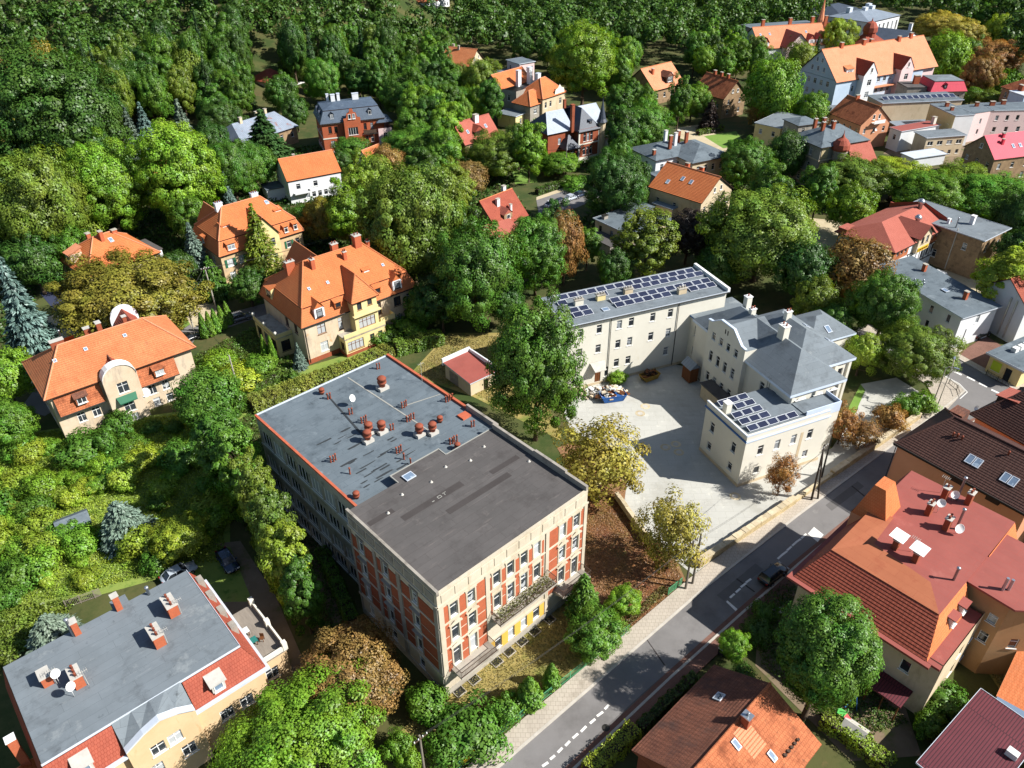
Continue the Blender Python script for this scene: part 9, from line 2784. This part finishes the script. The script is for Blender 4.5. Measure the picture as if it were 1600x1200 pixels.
utility_pole('grey pole in the garden above the grey flat roof', -45.2, 105.2, 8.0, 30, 'pole_concrete', (-.1, 0), False)
utility_pole('pole at the bottom edge in front of the brick house', -8.8, 40.1, 8.0, 42, 'pole_wood', (0, 0), True)
utility_pole('distant pole beside the hillside street', 15.2, 205.9, 8.0, 30, 'pole_wood', (0, 0), False)
street_lamp('tall lamp post at the road junction behind the stone wall', 66.3, 98.5, 9.0, -40)
street_lamp('second lamp post at the road junction', 67.7, 99.3, 9.0, 60)
WA, WB, WC = (20.9, 63.5), (-8.8, 40.1), (41.2, 78.8)
for q in (-.6, 0, .6):
    wire('overhead wire along the road in front of the brick house', (WA[0] + q * .7, WA[1] + q * .7, 8.3), (WB[0] + q * .7, WB[1] + q * .7, 7.8), 1.0, .011, group='road wires by the brick house')
    wire('overhead wire along the road in front of the school', (WA[0] + q * .7, WA[1] + q * .7, 8.3), (WC[0] + q * .7, WC[1] + q * .7, 9.3), .9, .011, group='road wires by the school')
PA, PB, PC = (-58.3, 135.1), (-59.7, 126.3), (-45.2, 105.2)
for q in (-.5, .5):
    wire('cable from the concrete pole to the thin pole', (PA[0] + q, PA[1], 8.7), (PB[0] + q * .4, PB[1], 7.3), .5, .03, 'cables at the concrete pole')
    wire('cable from the concrete pole over the twin villa', (PA[0] + q, PA[1], 8.7), (PA[0] + 22, PA[1] + 12 + q, 9.5), .6, .03, 'cables over the twin villa')
    wire('cable from the concrete pole into the chestnut', (PA[0] + q, PA[1], 8.7), (PA[0] - 18, PA[1] - 4 + q, 8.0), .6, .03, 'cables into the chestnut')
wire('cable from the thin pole across the garden', (PB[0], PB[1], 7.3), (PC[0], PC[1], 7.8), .7, .03)
PD = (15.2, 205.9)
wire('far cable above the hillside gardens', (PD[0], PD[1], 7.8), (PD[0] - 24, PD[1] + 2, 7.5), .7, .04)

# ------------------------------------------------------------------ vehicles
car('black estate car parked in the bay on the road', 32, 65.2, 37.94, 'car_black', .02, True)
car('dark blue car parked on the drive under the trees', -36.31, 68.37, -51.52, 'car_navy', .01)
car('silver blue car behind the grey flat roofed house', -41.81, 66.43, 41.53, 'car_silver', .01)
car('white car in the yard behind the white house', 88.74, 143.43, -58.8, 'car_white', .012, True)
car('blue car right of the white house with orange roof', -43.1, 197.43, 76.35, 'car_blue')
car('dark car in the street behind the gabled villa', -59.35, 122.87, 49, 'car_black', .02)
car('dark grey car under the trees beside the twin villa', -52.08, 130.22, 34.59, 'car_grey', .02)
car('white car parked on the hillside street', 10.5, 185.63, 41.35, 'car_white', .02)
car('left black car parked on the hillside street', 12.93, 187.25, 38.88, 'car_black', .02)
car('silver car parked on the hillside street', 15.6, 189.75, 41.31, 'car_silver', .02)
car('right black car parked on the hillside street', 18.05, 191.86, 41.3, 'car_navy', .02)
car('white car on the lane below the brownish gable house', 62.97, 247.12, 40.78, 'car_white', .014)
car('silver car beside the far sandy yard', 104.17, 286.42, 38.82, 'car_silver')
car('black car beside the white house wall near the junction', 85.6, 121.32, 28.38, 'car_black', .14)
car('dark car behind the brown house at the right', 106.59, 155.92, 38.83, 'car_black')
car('dark blue car at the right edge below the red roof', 59.3, 58.41, 37.87, 'car_navy', .01)

# ------------------------------------------------------------------ yard and garden objects
def skip_box(label, x, y, deg, mat, L=3.6, W=1.8, H=1.2):
    t = thing('waste_skip', label, 'skip', x, y, deg)
    m = MB()
    lo = [(-L / 2 + .5, -W / 2 + .1, .1), (L / 2 - .5, -W / 2 + .1, .1), (L / 2 - .5, W / 2 - .1, .1), (-L / 2 + .5, W / 2 - .1, .1)]
    hi = [(-L / 2, -W / 2, H), (L / 2, -W / 2, H), (L / 2, W / 2, H), (-L / 2, W / 2, H)]
    for i in range(4):
        j = (i + 1) % 4
        m.poly([lo[i], lo[j], hi[j], hi[i]])
    m.poly(lo[::-1]).poly([(p[0] * .97, p[1] * .97, H * .7) for p in hi])
    m.build('container', mat, t)
    r = MB()
    for i in range(4):
        r.tube([hi[i], hi[(i + 1) % 4]], .05, 5)
    r.build('rim', mat, t)
    return t


def rubble(label, x, y, deg, n, L, W, h, z, mats, seed):
    t = thing('rubble_heap', label, 'rubble', x, y, deg, z)
    rr = random.Random(seed)
    for mt in mats:
        m = MB()
        for k in range(n):
            s = len(m.v)
            a, b_, c = rr.uniform(.12, .55), rr.uniform(.1, .4), rr.uniform(.02, .16)
            m.box(-a, a, -b_, b_, -c, c)
            px, py = rr.gauss(0, L / 4), rr.gauss(0, W / 4)
            pz = h * max(0, 1 - (2 * px / L) ** 2 - (2 * py / W) ** 2) * rr.uniform(.4, 1) + .1
            m.xf(s, Matrix.Translation((px, py, pz)) @ Matrix.Rotation(rr.uniform(0, 6), 4, 'Z') @ Matrix.Rotation(rr.uniform(-.6, .6), 4, 'X') @ Matrix.Rotation(rr.uniform(-.5, .5), 4, 'Y'))
        o = m.build('debris', mt, t)
        o['kind'] = 'stuff'
    return t


skip_box('blue skip heaped with rubble in the school yard', 16.4, 103.0, 12, 'skip_blue', 4.2, 2.0)
rubble('pale rubble and boards heaped on the blue skip', 16.3, 103.7, 12, 26, 4.6, 2.6, 1.2, .7, ('rubble', 'cloth_white', 'wood_brown'), 3)
rubble('boards and broken plaster piled beside the blue skip', 13.3, 104.5, 20, 22, 5.0, 3.0, .9, .0, ('rubble', 'cloth_white', 'wood_grey'), 5)
skip_box('ochre open trailer in the corner of the school yard', 23.3, 108.8, 30, 'skip_yellow', 3.4, 1.7, 1.0)
rubble('dark scrap lying in the ochre trailer', 23.3, 109.2, 30, 14, 2.8, 1.4, .6, .7, ('wood_dark', 'wood_brown'), 7)
for (x, y), l in zip([(21.5, 101.0), (20.4, 99.1), (24.7, 91.3), (24.8, 89.4), (23.0, 90.6), (30.9, 79.8), (24.3, 68.9)], ('manhole cover in the yard shadow near the rubble', 'second manhole cover near the rubble', 'manhole cover in the middle of the yard shadow', 'manhole cover at the shadow edge of the yard', 'small drain in the yard shadow', 'manhole cover below the school corner', 'drain beside the stone wall')):
    o = MB().lathe([(.8, 0), (.8, .012), (.5, .013)], 0, 0, 16).build('manhole_cover', 'coping_stone')
    o.location = (x, y, .014)
    tag(o, l, 'manhole', 'manhole covers in the school yard')
    MB().lathe([(.42, 0), (.42, .018)], 0, 0, 14).build('lid', 'vent_grey', o)
for (x, y), l in zip([(9.3, 45.5), (11.5, 55.6)], ('round manhole cover in the road', 'square gully beside the green fence')):
    o = MB().lathe([(.42, 0), (.42, .01), (.3, .011)], 0, 0, 14).build('manhole_cover', 'dark_metal')
    o.location = (x, y, .03)
    tag(o, l, 'manhole')
b = thing('garden_shed', 'dark low garden shed in the meadow above the blue grey spruce', 'shed', -58.3, 74.4, 35)
walls(b, rect(-1.8, 1.8, -1.4, 1.4), 0, 1.9, 'wood_dark')
roof_hip(b, -1.8, 1.8, -1.4, 1.4, 1.9, .8, 'bitumen_slate', .25, 0, 'x', 0)
b = thing('play_shed', 'small cream play hut beside the sunlit hedge', 'shed', 34.2, 44.3, -45)
walls(b, rect(-1.0, 1.0, -.8, .8), 0, 1.3, 'plaster_cream')
roof_hip(b, -1.0, 1.0, -.8, .8, 1.3, .6, 'vent_grey', .2, 0, 'x', 0)
b = thing('garden_slide', 'red and green garden slide near the cream play hut', 'slide', 35.3, 43.6, 40)
MB().poly([(-.3, 0, .2), (.3, 0, .2), (.3, 2.6, 1.7), (-.3, 2.6, 1.7)]).box(-.36, -.3, 0, 2.6, .2, .35).build('chute', 'slide_red', b)
MB().box(-.4, .4, 2.6, 3.4, 1.62, 1.72).build('platform', 'slide_green', b)
for x in (-.36, .36):
    for y in (2.65, 3.35):
        MB().tube([(x, y, 0), (x, y, 2.3)], .05, 6).build('leg', 'slide_green', b)
MB().tube([(.36, 3.0, 2.25), (2.6, 3.0, 2.25)], .05, 6).tube([(2.6, 3.0, 2.25), (2.6, 2.4, 0)], .05, 6).build('swing_beam', 'blue_paint', b)
b = thing('garden_bench', 'metal garden seat among shrubs left of the dense round tree', 'bench', 30.6, 59.4, 20)
MB().box(-.8, .8, -.25, .25, .42, .48).build('seat', 'vent_grey', b)
MB().box(-.8, .8, .22, .27, .48, .95).build('backrest', 'vent_grey', b)
for x in (-.7, .7):
    for y in (-.2, .2):
        MB().box(x - .03, x + .03, y - .03, y + .03, 0, .42).build('leg', 'dark_metal', b)
TX, TY = -27.8, 52.0
for dx, dy, mt, l in ((0, 0, 'cloth_green', 'green covered table on the roof terrace'), (-1.2, 1.2, 'cloth_white', 'white covered table on the roof terrace')):
    b = thing('terrace_table', l, 'table', TX + dx, TY + dy, 40, 5.4)
    MB().box(-.6, .6, -.4, .4, .68, .74).box(-.62, -.6, -.42, .42, .35, .74).box(.6, .62, -.42, .42, .35, .74).build('cloth', mt, b)
    for x in (-.5, .5):
        for y in (-.3, .3):
            MB().box(x - .03, x + .03, y - .03, y + .03, 0, .68).build('leg', 'wood_brown', b)
for k, (dx, dy) in enumerate(((.9, .6), (-.6, -.8), (-2.2, 1.6))):
    b = thing('terrace_chair', ('wooden chair right of the green covered table', 'wooden chair in front of the green covered table', 'wooden chair beside the white covered table')[k], 'chair', TX + dx, TY + dy, 70 * k, 5.4)
    MB().box(-.22, .22, -.22, .22, .42, .47).build('seat', 'wood_brown', b)
    MB().box(-.22, .22, .18, .22, .47, .95).build('backrest', 'wood_brown', b)
    for x in (-.19, .19):
        for y in (-.19, .19):
            MB().box(x - .025, x + .025, y - .025, y + .025, 0, .42).build('leg', 'wood_brown', b)
for (x, y), mt, l in zip([(134.9, 204.8), (135.6, 202.9), (134.6, 206.9)], ('cloth_magenta', 'cloth_white', 'cloth_magenta'), ('magenta parasol by the pinkish red metal roof', 'white parasol by the pinkish red metal roof', 'second magenta parasol farther left')):
    b = thing('parasol', l, 'parasol', x, y)
    MB().tube([(0, 0, 0), (0, 0, 2.5)], .04, 6).build('pole', 'wood_brown', b)
    MB().lathe([(1.6, 2.1), (.8, 2.45), (.03, 2.75)], 0, 0, 8).build('canopy', mt, b)
b = thing('waste_bin', 'black bin beside the small bright tree', 'bin', 23.2, 54.2, 40)
MB().box(-.3, .3, -.35, .35, .1, 1.0).build('container', 'rubber', b)
MB().box(-.33, .33, -.4, .38, 1.0, 1.08).build('lid', 'white_paint', b)
